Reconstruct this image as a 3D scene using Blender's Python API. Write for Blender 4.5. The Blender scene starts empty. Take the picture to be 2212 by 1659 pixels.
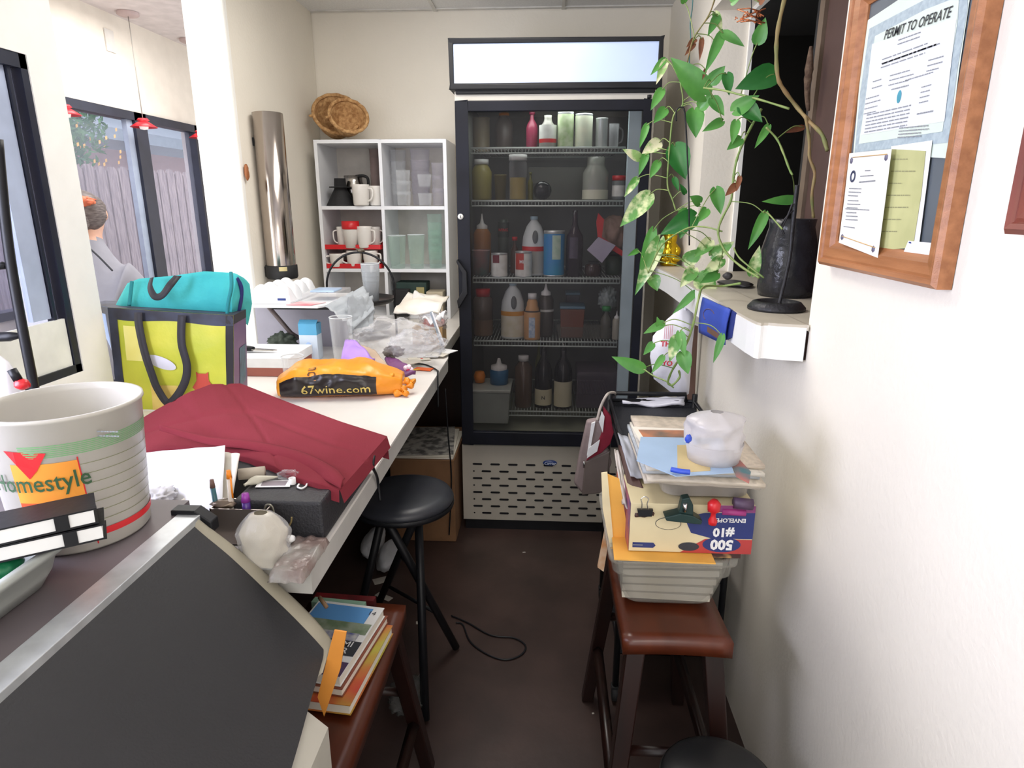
import bpy, bmesh, math, random
from mathutils import Vector, Matrix, noise
rnd = random.Random(7)
S = bpy.context.scene
COL = S.collection
# ------------------------------------------------------------------ camera
F, CX, CY = 1400.0, 1106.0, 829.5
PIT, YAW, H = math.radians(15.53), math.radians(3.2), 1.42
def ray(x, y):
    a = (x-CX)/F; b = -(y-CY)/F
    fy = math.cos(PIT)+b*math.sin(PIT); fz = -math.sin(PIT)+b*math.cos(PIT)
    c, s = math.cos(YAW), math.sin(YAW)
    return (a*c-fy*s, a*s+fy*c, fz)
def at(x, y, X=None, Y=None, Z=None):
    d = ray(x, y)
    t = X/d[0] if X is not None else (Y/d[1] if Y is not None else (Z-H)/d[2])
    return Vector((d[0]*t, d[1]*t, H+d[2]*t))
cam = bpy.data.cameras.new('camera'); cam.sensor_width = 36; cam.lens = F/2212*36; cam.clip_start = .02
co = bpy.data.objects.new('camera', cam); COL.objects.link(co)
co.location = (0, 0, H); co.rotation_euler = (math.pi/2-PIT, 0, YAW); S.camera = co
# ------------------------------------------------------------------ materials
def lin(c):
    c = c/255.0
    return c/12.92 if c <= .04045 else ((c+.055)/1.055)**2.4
def rgb(c): return (lin(c[0]), lin(c[1]), lin(c[2]), 1)
_M = {}
def mat(name, c, rough=.55, metal=0, var=.08, scale=12, bump=0, bscale=60, c2=None, stretch=None, emit=0, spec=.5, sss=0, lo=.35, hi=.65):
    if name in _M: return _M[name]
    m = bpy.data.materials.new(name); m.use_nodes = True; _M[name] = m
    nt = m.node_tree; N = nt.nodes; L = nt.links; p = N['Principled BSDF']
    p.inputs['Roughness'].default_value = rough; p.inputs['Metallic'].default_value = metal
    p.inputs['Specular IOR Level'].default_value = spec
    tc = N.new('ShaderNodeTexCoord'); mp = N.new('ShaderNodeMapping'); L.new(tc.outputs['Object'], mp.inputs[0])
    if stretch: mp.inputs['Scale'].default_value = stretch
    nz = N.new('ShaderNodeTexNoise'); nz.inputs['Scale'].default_value = scale; nz.inputs['Detail'].default_value = 3
    L.new(mp.outputs[0], nz.inputs['Vector'])
    cr = N.new('ShaderNodeValToRGB'); L.new(nz.outputs['Fac'], cr.inputs[0])
    cr.color_ramp.elements[0].position = lo; cr.color_ramp.elements[1].position = hi
    a = rgb(c); b = rgb(c2) if c2 else tuple(min(1, v*(1+var)) for v in a[:3])+(1,)
    a2 = a if c2 else tuple(v*(1-var) for v in a[:3])+(1,)
    cr.color_ramp.elements[0].color = a2; cr.color_ramp.elements[1].color = b
    L.new(cr.outputs[0], p.inputs['Base Color'])
    if emit:
        L.new(cr.outputs[0], p.inputs['Emission Color']); p.inputs['Emission Strength'].default_value = emit
    if sss:
        p.inputs['Subsurface Weight'].default_value = sss; p.inputs['Subsurface Radius'].default_value = (.02, .02, .02)
    if bump:
        n2 = N.new('ShaderNodeTexNoise'); n2.inputs['Scale'].default_value = bscale; n2.inputs['Detail'].default_value = 4
        L.new(mp.outputs[0], n2.inputs['Vector'])
        bp = N.new('ShaderNodeBump'); bp.inputs['Strength'].default_value = bump; bp.inputs['Distance'].default_value = .01
        L.new(n2.outputs['Fac'], bp.inputs['Height']); L.new(bp.outputs[0], p.inputs['Normal'])
    return m
def clear(name, c, a=.12, rough=.08, tint=(255, 255, 255), edge=.6, bump=0):
    """thin see-through plastic or glass"""
    if name in _M: return _M[name]
    m = bpy.data.materials.new(name); m.use_nodes = True; _M[name] = m
    nt = m.node_tree; N = nt.nodes; L = nt.links; p = N['Principled BSDF']; out = N['Material Output']
    p.inputs['Roughness'].default_value = rough; p.inputs['Base Color'].default_value = rgb(c)
    t = N.new('ShaderNodeBsdfTransparent'); t.inputs[0].default_value = rgb(tint)
    lw = N.new('ShaderNodeLayerWeight'); lw.inputs['Blend'].default_value = .35
    ma = N.new('ShaderNodeMath'); ma.operation = 'MULTIPLY_ADD'; ma.use_clamp = True
    L.new(lw.outputs['Facing'], ma.inputs[0]); ma.inputs[1].default_value = edge; ma.inputs[2].default_value = a
    mx = N.new('ShaderNodeMixShader'); L.new(ma.outputs[0], mx.inputs[0]); L.new(t.outputs[0], mx.inputs[1]); L.new(p.outputs[0], mx.inputs[2])
    L.new(mx.outputs[0], out.inputs[0])
    if bump:
        nz = N.new('ShaderNodeTexNoise'); nz.inputs['Scale'].default_value = 40
        bp = N.new('ShaderNodeBump'); bp.inputs['Strength'].default_value = bump; L.new(nz.outputs['Fac'], bp.inputs['Height']); L.new(bp.outputs[0], p.inputs['Normal'])
    return m
W_ = lambda: mat('white_plastic', (232, 232, 230), .4, var=.03)
WALL = mat('wall_paint', (236, 230, 217), .85, var=.025, scale=2.5, bump=.12, bscale=90)
JAMB = mat('white_and_lit_paint', (246, 245, 240), .8, var=.02, bump=.08, bscale=80)  # white trim; on left wall and jamb the extra white is painted-in light
CEIL = mat('ceiling_tile', (226, 226, 224), .9, var=.05, scale=120, bump=.15, bscale=200)
FLOOR = mat('dark_floor', (62, 47, 43), .42, var=.25, scale=5, bump=.05, bscale=40)
BLK = mat('black_metal', (20, 21, 25), .45, var=.2, bump=.05, spec=.35)
BLKM = mat('black_matte', (28, 28, 30), .75, var=.15, bump=.1, bscale=200)
FRMBLK = mat('window_black', (30, 33, 48), .4, var=.15)
WHT = W_()
LAM = mat('laminate_top', (236, 232, 226), .35, var=.04, scale=6)
LAMED = mat('laminate_edge', (190, 188, 182), .5, var=.06, scale=14)
STEEL = mat('brushed_steel', (190, 184, 176), .2, 1, var=.1, scale=3, stretch=(40, 40, .6))
CHROME = mat('chrome', (215, 215, 215), .12, 1, var=.03)
ALU = mat('aluminium_strip', (196, 200, 202), .38, .55, var=.1, scale=30)
WOOD = mat('red_stained_wood', (92, 42, 22), .3, var=0, c2=(64, 28, 16), scale=3, stretch=(4, .5, 4))
DWOOD = mat('dark_stained_wood', (40, 19, 14), .35, c2=(26, 13, 10), scale=3, stretch=(6, 6, .5))
OAK = mat('orange_oak', (176, 118, 76), .38, c2=(150, 96, 58), scale=5, stretch=(12, 1.2, 12), bump=.08)
KRAFT = mat('kraft_paper', (196, 164, 118), .85, var=.08)
PAPER = mat('paper', (236, 236, 236), .8, var=.03)
PAPER2 = mat('paper_warm', (226, 220, 206), .8, var=.05)
INK = mat('ink', (52, 54, 60), .8); INKG = mat('ink_grey', (142, 146, 150), .85); BLUEINK = mat('ink_blue', (40, 60, 130), .7)
RED = mat('red_plastic', (206, 34, 40), .35); BLUE = mat('blue_plastic', (50, 80, 190), .4); GREEN = mat('green_plastic', (30, 120, 70), .45)
DKGREEN = mat('dark_green_plastic', (20, 48, 44), .4); YEL = mat('yellow_plastic', (222, 200, 60), .5); ORG = mat('orange_plastic', (240, 140, 30), .4)
MUG = mat('white_ceramic', (232, 228, 222), .2, var=.03)
GLASS = clear('clear_glass', (240, 244, 248), .03, .04, edge=.32)
GGLASS = clear('green_tint_glass', (222, 238, 232), .03, .04, (250, 254, 252), edge=.3)
FILM = clear('clear_film', (232, 232, 234), .16, .16, edge=.3, bump=.3)
FROST = mat('frosted_plastic', (214, 212, 202), .45, var=.04, sss=.3)
# ------------------------------------------------------------------ mesh builder (world coordinates)
class MB:
    def __init__(s, m=None):
        s.v = []; s.f = []; s.mi = []; s.ms = []; s.cur = 0; s.sm = []
        s.smooth = False
        if m: s.use(m)
    def use(s, m):
        if m not in s.ms: s.ms.append(m)
        s.cur = s.ms.index(m); return s
    def add(s, vs, fs, smooth=None):
        o = len(s.v); s.v += [Vector(v) for v in vs]
        for f in fs:
            s.f.append([i+o for i in f]); s.mi.append(s.cur); s.sm.append(s.smooth if smooth is None else smooth)
        return s
    def box(s, x0, x1, y0, y1, z0, z1):
        v = [(x, y, z) for x in (x0, x1) for y in (y0, y1) for z in (z0, z1)]
        return s.add(v, [(0, 1, 3, 2), (4, 6, 7, 5), (0, 4, 5, 1), (2, 3, 7, 6), (0, 2, 6, 4), (1, 5, 7, 3)])
    def obox(s, c, dx, dy, dz, rz=0, rx=0, ry=0):
        R = Matrix.Rotation(rz, 3, 'Z') @ Matrix.Rotation(ry, 3, 'Y') @ Matrix.Rotation(rx, 3, 'X'); c = Vector(c)
        v = [c+R @ Vector((x*dx/2, y*dy/2, z*dz/2)) for x in (-1, 1) for y in (-1, 1) for z in (-1, 1)]
        return s.add(v, [(0, 1, 3, 2), (4, 6, 7, 5), (0, 4, 5, 1), (2, 3, 7, 6), (0, 2, 6, 4), (1, 5, 7, 3)])
    def quad(s, *p): return s.add(p, [tuple(range(len(p)))])
    def prism(s, pts, vec):
        n = len(pts); vec = Vector(vec); a = [Vector(p) for p in pts]
        return s.add(a+[p+vec for p in a], [tuple(range(n-1, -1, -1)), tuple(range(n, 2*n))]+[(i, (i+1) % n, (i+1) % n+n, i+n) for i in range(n)])
    def tube(s, pts, r, seg=8, closed=False, cap=True):
        P = [Vector(p) for p in pts]; n = len(P); rs = r if isinstance(r, (list, tuple)) else [r]*n
        vs = []; up = None
        for i, p in enumerate(P):
            t = (P[(i+1) % n]-P[i-1]) if closed else (P[min(i+1, n-1)]-P[max(i-1, 0)])
            if t.length < 1e-9: t = Vector((0, 0, 1))
            t.normalize()
            if up is None: up = Vector((0, 0, 1)) if abs(t.z) < .9 else Vector((1, 0, 0))
            a = up-t*up.dot(t)
            if a.length < 1e-4: a = t.orthogonal()
            a.normalize(); up = a; b = t.cross(a)
            vs += [p+(a*math.cos(2*math.pi*k/seg)+b*math.sin(2*math.pi*k/seg))*rs[i] for k in range(seg)]
        fs = []
        for i in range(n if closed else n-1):
            for k in range(seg):
                j = (i+1) % n
                fs.append((i*seg+k, i*seg+(k+1) % seg, j*seg+(k+1) % seg, j*seg+k))
        if cap and not closed: fs += [tuple(range(seg-1, -1, -1)), tuple((n-1)*seg+k for k in range(seg))]
        return s.add(vs, fs, True)
    def lathe(s, prof, c, seg=28, sx=1, sy=1, R=None, ang=(0, 2*math.pi)):
        """prof: (radius, height); optional rotation about c"""
        c = Vector(c); full = abs(ang[1]-ang[0]-2*math.pi) < 1e-6; vs = []; n = seg if full else seg+1
        for r, z in prof:
            for k in range(n):
                a = ang[0]+(ang[1]-ang[0])*k/seg
                v = Vector((r*sx*math.cos(a), r*sy*math.sin(a), z)); vs.append(c+(R @ v if R else v))
        fs = []
        for i in range(len(prof)-1):
            for k in range(seg):
                k2 = (k+1) % n
                fs.append((i*n+k, i*n+k2, (i+1)*n+k2, (i+1)*n+k))
        if full:
            if prof[0][0] > 1e-5: fs.append(tuple(range(n-1, -1, -1))) if prof[0][0] < 0 else None
        fs = [f for f in fs if f]
        return s.add(vs, fs, True)
    def cyl(s, c, r, h, seg=24, r2=None, R=None):
        r2 = r if r2 is None else r2
        return s.lathe([(0, 0), (r, 0), (r, 0), (r2, h), (r2, h), (0, h)], c, seg, R=R)
    def grid(s, fn, nu, nv, smooth=True):
        vs = [fn(i/nu, j/nv) for j in range(nv+1) for i in range(nu+1)]
        fs = [(j*(nu+1)+i, j*(nu+1)+i+1, (j+1)*(nu+1)+i+1, (j+1)*(nu+1)+i) for j in range(nv) for i in range(nu)]
        return s.add(vs, fs, smooth)
    def blob(s, c, r, amp=.25, fr=2.2, seed=0, sub=4, crease=False, flat=0):
        bm = bmesh.new(); bmesh.ops.create_icosphere(bm, subdivisions=sub, radius=1); c = Vector(c); vs = []
        for v in bm.verts:
            d = v.co.normalized(); o = Vector((seed*3.1, seed*1.7, seed))
            k = noise.noise(d*fr+o)*amp + noise.noise(d*fr*2.7+o)*amp*.5
            if crease: k += (abs(noise.noise(d*fr*1.6+o*2))-.2)*amp*1.4 + abs(noise.noise(d*fr*4+o))*amp*.5
            q = Vector((d.x*r[0], d.y*r[1], d.z*r[2]))*(1+k)
            if flat and q.z < -r[2]*flat: q.z = -r[2]*flat
            vs.append(c+q)
        fs = [tuple(v.index for v in f.verts) for f in bm.faces]; bm.free()
        return s.add(vs, fs, not crease or True)
    def text(s, t, size, o, xd=(1, 0, 0), yd=(0, 0, 1), fn=None, align='LEFT', bold=0, shear=0):
        cu = bpy.data.curves.new('t', 'FONT'); cu.body = t; cu.size = size; cu.align_x = align; cu.offset = bold*size; cu.resolution_u = 2; cu.shear = shear
        ob = bpy.data.objects.new('t', cu); COL.objects.link(ob)
        me = bpy.data.meshes.new_from_object(ob); bpy.data.objects.remove(ob); bpy.data.curves.remove(cu)
        o = Vector(o); xd = Vector(xd).normalized(); yd = Vector(yd).normalized()
        vs = [fn(v.co.x, v.co.y) if fn else o+xd*v.co.x+yd*v.co.y for v in me.vertices]
        s.add(vs, [tuple(p.vertices) for p in me.polygons], False); bpy.data.meshes.remove(me); return s
    def lines(s, o, xd, yd, w, n, gap, th, r=.3, seed=1):
        """rows of tiny print as thin bars"""
        rr = random.Random(seed); o = Vector(o); xd = Vector(xd); yd = Vector(yd)
        for i in range(n):
            x = 0; a = o-yd*(gap*i)
            end = w*(1-rr.random()*r)
            while x < end:
                l = min(end-x, w*(.05+.12*rr.random())); p = a+xd*x
                s.quad(p, p+xd*l, p+xd*l+yd*th, p+yd*th); x += l+w*.02
        return s
    def build(s, name, parent=None, bevel=0, solid=0, sub=0, origin=None, auto=True):
        me = bpy.data.meshes.new(name)
        if origin is None:
            if parent is not None: origin = wloc(parent)
            else:
                xs = [v.x for v in s.v]; ys = [v.y for v in s.v]; zs = [v.z for v in s.v]
                origin = Vector(((min(xs)+max(xs))/2, (min(ys)+max(ys))/2, min(zs)))
        origin = Vector(origin)
        me.from_pydata([v-origin for v in s.v], [], s.f)
        for m in s.ms: me.materials.append(m)
        me.polygons.foreach_set('material_index', s.mi); me.polygons.foreach_set('use_smooth', s.sm)
        bm = bmesh.new(); bm.from_mesh(me); bmesh.ops.remove_doubles(bm, verts=bm.verts, dist=1e-6)
        bmesh.ops.recalc_face_normals(bm, faces=bm.faces); bm.to_mesh(me); bm.free(); me.update()
        o = bpy.data.objects.new(name, me); COL.objects.link(o)
        if parent is not None: o.parent = parent; o.location = origin-wloc(parent)
        else: o.location = origin
        if solid:
            md = o.modifiers.new('s', 'SOLIDIFY'); md.thickness = solid; md.offset = 0
        if bevel:
            md = o.modifiers.new('b', 'BEVEL'); md.width = bevel; md.segments = 3; md.limit_method = 'ANGLE'; md.angle_limit = .7
            md.harden_normals = False
        if sub:
            md = o.modifiers.new('u', 'SUBSURF'); md.levels = sub; md.render_levels = sub
        return o
    def thing(s, name, label, cat, group=None, **k):
        o = s.build(name, None, **k); tag(o, label, cat, group); return o
def wloc(o):
    v = Vector((0, 0, 0))
    while o is not None: v += Vector(o.location); o = o.parent
    return v
def tag(o, label=None, cat=None, group=None, kind=None):
    if label: o['label'] = label
    if cat: o['category'] = cat
    if group: o['group'] = group
    if kind: o['kind'] = kind
    return o
def T(name, label, cat, loc, group=None):
    o = bpy.data.objects.new(name, None); COL.objects.link(o); o.location = loc; o.empty_display_size = .05
    return tag(o, label, cat, group)
def struct(mb, name, **k): return tag(mb.build(name, **k), kind='structure')
def dup(root, loc, label=None, rz=None):
    r = root.copy(); COL.objects.link(r); r.location = loc
    if rz is not None: r.rotation_euler = (0, 0, rz)
    if label: r['label'] = label
    for ch in list(root.children):
        c = ch.copy(); COL.objects.link(c); c.parent = r
        for g in list(ch.children):
            d = g.copy(); COL.objects.link(d); d.parent = c
    return r
def pl(px, Y, k=None): return [at(x, y, Y=Y) for x, y in px]
def spline(P, n=8):
    P = [Vector(p) for p in P]; out = []
    for i in range(len(P)-1):
        a = P[max(i-1, 0)]; b = P[i]; c = P[i+1]; d = P[min(i+2, len(P)-1)]
        for k in range(n):
            t = k/n
            out.append(.5*((2*b)+(c-a)*t+(2*a-5*b+4*c-d)*t*t+(-a+3*b-3*c+d)*t**3))
    out.append(P[-1]); return out
XR, XL, YB, ZC, CZ, XE = .55, -1.15, 3.4, 2.30, .88, -.36
# ================================================================== STRUCTURE
m = MB(FLOOR); m.box(-1.35, .75, -1.6, 3.5, -.05, 0); struct(m, 'floor')
m = MB(CEIL); m.box(-1.3, .75, -1.6, 3.5, ZC, ZC+.05); struct(m, 'ceiling')
m = MB(mat('ceiling_grid', (210, 208, 202), .7))
for x in (-.55, .05): m.box(x-.008, x+.008, -1.5, 3.39, ZC-.006, ZC)
for y in (.4, 1.0, 1.6, 2.2, 2.8, 3.36): m.box(-1.14, XR, y-.008, y+.008, ZC-.0062, ZC-.0002)
struct(m, 'trim_1')
m = MB(WALL); m.box(-1.3, .75, YB, YB+.1, 0, ZC); struct(m, 'wall_back')
# right wall with the pass-through opening
OY0, OY1, OZ0, OZ1 = 1.385, 2.52, 1.165, 2.06
RT = .13
m = MB(WALL)
m.box(XR, XR+RT, -1.6, OY0, 0, ZC); m.box(XR, XR+RT, OY1, YB, 0, ZC)
m.box(XR, XR+RT, OY0, OY1, 0, OZ0-.04); m.box(XR, XR+RT, OY0, OY1, OZ1, ZC); struct(m, 'wall_right')
m = MB(JAMB)
m.box(XR+RT-.004, XR+RT+.012, OY1-.014, OY1, OZ0, OZ1); m.box(XR+RT-.004, XR+RT+.012, OY0, OY1, OZ1-.014, OZ1)
struct(m, 'trim_2')
# left wall: near piece with window, jamb piece beyond the opening
WY0, WY1, WZ0, WZ1 = -.2, 1.50, 1.02, 1.735
JY = 2.47
m = MB(JAMB)
m.box(XL-.14, XL, -1.6, WY0, 0, ZC+.2); m.box(XL-.14, XL, WY1, 1.60, 0, ZC+.2); m.box(XL-.14, XL, WY0, WY1, 0, WZ0); m.box(XL-.14, XL, WY0, WY1, WZ1, ZC+.2)
struct(m, 'wall_left', bevel=0)
m = MB(WALL); m.box(XL-.15, XL, JY+.03, YB, 0, 2.56); m.use(JAMB).box(XL-.15, XL, JY, JY+.03, 0, 2.56); struct(m, 'wall_left_rear', bevel=.012)  # whiter front strip paints the strong light on the jamb face
m = MB(JAMB); m.box(XL-.14, XL, 1.6, JY, .0, .86); struct(m, 'wall_low')
# near window
m = MB(FRMBLK)
f = .02
m.box(XL-.035, XL-.003, WY1-f, WY1, WZ0, WZ1); m.box(XL-.035, XL-.003, WY0, WY0+f, WZ0, WZ1)
m.box(XL-.035, XL-.003, WY0, WY1, WZ0, WZ0+.02); m.box(XL-.035, XL-.003, WY0, WY1, WZ1-.03, WZ1)
m.box(XL-.03, XL-.012, WY1-f-.028, WY1-f-.020, WZ0+.02, WZ1-.03)
w1 = struct(m, 'window_1')
m = MB(mat('pale_blue_frame', (178, 190, 214), .4)); m.box(XL-.03, XL-.018, WY1-f-.085, WY1-f-.03, WZ0+.14, WZ1-.03); m.build('sash', w1)
m = MB(mat('white_board', (236, 238, 230), .5)); m.box(XL-.016, XL-.008, 1.16, WY1-f-.002, WZ0+.02, WZ0+.135); m.build('sill_panel', w1)
m = MB(clear('window_glass', (205, 210, 225), .05, .02, (245, 245, 255), edge=.12)); m.box(XL-.026, XL-.024, WY0+f, WY1-f, WZ0+.02, WZ1-.03); m.build('pane', w1)
# other room
XO = -2.6
m = MB(mat('far_floor', (120, 105, 95), .6)); m.box(-2.75, -1.36, -1.6, 6.1, -.05, 0); struct(m, 'floor_far')
m = MB(mat('far_ceiling', (206, 198, 196), .9)); m.box(-2.75, -1.30, -1.6, 6.1, 2.50, 2.56); struct(m, 'ceiling_far')
FW = mat('far_wall_paint', (214, 206, 194), .85, var=.03)
m = MB(FW)
A0, A1, B0, B1 = .3, 4.95, .88, 1.97
m.box(XO-.12, XO, -1.6, A0, 0, 2.5); m.box(XO-.12, XO, A1, 6.1, 0, 2.5); m.box(XO-.12, XO, A0, A1, 0, B0); m.box(XO-.12, XO, A0, A1, B1, 2.5)
struct(m, 'wall_outer')
m = MB(FW); m.box(-2.6, -1.15, 6.0, 6.1, 0, 2.5); struct(m, 'wall_far_end')
m = MB(FRMBLK)
m.box(XO-.06, XO+.02, A0, A1, B1-.05, B1); m.box(XO-.06, XO+.02, A0, A1, B0, B0+.04)
m.box(XO-.06, XO+.02, A1-.06, A1, B0, B1); m.box(XO-.06, XO+.02, A0, A0+.05, B0, B1)
m.box(XO-.06, XO+.02, 4.18, 4.30, B0, B1); m.box(XO-.06, XO+.02, 1.7, 1.8, B0, B1)
w2 = struct(m, 'window_2')
m = MB(mat('pale_sash', (150, 160, 178), .4)); m.box(XO-.03, XO+.0, 4.12, 4.18, B0+.04, B1-.05); m.build('sash', w2)
m = MB(_M['window_glass']); m.box(XO-.03, XO-.028, A0+.05, A1-.06, B0+.04, B1-.05); m.build('pane', w2)
# dark kitchen behind the pass-through
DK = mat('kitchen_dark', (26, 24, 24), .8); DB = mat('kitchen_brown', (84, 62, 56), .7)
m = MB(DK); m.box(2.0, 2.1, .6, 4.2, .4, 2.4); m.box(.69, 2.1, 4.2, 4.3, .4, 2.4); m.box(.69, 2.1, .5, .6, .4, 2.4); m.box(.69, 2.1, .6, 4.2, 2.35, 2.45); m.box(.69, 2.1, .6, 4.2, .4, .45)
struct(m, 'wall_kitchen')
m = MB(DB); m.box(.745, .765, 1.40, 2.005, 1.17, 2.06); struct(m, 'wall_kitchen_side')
m = MB(mat('tan_post', (112, 96, 80), .6, var=.15)); m.box(.735, .765, 2.006, 2.04, 1.18, 2.055); m.use(BLK).box(.74, .76, 2.041, 2.07, 1.18, 2.055); struct(m, 'trim_3')
m = MB(mat('kitchen_counter', (80, 76, 72), .5)); m.box(1.2, 1.9, 1.2, 4.0, .5, 1.1); tag(m.build('kitchen_counter'), 'dark counter standing inside the unlit kitchen behind the opening', 'counter')
# ledge
LDZ0 = 1.175
lp = [(1418, 579), (1436, 584), (1455, 594), (1495, 617), (1617, 687), (1660, 697), (1755, 703)]
top = [at(x, y, Z=LDZ0) for x, y in lp]
top[0] = Vector((.425, 2.9, LDZ0)); top[-1] = Vector((.543, 1.375, LDZ0)); poly = [Vector((.546, 2.9, LDZ0))]+spline(top, 4)+[Vector((.546, 1.372, LDZ0))]
m = MB(mat('ledge_top', (196, 188, 172), .45, var=.05)); m.prism([p+Vector((0, 0, -.012)) for p in poly], (0, 0, .012))
m.use(_M['ledge_top']).box(.545, .86, OY0+.002, OY1-.002, LDZ0-.009, LDZ0)
led = m.thing('ledge_shelf', 'curved white laminate ledge shelf under the dark pass-through opening', 'shelf')
m = MB(mat('ledge_front', (240, 240, 238), .35, var=.02))
sp = spline(top, 4)
for a, b in zip(sp[:-1], sp[1:]): m.quad(a+Vector((0, 0, -.078)), b+Vector((0, 0, -.078)), b+Vector((0, 0, -.006)), a+Vector((0, 0, -.006)))
m.build('front_band', led, solid=.003)
m = MB(DWOOD); m.prism([p+Vector((.004, .006, -.076)) for p in poly], (0, 0, .06)); m.build('core_board', led)
# ================================================================== FRIDGE
FX0, FX1, FY, FB = -.368, .392, 2.64, 3.36
fr = T('display_refrigerator', 'tall white glass door display refrigerator with lit blank header sign', 'refrigerator', (0, 3.0, 0))
fw = mat('fridge_white', (206, 202, 192), .35, var=.03)
fin = mat('fridge_inside', (118, 120, 118), .6)
m = MB(fw)
m.box(FX0, FX0+.03, FY+.03, FB, .41, 1.99); m.box(FX1-.03, FX1, FY+.03, FB, .41, 1.99); m.box(FX0+.03, FX1-.03, FB-.03, FB, .41, 1.99)
m.box(FX0+.03, FX1-.03, FY+.03, FB-.03, 1.82, 1.99); m.box(FX0, FX1, FY+.03, FB, .05, .44); m.box(FX0+.002, FX1-.002, FY+.0, FY+.03, 1.795, 1.83)
m.use(fin); m.quad((FX0+.031, FB-.031, .44), (FX1-.031, FB-.031, .44), (FX1-.031, FB-.031, 1.82), (FX0+.031, FB-.031, 1.82))
m.quad((FX0+.031, FY+.03, .44), (FX0+.031, FB-.03, .44), (FX0+.031, FB-.03, 1.82), (FX0+.031, FY+.03, 1.82)); m.quad((FX1-.031, FY+.03, .44), (FX1-.031, FB-.03, .44), (FX1-.031, FB-.03, 1.82), (FX1-.031, FY+.03, 1.82))
m.use(mat('fridge_floor', (176, 182, 160), .4)); m.box(FX0+.03, FX1-.03, FY+.03, FB-.03, .435, .445)
m.build('cabinet', fr, bevel=.003)
m = MB(BLK); m.box(FX0+.01, FX1-.01, FY+.01, FB, 0, .05); m.build('plinth', fr)
# lower grille
gp = m = MB(mat('grille_shaded_white', (178, 172, 160), .4, var=.03)); m.box(FX0+.002, FX1-.002, FY, FY+.03, .05, .405);  # cabinet white darkened, shadow at the fridge foot put into the colour
m.use(BLK)
rows = 8; z0, z1 = .30, .085
for r in range(rows):
    z = .318-(.235/7)*r; off = 0 if r % 2 == 0 else .039
    if r % 2: m.lathe([(0, 0), (.004, 0)], (FX0+.052, FY-.001, z), 8, R=Matrix.Rotation(math.pi/2, 3, 'X'))
    x = FX0+.05+off
    while x < FX1-.06:
        m.prism([(x, FY-.0012, z-.0045), (x+.036, FY-.0012, z-.0045), (x+.040, FY-.0012, z), (x+.036, FY-.0012, z+.0045), (x, FY-.0012, z+.0045), (x-.004, FY-.0012, z)], (0, .001, 0)); x += .078
m.build('vent_panel', fr)
m = MB(mat('badge_blue', (40, 62, 120), .3)); c = at(1188, 1000, Y=FY-.002)
m.lathe([(0, .004), (.028, .003), (.031, 0)], c, 28, sy=.45, R=Matrix.Rotation(math.pi/2, 3, 'X')); m.use(mat('badge_letters', (205, 215, 235), .3)); m.text('Carrier', .017, c+Vector((0, -.0055, -.006)), align='CENTER', bold=.02, shear=.3)
m.build('badge', fr)
# header
m = MB(BLK); hz0, hz1, hx0, hx1, hy = 1.835, 2.005, FX0-.012, FX1+.012, FY-.02
m.box(hx0, hx1, hy, FB, hz0, hz0+.02); m.box(hx0, hx1, hy, FB, hz1-.016, hz1); m.box(hx0, hx0+.016, hy, hy+.2, hz0, hz1); m.box(hx1-.016, hx1, hy, hy+.2, hz0, hz1); m.box(hx0+.02, hx1-.02, hy+.01, FY+.05, 1.818, hz0)
m.build('header_box', fr, bevel=.003)
m = MB(mat('sign_panel', (176, 200, 244), .4, c2=(206, 220, 246), scale=1.2, emit=.12)); m.box(hx0+.016, hx1-.016, hy+.006, hy+.02, hz0+.02, hz1-.016); m.build('sign_panel', fr)
# door
dr = MB(mat('door_black', (16, 18, 28), .5, var=.3, scale=6, spec=.25)); dx0, dx1, dz0, dz1 = FX0+.006, FX1-.016, .42, 1.793
gx0, gx1, gz0, gz1 = -.315, .345, .478, 1.755
dr.box(dx0, gx0, FY-.03, FY, dz0, dz1); dr.box(gx1, dx1, FY-.03, FY, dz0, dz1); dr.box(gx0, gx1, FY-.03, FY, dz0, gz0); dr.box(gx0, gx1, FY-.03, FY, gz1, dz1)
door = dr.build('door', fr, bevel=.003)
m = MB(clear('fridge_glass', (150, 150, 152), .035, .03, (222, 220, 220), edge=.15)); m.box(gx0, gx1, FY-.016, FY-.014, gz0, gz1); m.build('pane', door)
m = MB(BLK); P = [(dx0+.004, 1.195), (dx0+.004, 1.165), (dx0-.028, 1.13), (dx0-.028, .98), (dx0+.004, .945), (dx0+.004, .92)]
P = [(985, 565), (988, 560), (1008, 588), (1010, 635), (990, 668), (987, 650), (998, 630), (998, 592)]
m.prism([at(x, y, Y=FY-.055) for x, y in P], (0, .025, 0)); m.build('handle', door, bevel=.003)
m = MB(mat('lock_white', (225, 225, 220), .3)); c = at(995, 468, Y=FY-.031); m.lathe([(.011, 0), (.011, .004), (0, .005)], c, 20, R=Matrix.Rotation(math.pi/2, 3, 'X')); m.use(INK).box(c.x-.0015, c.x+.0015, c.y-.006, c.y-.004, c.z-.005, c.z+.005); m.build('lock', door)
m = MB(mat('light_strip', (176, 196, 204), .5, emit=.12)); m.box(.30, .345, FY+.04, FY+.075, gz0, gz1+.02); m.build('light_strip', fr)
m = MB(BLK); m.cyl((FX1-.03, FY-.028, 1.795), .008, .012); m.build('hinge', fr)
SH = [1.637, 1.434, 1.122, .851, .535]
wire = mat('shelf_wire', (196, 206, 200), .4)
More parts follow.
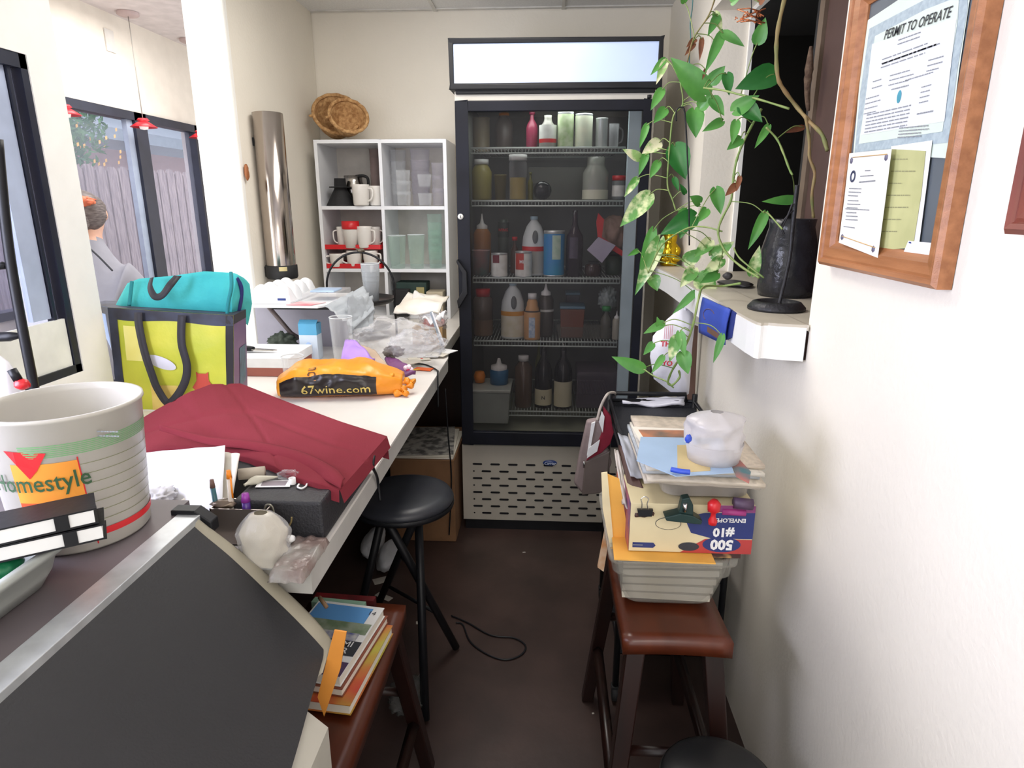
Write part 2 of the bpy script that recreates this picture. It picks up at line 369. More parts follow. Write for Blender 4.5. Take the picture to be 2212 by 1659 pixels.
for k, z in enumerate(SH):
    m = MB(wire); y0 = FY+.10; x0, x1 = FX0+.05, FX1-.095
    for zz in (z-.002, z-.022): m.tube([(x0, y0, zz), (x1, y0, zz)], .0035, 6)
    m.tube([(x0, 3.28, z-.002), (x1, 3.28, z-.002)], .0035, 6)
    for i in range(46):
        x = x0+(x1-x0)*i/45
        m.tube([(x, y0, z-.022), (x, y0, z), (x, 3.28, z)], .0013, 4)
    m.box(x0, x1, y0-.001, y0+.001, z-.006, z+.001); m.build('wire_shelf', fr)
# ---- contents
FDY = FY+.17
def place(x0, x1, yt, zb, Y):
    a = at(x0, yt, Y=Y); b = at(x1, yt, Y=Y)
    return Vector(((a.x+b.x)/2, Y, zb+.001)), abs(b.x-a.x)/2, (a.z+b.z)/2-zb
def bottle(name, lab, cat, x0, x1, yt, zb, Y, prof, mt, capm=None, capz=.9, capr=.5, extra=None, group=None, sx=1, sy=1):
    c, r, h = place(x0, x1, yt, zb, Y)
    o = T(name, lab, cat, c, group)
    m = MB(mt); m.lathe([(0, 0)]+[(a*r, b*h) for a, b in prof], c, 24, sx, sy); m.build('body', o)
    if capm:
        m = MB(capm); m.lathe([(0, capz*h), (capr*r, capz*h), (capr*r, h), (0, h)], c, 20); m.build('cap', o)
    if extra: extra(o, c, r, h)
    return o
def label_band(mt, z0, z1, k=1.01, ang=(0, 2*math.pi), nm='paper_label', txt=None, tm=None, ts=.3):
    def fn(o, c, r, h):
        m = MB(mt); m.lathe([(k*r, z0*h), (k*r, z1*h)], c, 28, ang=ang)
        if txt:
            m.use(tm or INK); rr = k*r+.0006; s = ts*(z1-z0)*h
            m.text(txt, s, c, fn=lambda u, v: c+Vector((rr*math.sin(u/rr), -rr*math.cos(u/rr), (z0+z1)/2*h-s*.35+v)), align='CENTER', bold=.02)
        m.build(nm, o)
    return fn
def multi(*fs):
    def fn(*a):
        for f in fs: f(*a)
    return fn
CAN = [(1, 0), (1, .03), (.97, .05), (.97, .94), (1, .96), (1, 1), (.93, 1), (.9, .97), (0, .97)]
JAR = [(.9, 0), (1, .05), (1, .7), (.75, .82), (.62, .86), (.62, .93)]
BOT = [(.95, 0), (1, .03), (1, .55), (.85, .65), (.35, .78), (.3, .92)]
TUB = [(.85, 0), (1, .95), (1.03, .96), (1.03, 1), (0, 1)]
z1, z2, z3, z4, z5 = SH
tinc = mat('can_tin', (200, 205, 205), .3, .6)
brn = mat('dark_brown_glass', (50, 32, 30), .15); ambr = mat('pale_amber', (150, 110, 60), .4); olive = mat('olive_oil', (120, 118, 50), .3)
lbw = mat('label_white', (226, 228, 222), .6, var=.1, scale=40); lbg = mat('label_green', (150, 178, 120), .6, c2=(200, 214, 180), scale=30)
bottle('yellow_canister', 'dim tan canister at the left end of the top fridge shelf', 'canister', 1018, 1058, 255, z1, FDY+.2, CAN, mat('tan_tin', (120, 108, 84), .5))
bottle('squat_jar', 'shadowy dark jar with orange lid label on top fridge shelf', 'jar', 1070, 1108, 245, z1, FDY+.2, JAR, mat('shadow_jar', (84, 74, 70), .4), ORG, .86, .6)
bottle('sauce_bottle', 'magenta red bottle left of the red banded jar, top fridge shelf', 'bottle', 1137, 1162, 240, z1, FDY+.05, BOT, mat('magenta', (140, 40, 70), .35), mat('magenta', (0, 0, 0)), .9, .5)
bottle('spread_jar', 'glass jar with white label and red band, top fridge shelf', 'jar', 1165, 1203, 250, z1, FDY, [(.95, 0), (1, .03), (1, .62), (.5, .8), (.42, .9), (.45, 1), (0, 1)], mat('jar_grey', (160, 158, 150), .25), None, extra=multi(label_band(lbw, .28, .7), label_band(RED, .16, .28, nm='red_band')))
bottle('vegetable_can', 'tall green labelled can, first of two on top fridge shelf', 'can', 1205, 1240, 243, z1, FDY, CAN, tinc, extra=label_band(lbg, .04, .93))
bottle('soup_can', 'tall cream labelled can beside the green can, top fridge shelf', 'can', 1243, 1281, 247, z1, FDY, CAN, tinc, extra=label_band(mat('label_cream', (220, 222, 196), .6, c2=(190, 200, 180), scale=20), .04, .93))
bottle('steel_shaker', 'small silver canister near the light strip, top fridge shelf', 'canister', 1287, 1314, 256, z1, FDY, CAN, mat('steel_grey', (170, 176, 174), .3, .5))
def handle_fn(o, c, r, h):
    m = MB(GLASS); m.tube(spline([c+Vector((r*.95, 0, h*.85)), c+Vector((r*1.7, 0, h*.7)), c+Vector((r*1.6, 0, h*.3)), c+Vector((r*.95, 0, h*.2))]), .003); m.build('handle', o)
bottle('glass_mug', 'clear glass mug at the right end of the top fridge shelf', 'mug', 1316, 1338, 268, z1, FDY, [(.9, 0), (1, 1), (.94, 1), (.86, .06), (0, .06)], GLASS, extra=handle_fn)
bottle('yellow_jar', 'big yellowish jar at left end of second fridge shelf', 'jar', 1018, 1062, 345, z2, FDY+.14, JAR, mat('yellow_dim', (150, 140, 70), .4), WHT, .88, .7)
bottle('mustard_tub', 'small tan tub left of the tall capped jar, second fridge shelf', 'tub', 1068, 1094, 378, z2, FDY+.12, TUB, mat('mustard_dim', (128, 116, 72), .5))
bottle('tall_jar', 'tall clear jar with white lid, second fridge shelf', 'jar', 1100, 1138, 335, z2, FDY, [(1, 0), (1, .8), (.95, .86), (.95, .9)], GLASS, WHT, .88, 1.04, extra=label_band(mat('jar_fill', (150, 130, 50), .5), .02, .5, .93, nm='contents'))
bottle('oil_bottle', 'narrow yellow green bottle behind the tall jar, second fridge shelf', 'bottle', 1140, 1152, 372, z2, FDY+.05, BOT, olive, mat('olive_oil', (0, 0, 0)), .9, .5)
c, r, h = place(1152, 1192, 382, z2, FDY)
m = MB(mat('black_bottle', (16, 22, 28), .12)); Rb = Matrix.Rotation(math.pi/2, 3, 'X')
m.lathe([(0, 0), (r*.9, .005), (r, .02), (r, .16), (r*.4, .22), (r*.35, .26), (0, .26)], c+Vector((0, -.02, r)), 24, R=Matrix.Rotation(-math.pi/2, 3, 'X')); m.thing('lying_bottle', 'dark bottle lying base forward on the second fridge shelf', 'bottle')
bottle('milk_jar', 'large wide jar partly filled with white, second fridge shelf', 'jar', 1260, 1316, 340, z2, FDY, [(.95, 0), (1, .04), (1, .64), (.72, .78), (.68, .82), (.7, 1), (.6, 1)], mat('cloudy_glass', (150, 155, 145), .25), extra=label_band(mat('milk_white', (206, 208, 186), .4), .02, .24, 1.01, nm='contents'))
bottle('red_lid_jar', 'small jar with bright red lid beside the wide jar, second fridge shelf', 'jar', 1323, 1352, 380, z2, FDY, [(.9, 0), (1, .05), (1, .75), (.95, .8)], mat('grey_jar', (120, 128, 128), .3), RED, .8, 1.03, extra=label_band(lbw, .15, .6))
m = MB(clear('tray_glass', (150, 155, 140), .3, .1)); a = at(1142, 362, Y=3.2); b = at(1262, 430, Y=3.2); m.box(a.x, b.x, 3.17, 3.2, z2+.001, a.z); m.thing('clear_tray', 'clear upright tray standing at the back of the second fridge shelf', 'tray')
# shelf 3
def nozzle(o, c, r, h):
    m = MB(WHT); m.lathe([(.62*r, .74*h), (.62*r, .80*h), (.25*r, .84*h), (.12*r, .92*h), (.04*r, h), (0, h)], c, 16); m.build('nozzle', o)
SQ = [(.9, 0), (1, .04), (1, .66), (.8, .72), (.6, .75)]
bottle('squeeze_bottle', 'dark squeeze bottle with white nozzle and orange sauce, third fridge shelf left', 'bottle', 1022, 1060, 462, z3, FDY+.12, SQ, mat('orange_sauce', (172, 110, 40), .4), extra=nozzle)
bottle('pink_tub', 'pinkish tub at the left front of the third fridge shelf', 'tub', 1020, 1058, 540, z3, FDY+.02, TUB, mat('pinkish', (176, 130, 126), .5, c2=(120, 140, 135), scale=14))
bottle('wing_sauce_bottle', 'tall dark green sauce bottle with red WING lettering, third fridge shelf', 'bottle', 1075, 1100, 475, z3, FDY+.1, [(1, 0), (1, .75), (.8, .85), (.75, 1), (0, 1)], mat('green_grey', (70, 82, 74), .4), extra=label_band(mat('label_dark', (54, 62, 58), .6), .68, .95, 1.02, txt='WING', tm=RED, ts=.28))
bottle('tomato_can', 'short can with white and dark red label, third fridge shelf', 'can', 1061, 1096, 547, z3, FDY-.04, CAN, tinc, extra=multi(label_band(lbw, .04, .93), label_band(mat('label_maroon', (120, 20, 44), .5), .6, .93, 1.02, (-2.4, -1.5), nm='maroon_patch')))
bottle('coconut_can', 'short can with red and white label saying milk, third fridge shelf', 'can', 1113, 1149, 543, z3, FDY-.04, CAN, tinc, extra=multi(label_band(lbw, .04, .93), label_band(mat('label_red', (200, 60, 44), .5), .3, .93, 1.02, (-2.7, -1.5), nm='red_patch', txt='Milk', tm=WHT, ts=.3)))
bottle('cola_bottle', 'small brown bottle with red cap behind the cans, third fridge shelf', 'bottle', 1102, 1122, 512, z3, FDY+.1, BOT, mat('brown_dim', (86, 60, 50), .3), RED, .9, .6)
def jug(name, lab, x0, x1, yt, zb, Y, band, lower, mark=None):
    c, r, h = place(x0, x1, yt, zb, Y); o = T(name, lab, 'jug', c)
    hd = mat('jug_plastic', (214, 220, 220), .35, var=.03, sss=.2)
    m = MB(hd); m.lathe([(0, 0), (.95*r, 0), (r, .03*h), (r, .5*h), (.92*r, .66*h), (.62*r, .84*h), (.28*r, .93*h), (.28*r, .96*h)], c, 28, 1, .9); m.build('body', o)
    m = MB(mat('jug_cap', (150, 176, 190), .4)); m.lathe([(.32*r, .945*h), (.32*r, h), (0, h)], c, 18); m.build('cap', o)
    m = MB(mat('jug_hollow', (92, 96, 98), .5)); 
    m.lathe([(0, .004), (.2*r, .003), (.24*r, 0)], c+Vector((r*.12, -r*.83, .66*h)), 20, sy=2.3, R=Matrix.Rotation(math.pi/2-.24, 3, 'X')); m.build('handle_hole', o)
    m = MB(band); m.lathe([(1.015*r, .42*h), (1.015*r, .50*h)], c, 28, 1, .9); m.build('band', o)
    m = MB(lower); m.lathe([(1.01*r, .04*h), (1.01*r, .42*h)], c, 28, 1, .9); m.build('paper_label', o)
    return o
jug('milk_jug', 'white plastic milk jug with red band, third fridge shelf', 1128, 1180, 468, z3, FDY+.03, RED, mat('label_grey', (176, 176, 168), .6))
bottle('blue_can', 'tall bright blue labelled can with white text panel, third fridge shelf', 'can', 1175, 1220, 498, z3, FDY-.01, CAN, tinc, extra=multi(label_band(mat('label_blue', (44, 132, 200), .45, c2=(40, 150, 190), scale=9), .04, .93), label_band(mat('label_pale', (196, 216, 200), .5, c2=(170, 200, 180), scale=60), .38, .9, 1.015, (-1.75, -.9), nm='text_panel')))
bottle('dark_syrup_bottle', 'tall dark purple bottle with small white barcode, third fridge shelf', 'bottle', 1224, 1262, 455, z3, FDY, [(1, 0), (1, .5), (.95, .62), (.5, .72), (.32, .8), (.3, 1), (0, 1)], mat('purple_black', (46, 32, 46), .12), extra=label_band(mat('label_plum', (84, 74, 92), .5, c2=(60, 50, 70), scale=50), .28, .6, 1.01, (-2.2, -1.2)))
c = at(1325, 515, Y=FDY+.02)
m = MB(mat('tan_bread', (168, 140, 126), .7)); m.blob(c+Vector((.0, .03, .02)), (.055, .05, .075), .2, 2, 3); m.use(RED)
P = [(1292, 460), (1305, 474), (1300, 512), (1350, 545), (1348, 556), (1292, 522), (1288, 480)]
m.prism([at(x, y, Y=FDY-.03) for x, y in P], (0, .006, 0)); m.thing('bread_bag', 'bread bag with red printed edge slumped at right of third fridge shelf', 'bag')
m = MB(mat('lilac_card', (176, 170, 190), .5)); P = [(1293, 512), (1330, 530), (1300, 568), (1268, 540)]; m.prism([at(x, y, Y=FDY-.05) for x, y in P], (0, .01, 0)); m.thing('pale_carton', 'pale lilac carton leaning against bread bag in fridge', 'carton')
bottle('round_jar', 'dark round jar below the pale carton, third fridge shelf', 'jar', 1264, 1300, 565, z3, FDY+.0, JAR, brn, BLK, .85, .7)
bottle('green_jar', 'dark green jar at the right end of the third fridge shelf', 'jar', 1308, 1345, 545, z3, FDY+.06, JAR, mat('forest', (36, 56, 40), .4), BLK, .85, .7)
# shelf 4
bottle('red_lid_canister', 'square clear canister with red lid, left end of fourth fridge shelf', 'canister', 1022, 1064, 624, z4, FDY+.05, [(1, 0), (1, .78), (.8, .84)], mat('brown_clear', (110, 96, 88), .25), RED, .84, .75, extra=label_band(mat('brown_fill', (120, 96, 78), .6), .02, .35, 1.01, nm='contents'))
jug('almond_milk_jug', 'white jug with orange band and nut picture, fourth fridge shelf', 1082, 1134, 610, z4, FDY, mat('band_orange', (216, 150, 50), .4), mat('label_nut', (226, 222, 206), .5, c2=(214, 206, 180), scale=30))
bottle('creamer_bottle', 'slim orange bottle with white cap, fourth fridge shelf', 'bottle', 1132, 1168, 634, z4, FDY-.03, [(.95, 0), (1, .03), (1, .58), (.8, .66), (.8, .68), (.66, .74), (.66, .8), (.45, .88)], mat('creamer_orange', (206, 156, 104), .4), WHT, .88, .52, extra=multi(label_band(mat('nutrition_panel', (150, 176, 206), .5, c2=(210, 220, 230), scale=80), .06, .5, 1.01, (-1.95, -1.2)), label_band(INK, .61, .64, .98, nm='dark_ring')))
bottle('nozzle_bottle', 'dark squeeze bottle with white nozzle behind the orange bottle', 'bottle', 1162, 1197, 607, z4, FDY+.04, SQ, mat('dark_taupe', (74, 66, 60), .35), extra=multi(nozzle, label_band(lbw, .46, .5, 1.01, nm='tape')))
bx = lambda n, l, c_, x0, x1, yt, zb, Y, d, mt, lid=None: None
def boxy(n, l, cat, x0, x1, yt, zb, Y, d, mt, lid=None, lidh=.012, group=None):
    c, r, h = place(x0, x1, yt, zb, Y); o = T(n, l, cat, c, group)
    m = MB(mt); a = .9; m.prism([c+Vector((-r*a, -d/2*a, 0)), c+Vector((r*a, -d/2*a, 0)), c+Vector((r*a, d/2*a, 0)), c+Vector((-r*a, d/2*a, 0))], (0, 0, .001))
    m = MB(mt); hh = h-(lidh if lid else 0)
    vs = [c+Vector((sx*r*(a if k == 0 else 1), sy*d/2*(a if k == 0 else 1), hh*k)) for k in (0, 1) for sx, sy in ((-1, -1), (1, -1), (1, 1), (-1, 1))]
    m.add(vs, [(3, 2, 1, 0), (4, 5, 6, 7)]+[(i, (i+1) % 4, (i+1) % 4+4, i+4) for i in range(4)]); m.build('body', o, bevel=.004)
    if lid:
        m = MB(lid); m.box(c.x-r*1.04, c.x+r*1.04, c.y-d*.52, c.y+d*.52, c.z+hh, c.z+h); m.build('lid', o, bevel=.003)
    return o
lidb = mat('lid_blue', (96, 130, 150), .35)
boxy('lidded_box', 'lidded food box with blue lid and reddish contents, fourth fridge shelf', 'food container', 1210, 1262, 658, z4, FDY+.06, .12, mat('reddish_food', (120, 70, 54), .4), lidb)
boxy('small_lidded_box', 'small dim food box with pale blue lid behind the reddish box', 'food container', 1222, 1252, 630, z4, FDY+.2, .08, mat('grey_food', (72, 74, 84), .4), lidb)
boxy('clear_bin', 'long clear low bin at the front of the fourth fridge shelf', 'bin', 1202, 1322, 705, z4, FDY+.03, .1, clear('bin_clear', (130, 130, 120), .3, .2))
c = at(1312, 648, Y=FDY+.05); m = MB(mat('film_grey', (150, 160, 158), .3)); m.blob(c, (.035, .03, .05), .35, 2.5, 5, crease=True); m.thing('bagged_greens', 'translucent bagged food above the green capped bottle in fridge', 'bag')
bottle('green_cap_bottle', 'slim bottle with bright green cap, right of fourth fridge shelf', 'bottle', 1298, 1322, 662, z4, FDY+.0, BOT, mat('smoky', (92, 92, 84), .25), mat('cap_green', (56, 150, 80), .4), .86, .75)
bottle('milky_bottle', 'small milky nozzle bottle beside the light strip, fourth fridge shelf', 'bottle', 1324, 1342, 672, z4, FDY-.02, SQ, mat('milky', (168, 164, 150), .4), extra=nozzle)
# shelf 5
boxy('white_tub', 'large pale square tub, left end of lowest fridge shelf', 'tub', 1022, 1104, 830, z5-.05, FDY-.02, .2, mat('pale_tub', (164, 172, 164), .4, sss=.2), mat('pale_lid', (186, 192, 184), .4))
c, r, h = place(1024, 1048, 785, z5, FDY); 
m = MB(ORG); c2 = at(1036, 805, Y=FDY+.0); m.lathe([(0, 0), (.022, .002), (.027, .03), (.02, .05), (0, .052)], Vector((c2.x, c2.y, z5+.109)), 16); m.thing('orange_tub', 'small orange tub sitting on the large pale tub in fridge', 'tub')
c2 = at(1078, 800, Y=FDY-.01); o = T('blue_band_bottle', 'white nozzle bottle with blue band on the large pale tub', 'bottle', (c2.x, c2.y, z5+.109))
m = MB(mat('blue_band', (40, 104, 150), .4)); zt = z5+.109; m.lathe([(0, 0), (.04, 0), (.042, .06), (.03, .07)], (c2.x, c2.y, zt), 24); m.build('body', o)
m = MB(WHT); m.lathe([(.036, .065), (.036, .082), (.012, .09), (.006, .115), (0, .116)], (c2.x, c2.y, zt), 20); m.build('nozzle', o)
bottle('tall_brown_bottle', 'tall square brown bottle with white cap, lowest fridge shelf', 'bottle', 1112, 1150, 768, z5, FDY, [(.95, 0), (1, .02), (1, .78), (.6, .86), (.45, .9)], mat('cola_brown', (92, 74, 62), .2), WHT, .9, .6)
WB = [(.95, 0), (1, .02), (1, .55), (.8, .66), (.4, .76), (.34, .8), (.34, 1), (0, 1)]
wbm = mat('wine_glass_dark', (24, 24, 28), .1)
bottle('wine_bottle', 'dark wine bottle with short cream label, lowest fridge shelf', 'bottle', 1156, 1194, 742, z5, FDY, WB, wbm, extra=label_band(mat('label_ivory', (214, 208, 176), .6, var=.05), .05, .30, 1.01, (-2.9, -.2), txt='N', ts=.3))
bottle('tall_label_wine_bottle', 'dark wine bottle with tall cream label, lowest fridge shelf', 'bottle', 1198, 1238, 738, z5, FDY-.01, WB, wbm, extra=label_band(_M['label_ivory'], .04, .42, 1.01, (-2.9, -.2)))
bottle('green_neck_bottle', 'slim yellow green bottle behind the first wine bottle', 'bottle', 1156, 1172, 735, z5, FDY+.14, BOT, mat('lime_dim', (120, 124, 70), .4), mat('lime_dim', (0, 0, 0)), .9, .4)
m = MB(clear('smoky_box', (120, 110, 124), .35, .2)); a = at(1246, 800, Y=FDY+.02); b = at(1336, 800, Y=FDY+.02); m.prism([(a.x, FDY-.03, z5+.002), (b.x, FDY-.03, z5+.002), (b.x, FDY+.2, z5+.002), (a.x, FDY+.2, z5+.002)], (0, 0, a.z-z5)); m.thing('smoky_bin', 'tall smoky clear bin at right of the lowest fridge shelf', 'bin', bevel=.01)
# ================================================================== COUNTER
ct = T('long_counter', 'long white laminate counter with grey edge running to the refrigerator', 'counter', (-.75, 1.6, 0))
edge = [(XE, .873), (XE, 2.28), (XE-.01, 2.35), (XE-.04, 2.40), (XE-.05, 3.38), (XL+.002, 3.38), (XL+.002, .911)]
m = MB(LAM); m.prism([(x, y, CZ-.006) for x, y in edge], (0, 0, .006)); m.build('worktop', ct)
m = MB(LAMED); m.prism([(x-.002 if x > -1 else x, y, CZ-.05) for x, y in edge], (0, 0, .044)); m.build('edge_band', ct)
m = MB(DWOOD); m.box(XL+.03, XL+.06, .92, 3.36, .0, CZ-.05); m.box(XL+.06, XE-.012, 3.00, 3.03, 0, CZ-.05); m.build('support_and_shade_panel', ct)  # cross panel added dark to stand for shade in the gap by the fridge
m = MB(mat('strip_white', (226, 226, 220), .4)); m.box(XE-.03, XE-.024, .88, 1.12, CZ, CZ+.002); m.build('paper_strip', ct)
# raised white shelf at the far left of the counter
rs = T('raised_shelf', 'white raised shelf board on grey panels at far left of counter', 'shelf', (-.95, 2.35, CZ))
RZ = 1.076
P = [(528, 656), (690, 663), (752, 634), (768, 612), (560, 605)]
Q = [at(528, 657, Z=RZ), at(700, 664, Z=RZ), at(762, 618, Z=RZ), at(780, 600, Z=RZ)]
poly = [Vector((XL+.003, 2.2, RZ)), Vector((-.80, 2.2, RZ)), Vector((-.74, 2.32, RZ)), Vector((-.74, 2.56, RZ)), Vector((XL+.003, 2.56, RZ))]
m = MB(mat('shelf_white', (240, 242, 244), .35)); m.prism([p+Vector((0, 0, -.006)) for p in poly], (0, 0, .006)); m.build('board', rs)
GP = mat('grey_panel', (158, 156, 170), .5, var=.05)
m = MB(GP); m.box(XL+.01, -.76, 2.45, 2.47, CZ, RZ-.006); m.box(-.775, -.76, 2.40, 2.55, CZ, RZ-.006); m.build('back_panel', rs)
m = MB(mat('strut_brown', (96, 84, 84), .5)); a = at(572, 672, Y=2.35); b = at(628, 740, Y=2.35); m.tube([(a.x, 2.36, RZ-.012), (b.x, 2.36, CZ+.07), (b.x+.03, 2.36, CZ+.05)], .009, 4); m.build('strut', rs)
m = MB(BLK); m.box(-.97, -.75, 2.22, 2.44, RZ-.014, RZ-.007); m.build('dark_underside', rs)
# egg carton
EZ = RZ+.001
egg = MB(mat('foam_white', (238, 240, 244), .5, var=.02, sss=.2))
ca = at(552, 628, Y=2.32); ex0 = -1.07; 
def eggfn(u, v):
    x = ex0+.155*u; y = 2.25+.30*v
    k = abs(math.sin(u*math.pi*2))**.7*abs(math.sin(v*math.pi*4))**.6 if 0 < u < 1 else 0
    e = min(1, min(u, 1-u)*10, min(v, 1-v)*14)
    return Vector((x, y, EZ+.022*e+.042*k*e+.001))
egg.grid(eggfn, 28, 48)
for u0, u1, v0, v1 in ((0, 1, 0, 0),): pass
egg.box(ex0, ex0+.155, 2.25, 2.55, EZ, EZ+.006)
e = egg.thing('egg_carton', 'white foam egg carton on the raised shelf under the cup dispenser', 'egg carton')
m = MB(BLUEINK); m.quad((ex0+.11, 2.2485, EZ+.012), (ex0+.14, 2.2485, EZ+.012), (ex0+.14, 2.2485, EZ+.02), (ex0+.11, 2.2485, EZ+.02)); m.use(egg.ms[0]).box(ex0, ex0+.155, 2.2495, 2.2515, EZ, EZ+.028); m.build('front_flap', e)
# clear clamshell, red leaflet
m = MB(FILM); m.box(-.90, -.77, 2.32, 2.5, EZ, EZ+.03); m.use(mat('ice_blue', (180, 205, 235), .3)).box(-.875, -.785, 2.34, 2.44, EZ+.03, EZ+.036); m.thing('clear_clamshell', 'clear plastic clamshell box behind the egg carton end', 'box', bevel=.004)
m = MB(mat('pink_leaflet', (240, 214, 216), .6, c2=(226, 130, 140), scale=9)); m.prism([(-.92, 2.22, EZ), (-.83, 2.215, EZ), (-.80, 2.29, EZ), (-.90, 2.30, EZ)], (0, 0, .002)); m.thing('pink_leaflet', 'pink and white leaflet lying at front of the raised shelf', 'leaflet')
# plastic bag draped over shelf edge
def filmfn(P, th=.006, seed=1, amp=.012, k=9):
    def fn(u, v):
        a = P[0].lerp(P[1], u); b = P[3].lerp(P[2], u); p = a.lerp(b, v)
        n = noise.noise(Vector((u*k, v*k, seed)))*amp + abs(noise.noise(Vector((u*k*2, v*k*2, seed+5))))*amp
        return p+Vector((n, n*.6, n))
    return fn
P = [at(725, 628, Y=2.28), at(792, 618, Y=2.35), at(808, 690, Y=2.2), at(750, 705, Y=2.15)]
m = MB(clear('grey_film', (190, 196, 202), .55, .25, bump=.5)); m.grid(filmfn([at(700, 662, Y=2.18), at(786, 618, Y=2.45), at(810, 668, Y=2.3), at(762, 712, Y=2.15)], amp=.01), 14, 14)
m.grid(filmfn([at(748, 640, Y=2.2), at(806, 640, Y=2.35), at(806, 715, Y=2.25), at(752, 722, Y=2.15)], seed=4, amp=.01), 14, 14); m.thing('draped_plastic_bag', 'grey translucent plastic bag draped over corner of the raised shelf', 'bag', solid=.001)
# reams / flat white box with tray below (left) : shears on it
m = MB(mat('box_white', (238, 240, 244), .5)); m.box(-1.12, -.83, 1.98, 2.20, CZ+.030, CZ+.062); bo = m.thing('white_flat_box', 'flat white box lying on counter below the raised shelf', 'box', bevel=.002)
m = MB(mat('box_rose', (164, 96, 84), .6)); m.box(-1.115, -.835, 1.985, 2.20, CZ+.001, CZ+.0295); m.thing('brown_flat_box', 'flat reddish brown box directly under the flat white box', 'box')
o = T('pruning_shears', 'black handled pruning shears lying on the flat white box', 'shears', (-1.0, 2.08, CZ+.063)); hzz = CZ+.063
m = MB(BLK); m.tube(spline([(-1.10, 2.03, hzz+.012), (-1.04, 2.05, hzz+.013), (-.98, 2.06, hzz+.012)]), [.008]*17, 8); m.tube(spline([(-1.10, 2.06, hzz+.010), (-1.03, 2.085, hzz+.011), (-.98, 2.065, hzz+.012)]), .007, 8); m.build('handle', o)
m = MB(STEEL); m.prism([(-.98, 2.05, hzz+.009), (-.91, 2.055, hzz+.006), (-.90, 2.065, hzz+.006), (-.98, 2.075, hzz+.009)], (0, 0, .003)); m.build('blade', o)
# light bulb box
o = T('bulb_box', 'light blue and white light bulb carton standing under the raised shelf', 'carton', (-.85, 2.1, CZ)); 
bb = at(665, 700, Y=2.22); x0 = at(645, 720, Y=2.22).x; x1 = at(684, 720, Y=2.22).x; bz = CZ; bt = at(664, 700, Y=2.22).z
bl = mat('carton_blue', (96, 176, 220), .5, var=.05); bw = mat('carton_white', (214, 228, 244), .5)
m = MB(bw); m.box(x0, x1, 2.22, 2.27, bz+.001, bt-.04); m.use(bl).box(x0, x1, 2.22, 2.27, bt-.04, bt); m.use(mat('carton_pale', (170, 196, 236), .4)).lathe([(0, .003), (.010, .002), (.013, 0)], ((x0+x1)/2, 2.2195, bz+.045), 20, sy=1.6, R=Matrix.Rotation(math.pi/2, 3, 'X')); m.build('body', o, bevel=.001)
m = MB(bl); m.prism([(x0, 2.22, bt), (x1, 2.22, bt), (x1, 2.24, bt+.012), (x0, 2.24, bt+.012)], (0, .002, 0)); m.build('flap', o)
# tumblers
def tumbler(name, lab, px0, px1, yt, zb, Y, mt=GLASS, group=None, taper=.78, ribs=False):
    c, r, h = place(px0, px1, yt, zb, Y); o = T(name, lab, 'glass', c, group)
    m = MB(mt); m.lathe([(0, 0), (r*taper, 0), (r, h), (r*.95, h), (r*taper*.93, .01), (0, .01)], c, 28)
    if ribs:
        for k in range(3): z = h*(.55+.13*k); m.lathe([(r*(taper+(1-taper)*z/h)+.0006, z), (r*(taper+(1-taper)*z/h)+.0012, z+.002)], c, 28)
    m.build('body', o)
    m = MB(clear('rim_glass', (235, 240, 245), .6, .05)); m.lathe([(r*.95, h-.002), (r*1.005, h-.002), (r*1.005, h+.001), (r*.95, h+.001), (r*.95, h-.002)], c, 28); m.build('rim', o); return o
tumbler('pint_glass', 'tall empty clear glass right of the light bulb carton', 711, 760, 685, CZ, 2.13)
tumbler('short_glass', 'short clear glass standing in front of the flat white box', 608, 655, 770, CZ, 1.93, taper=.85)
m = MB(mat('dried_moss', (92, 100, 90), .9, c2=(60, 70, 60), scale=40)); m.blob((-.99, 2.33, CZ+.04), (.05, .03, .035), .35, 4, 8); m.thing('dried_plant_bundle', 'small dark green dried plant bundle under the raised shelf', 'plant')
# black hoop stand with bowl and glass
o = T('hoop_stand', 'black wire two tier stand with arched hoop handle and small bird', 'stand', (-.75, 2.7, CZ))
hy = 2.64; cc = at(778, 640, Y=hy); hr = abs(at(852, 620, Y=hy).x-at(706, 620, Y=hy).x)/2; hx = (at(852, 620, Y=hy).x+at(706, 620, Y=hy).x)/2; ht = at(778, 545, Y=hy).z
m = MB(BLK); pts = [(hx-hr, hy, CZ+.01), (hx-hr, hy, ht-hr)]+[(hx-hr*math.cos(a), hy, ht-hr+hr*math.sin(a)) for a in [math.pi*k/24 for k in range(1, 24)]]+[(hx+hr, hy, ht-hr), (hx+hr, hy, CZ+.01)]
m.tube(pts, .0045, 8); m.build('hoop', o)
rz_ = at(800, 652, Y=hy).z
m = MB(mat('tray_black', (30, 30, 32), .35)); m.lathe([(0, 0), (hr*.93, 0), (hr*.98, .018), (hr*.95, .018), (hr*.9, .004), (0, .004)], (hx, hy, rz_), 36); m.lathe([(0, 0), (hr*.8, 0), (hr*.85, .012)], (hx, hy, CZ+.04), 32); m.build('tray', o)
m = MB(mat('bird_brass', (92, 84, 70), .4, .5)); b = at(780, 541, Y=hy); m.blob(b, (.016, .008, .009), .1, 2, 1, sub=3); m.prism([b+Vector((-.03, 0, .012)), b+Vector((-.005, 0, .004)), b+Vector((-.01, 0, -.004))], (0, .004, 0)); m.tube([b, b+Vector((0, 0, -.07))], .003, 6); m.build('bird_finial', o)
tumbler('ribbed_tumbler', 'ribbed clear plastic tumbler standing on the black hoop stand', 779, 819, 570, rz_+.005, hy-.06, clear('grey_glass', (190, 196, 202), .28, .1), taper=.74, ribs=True)
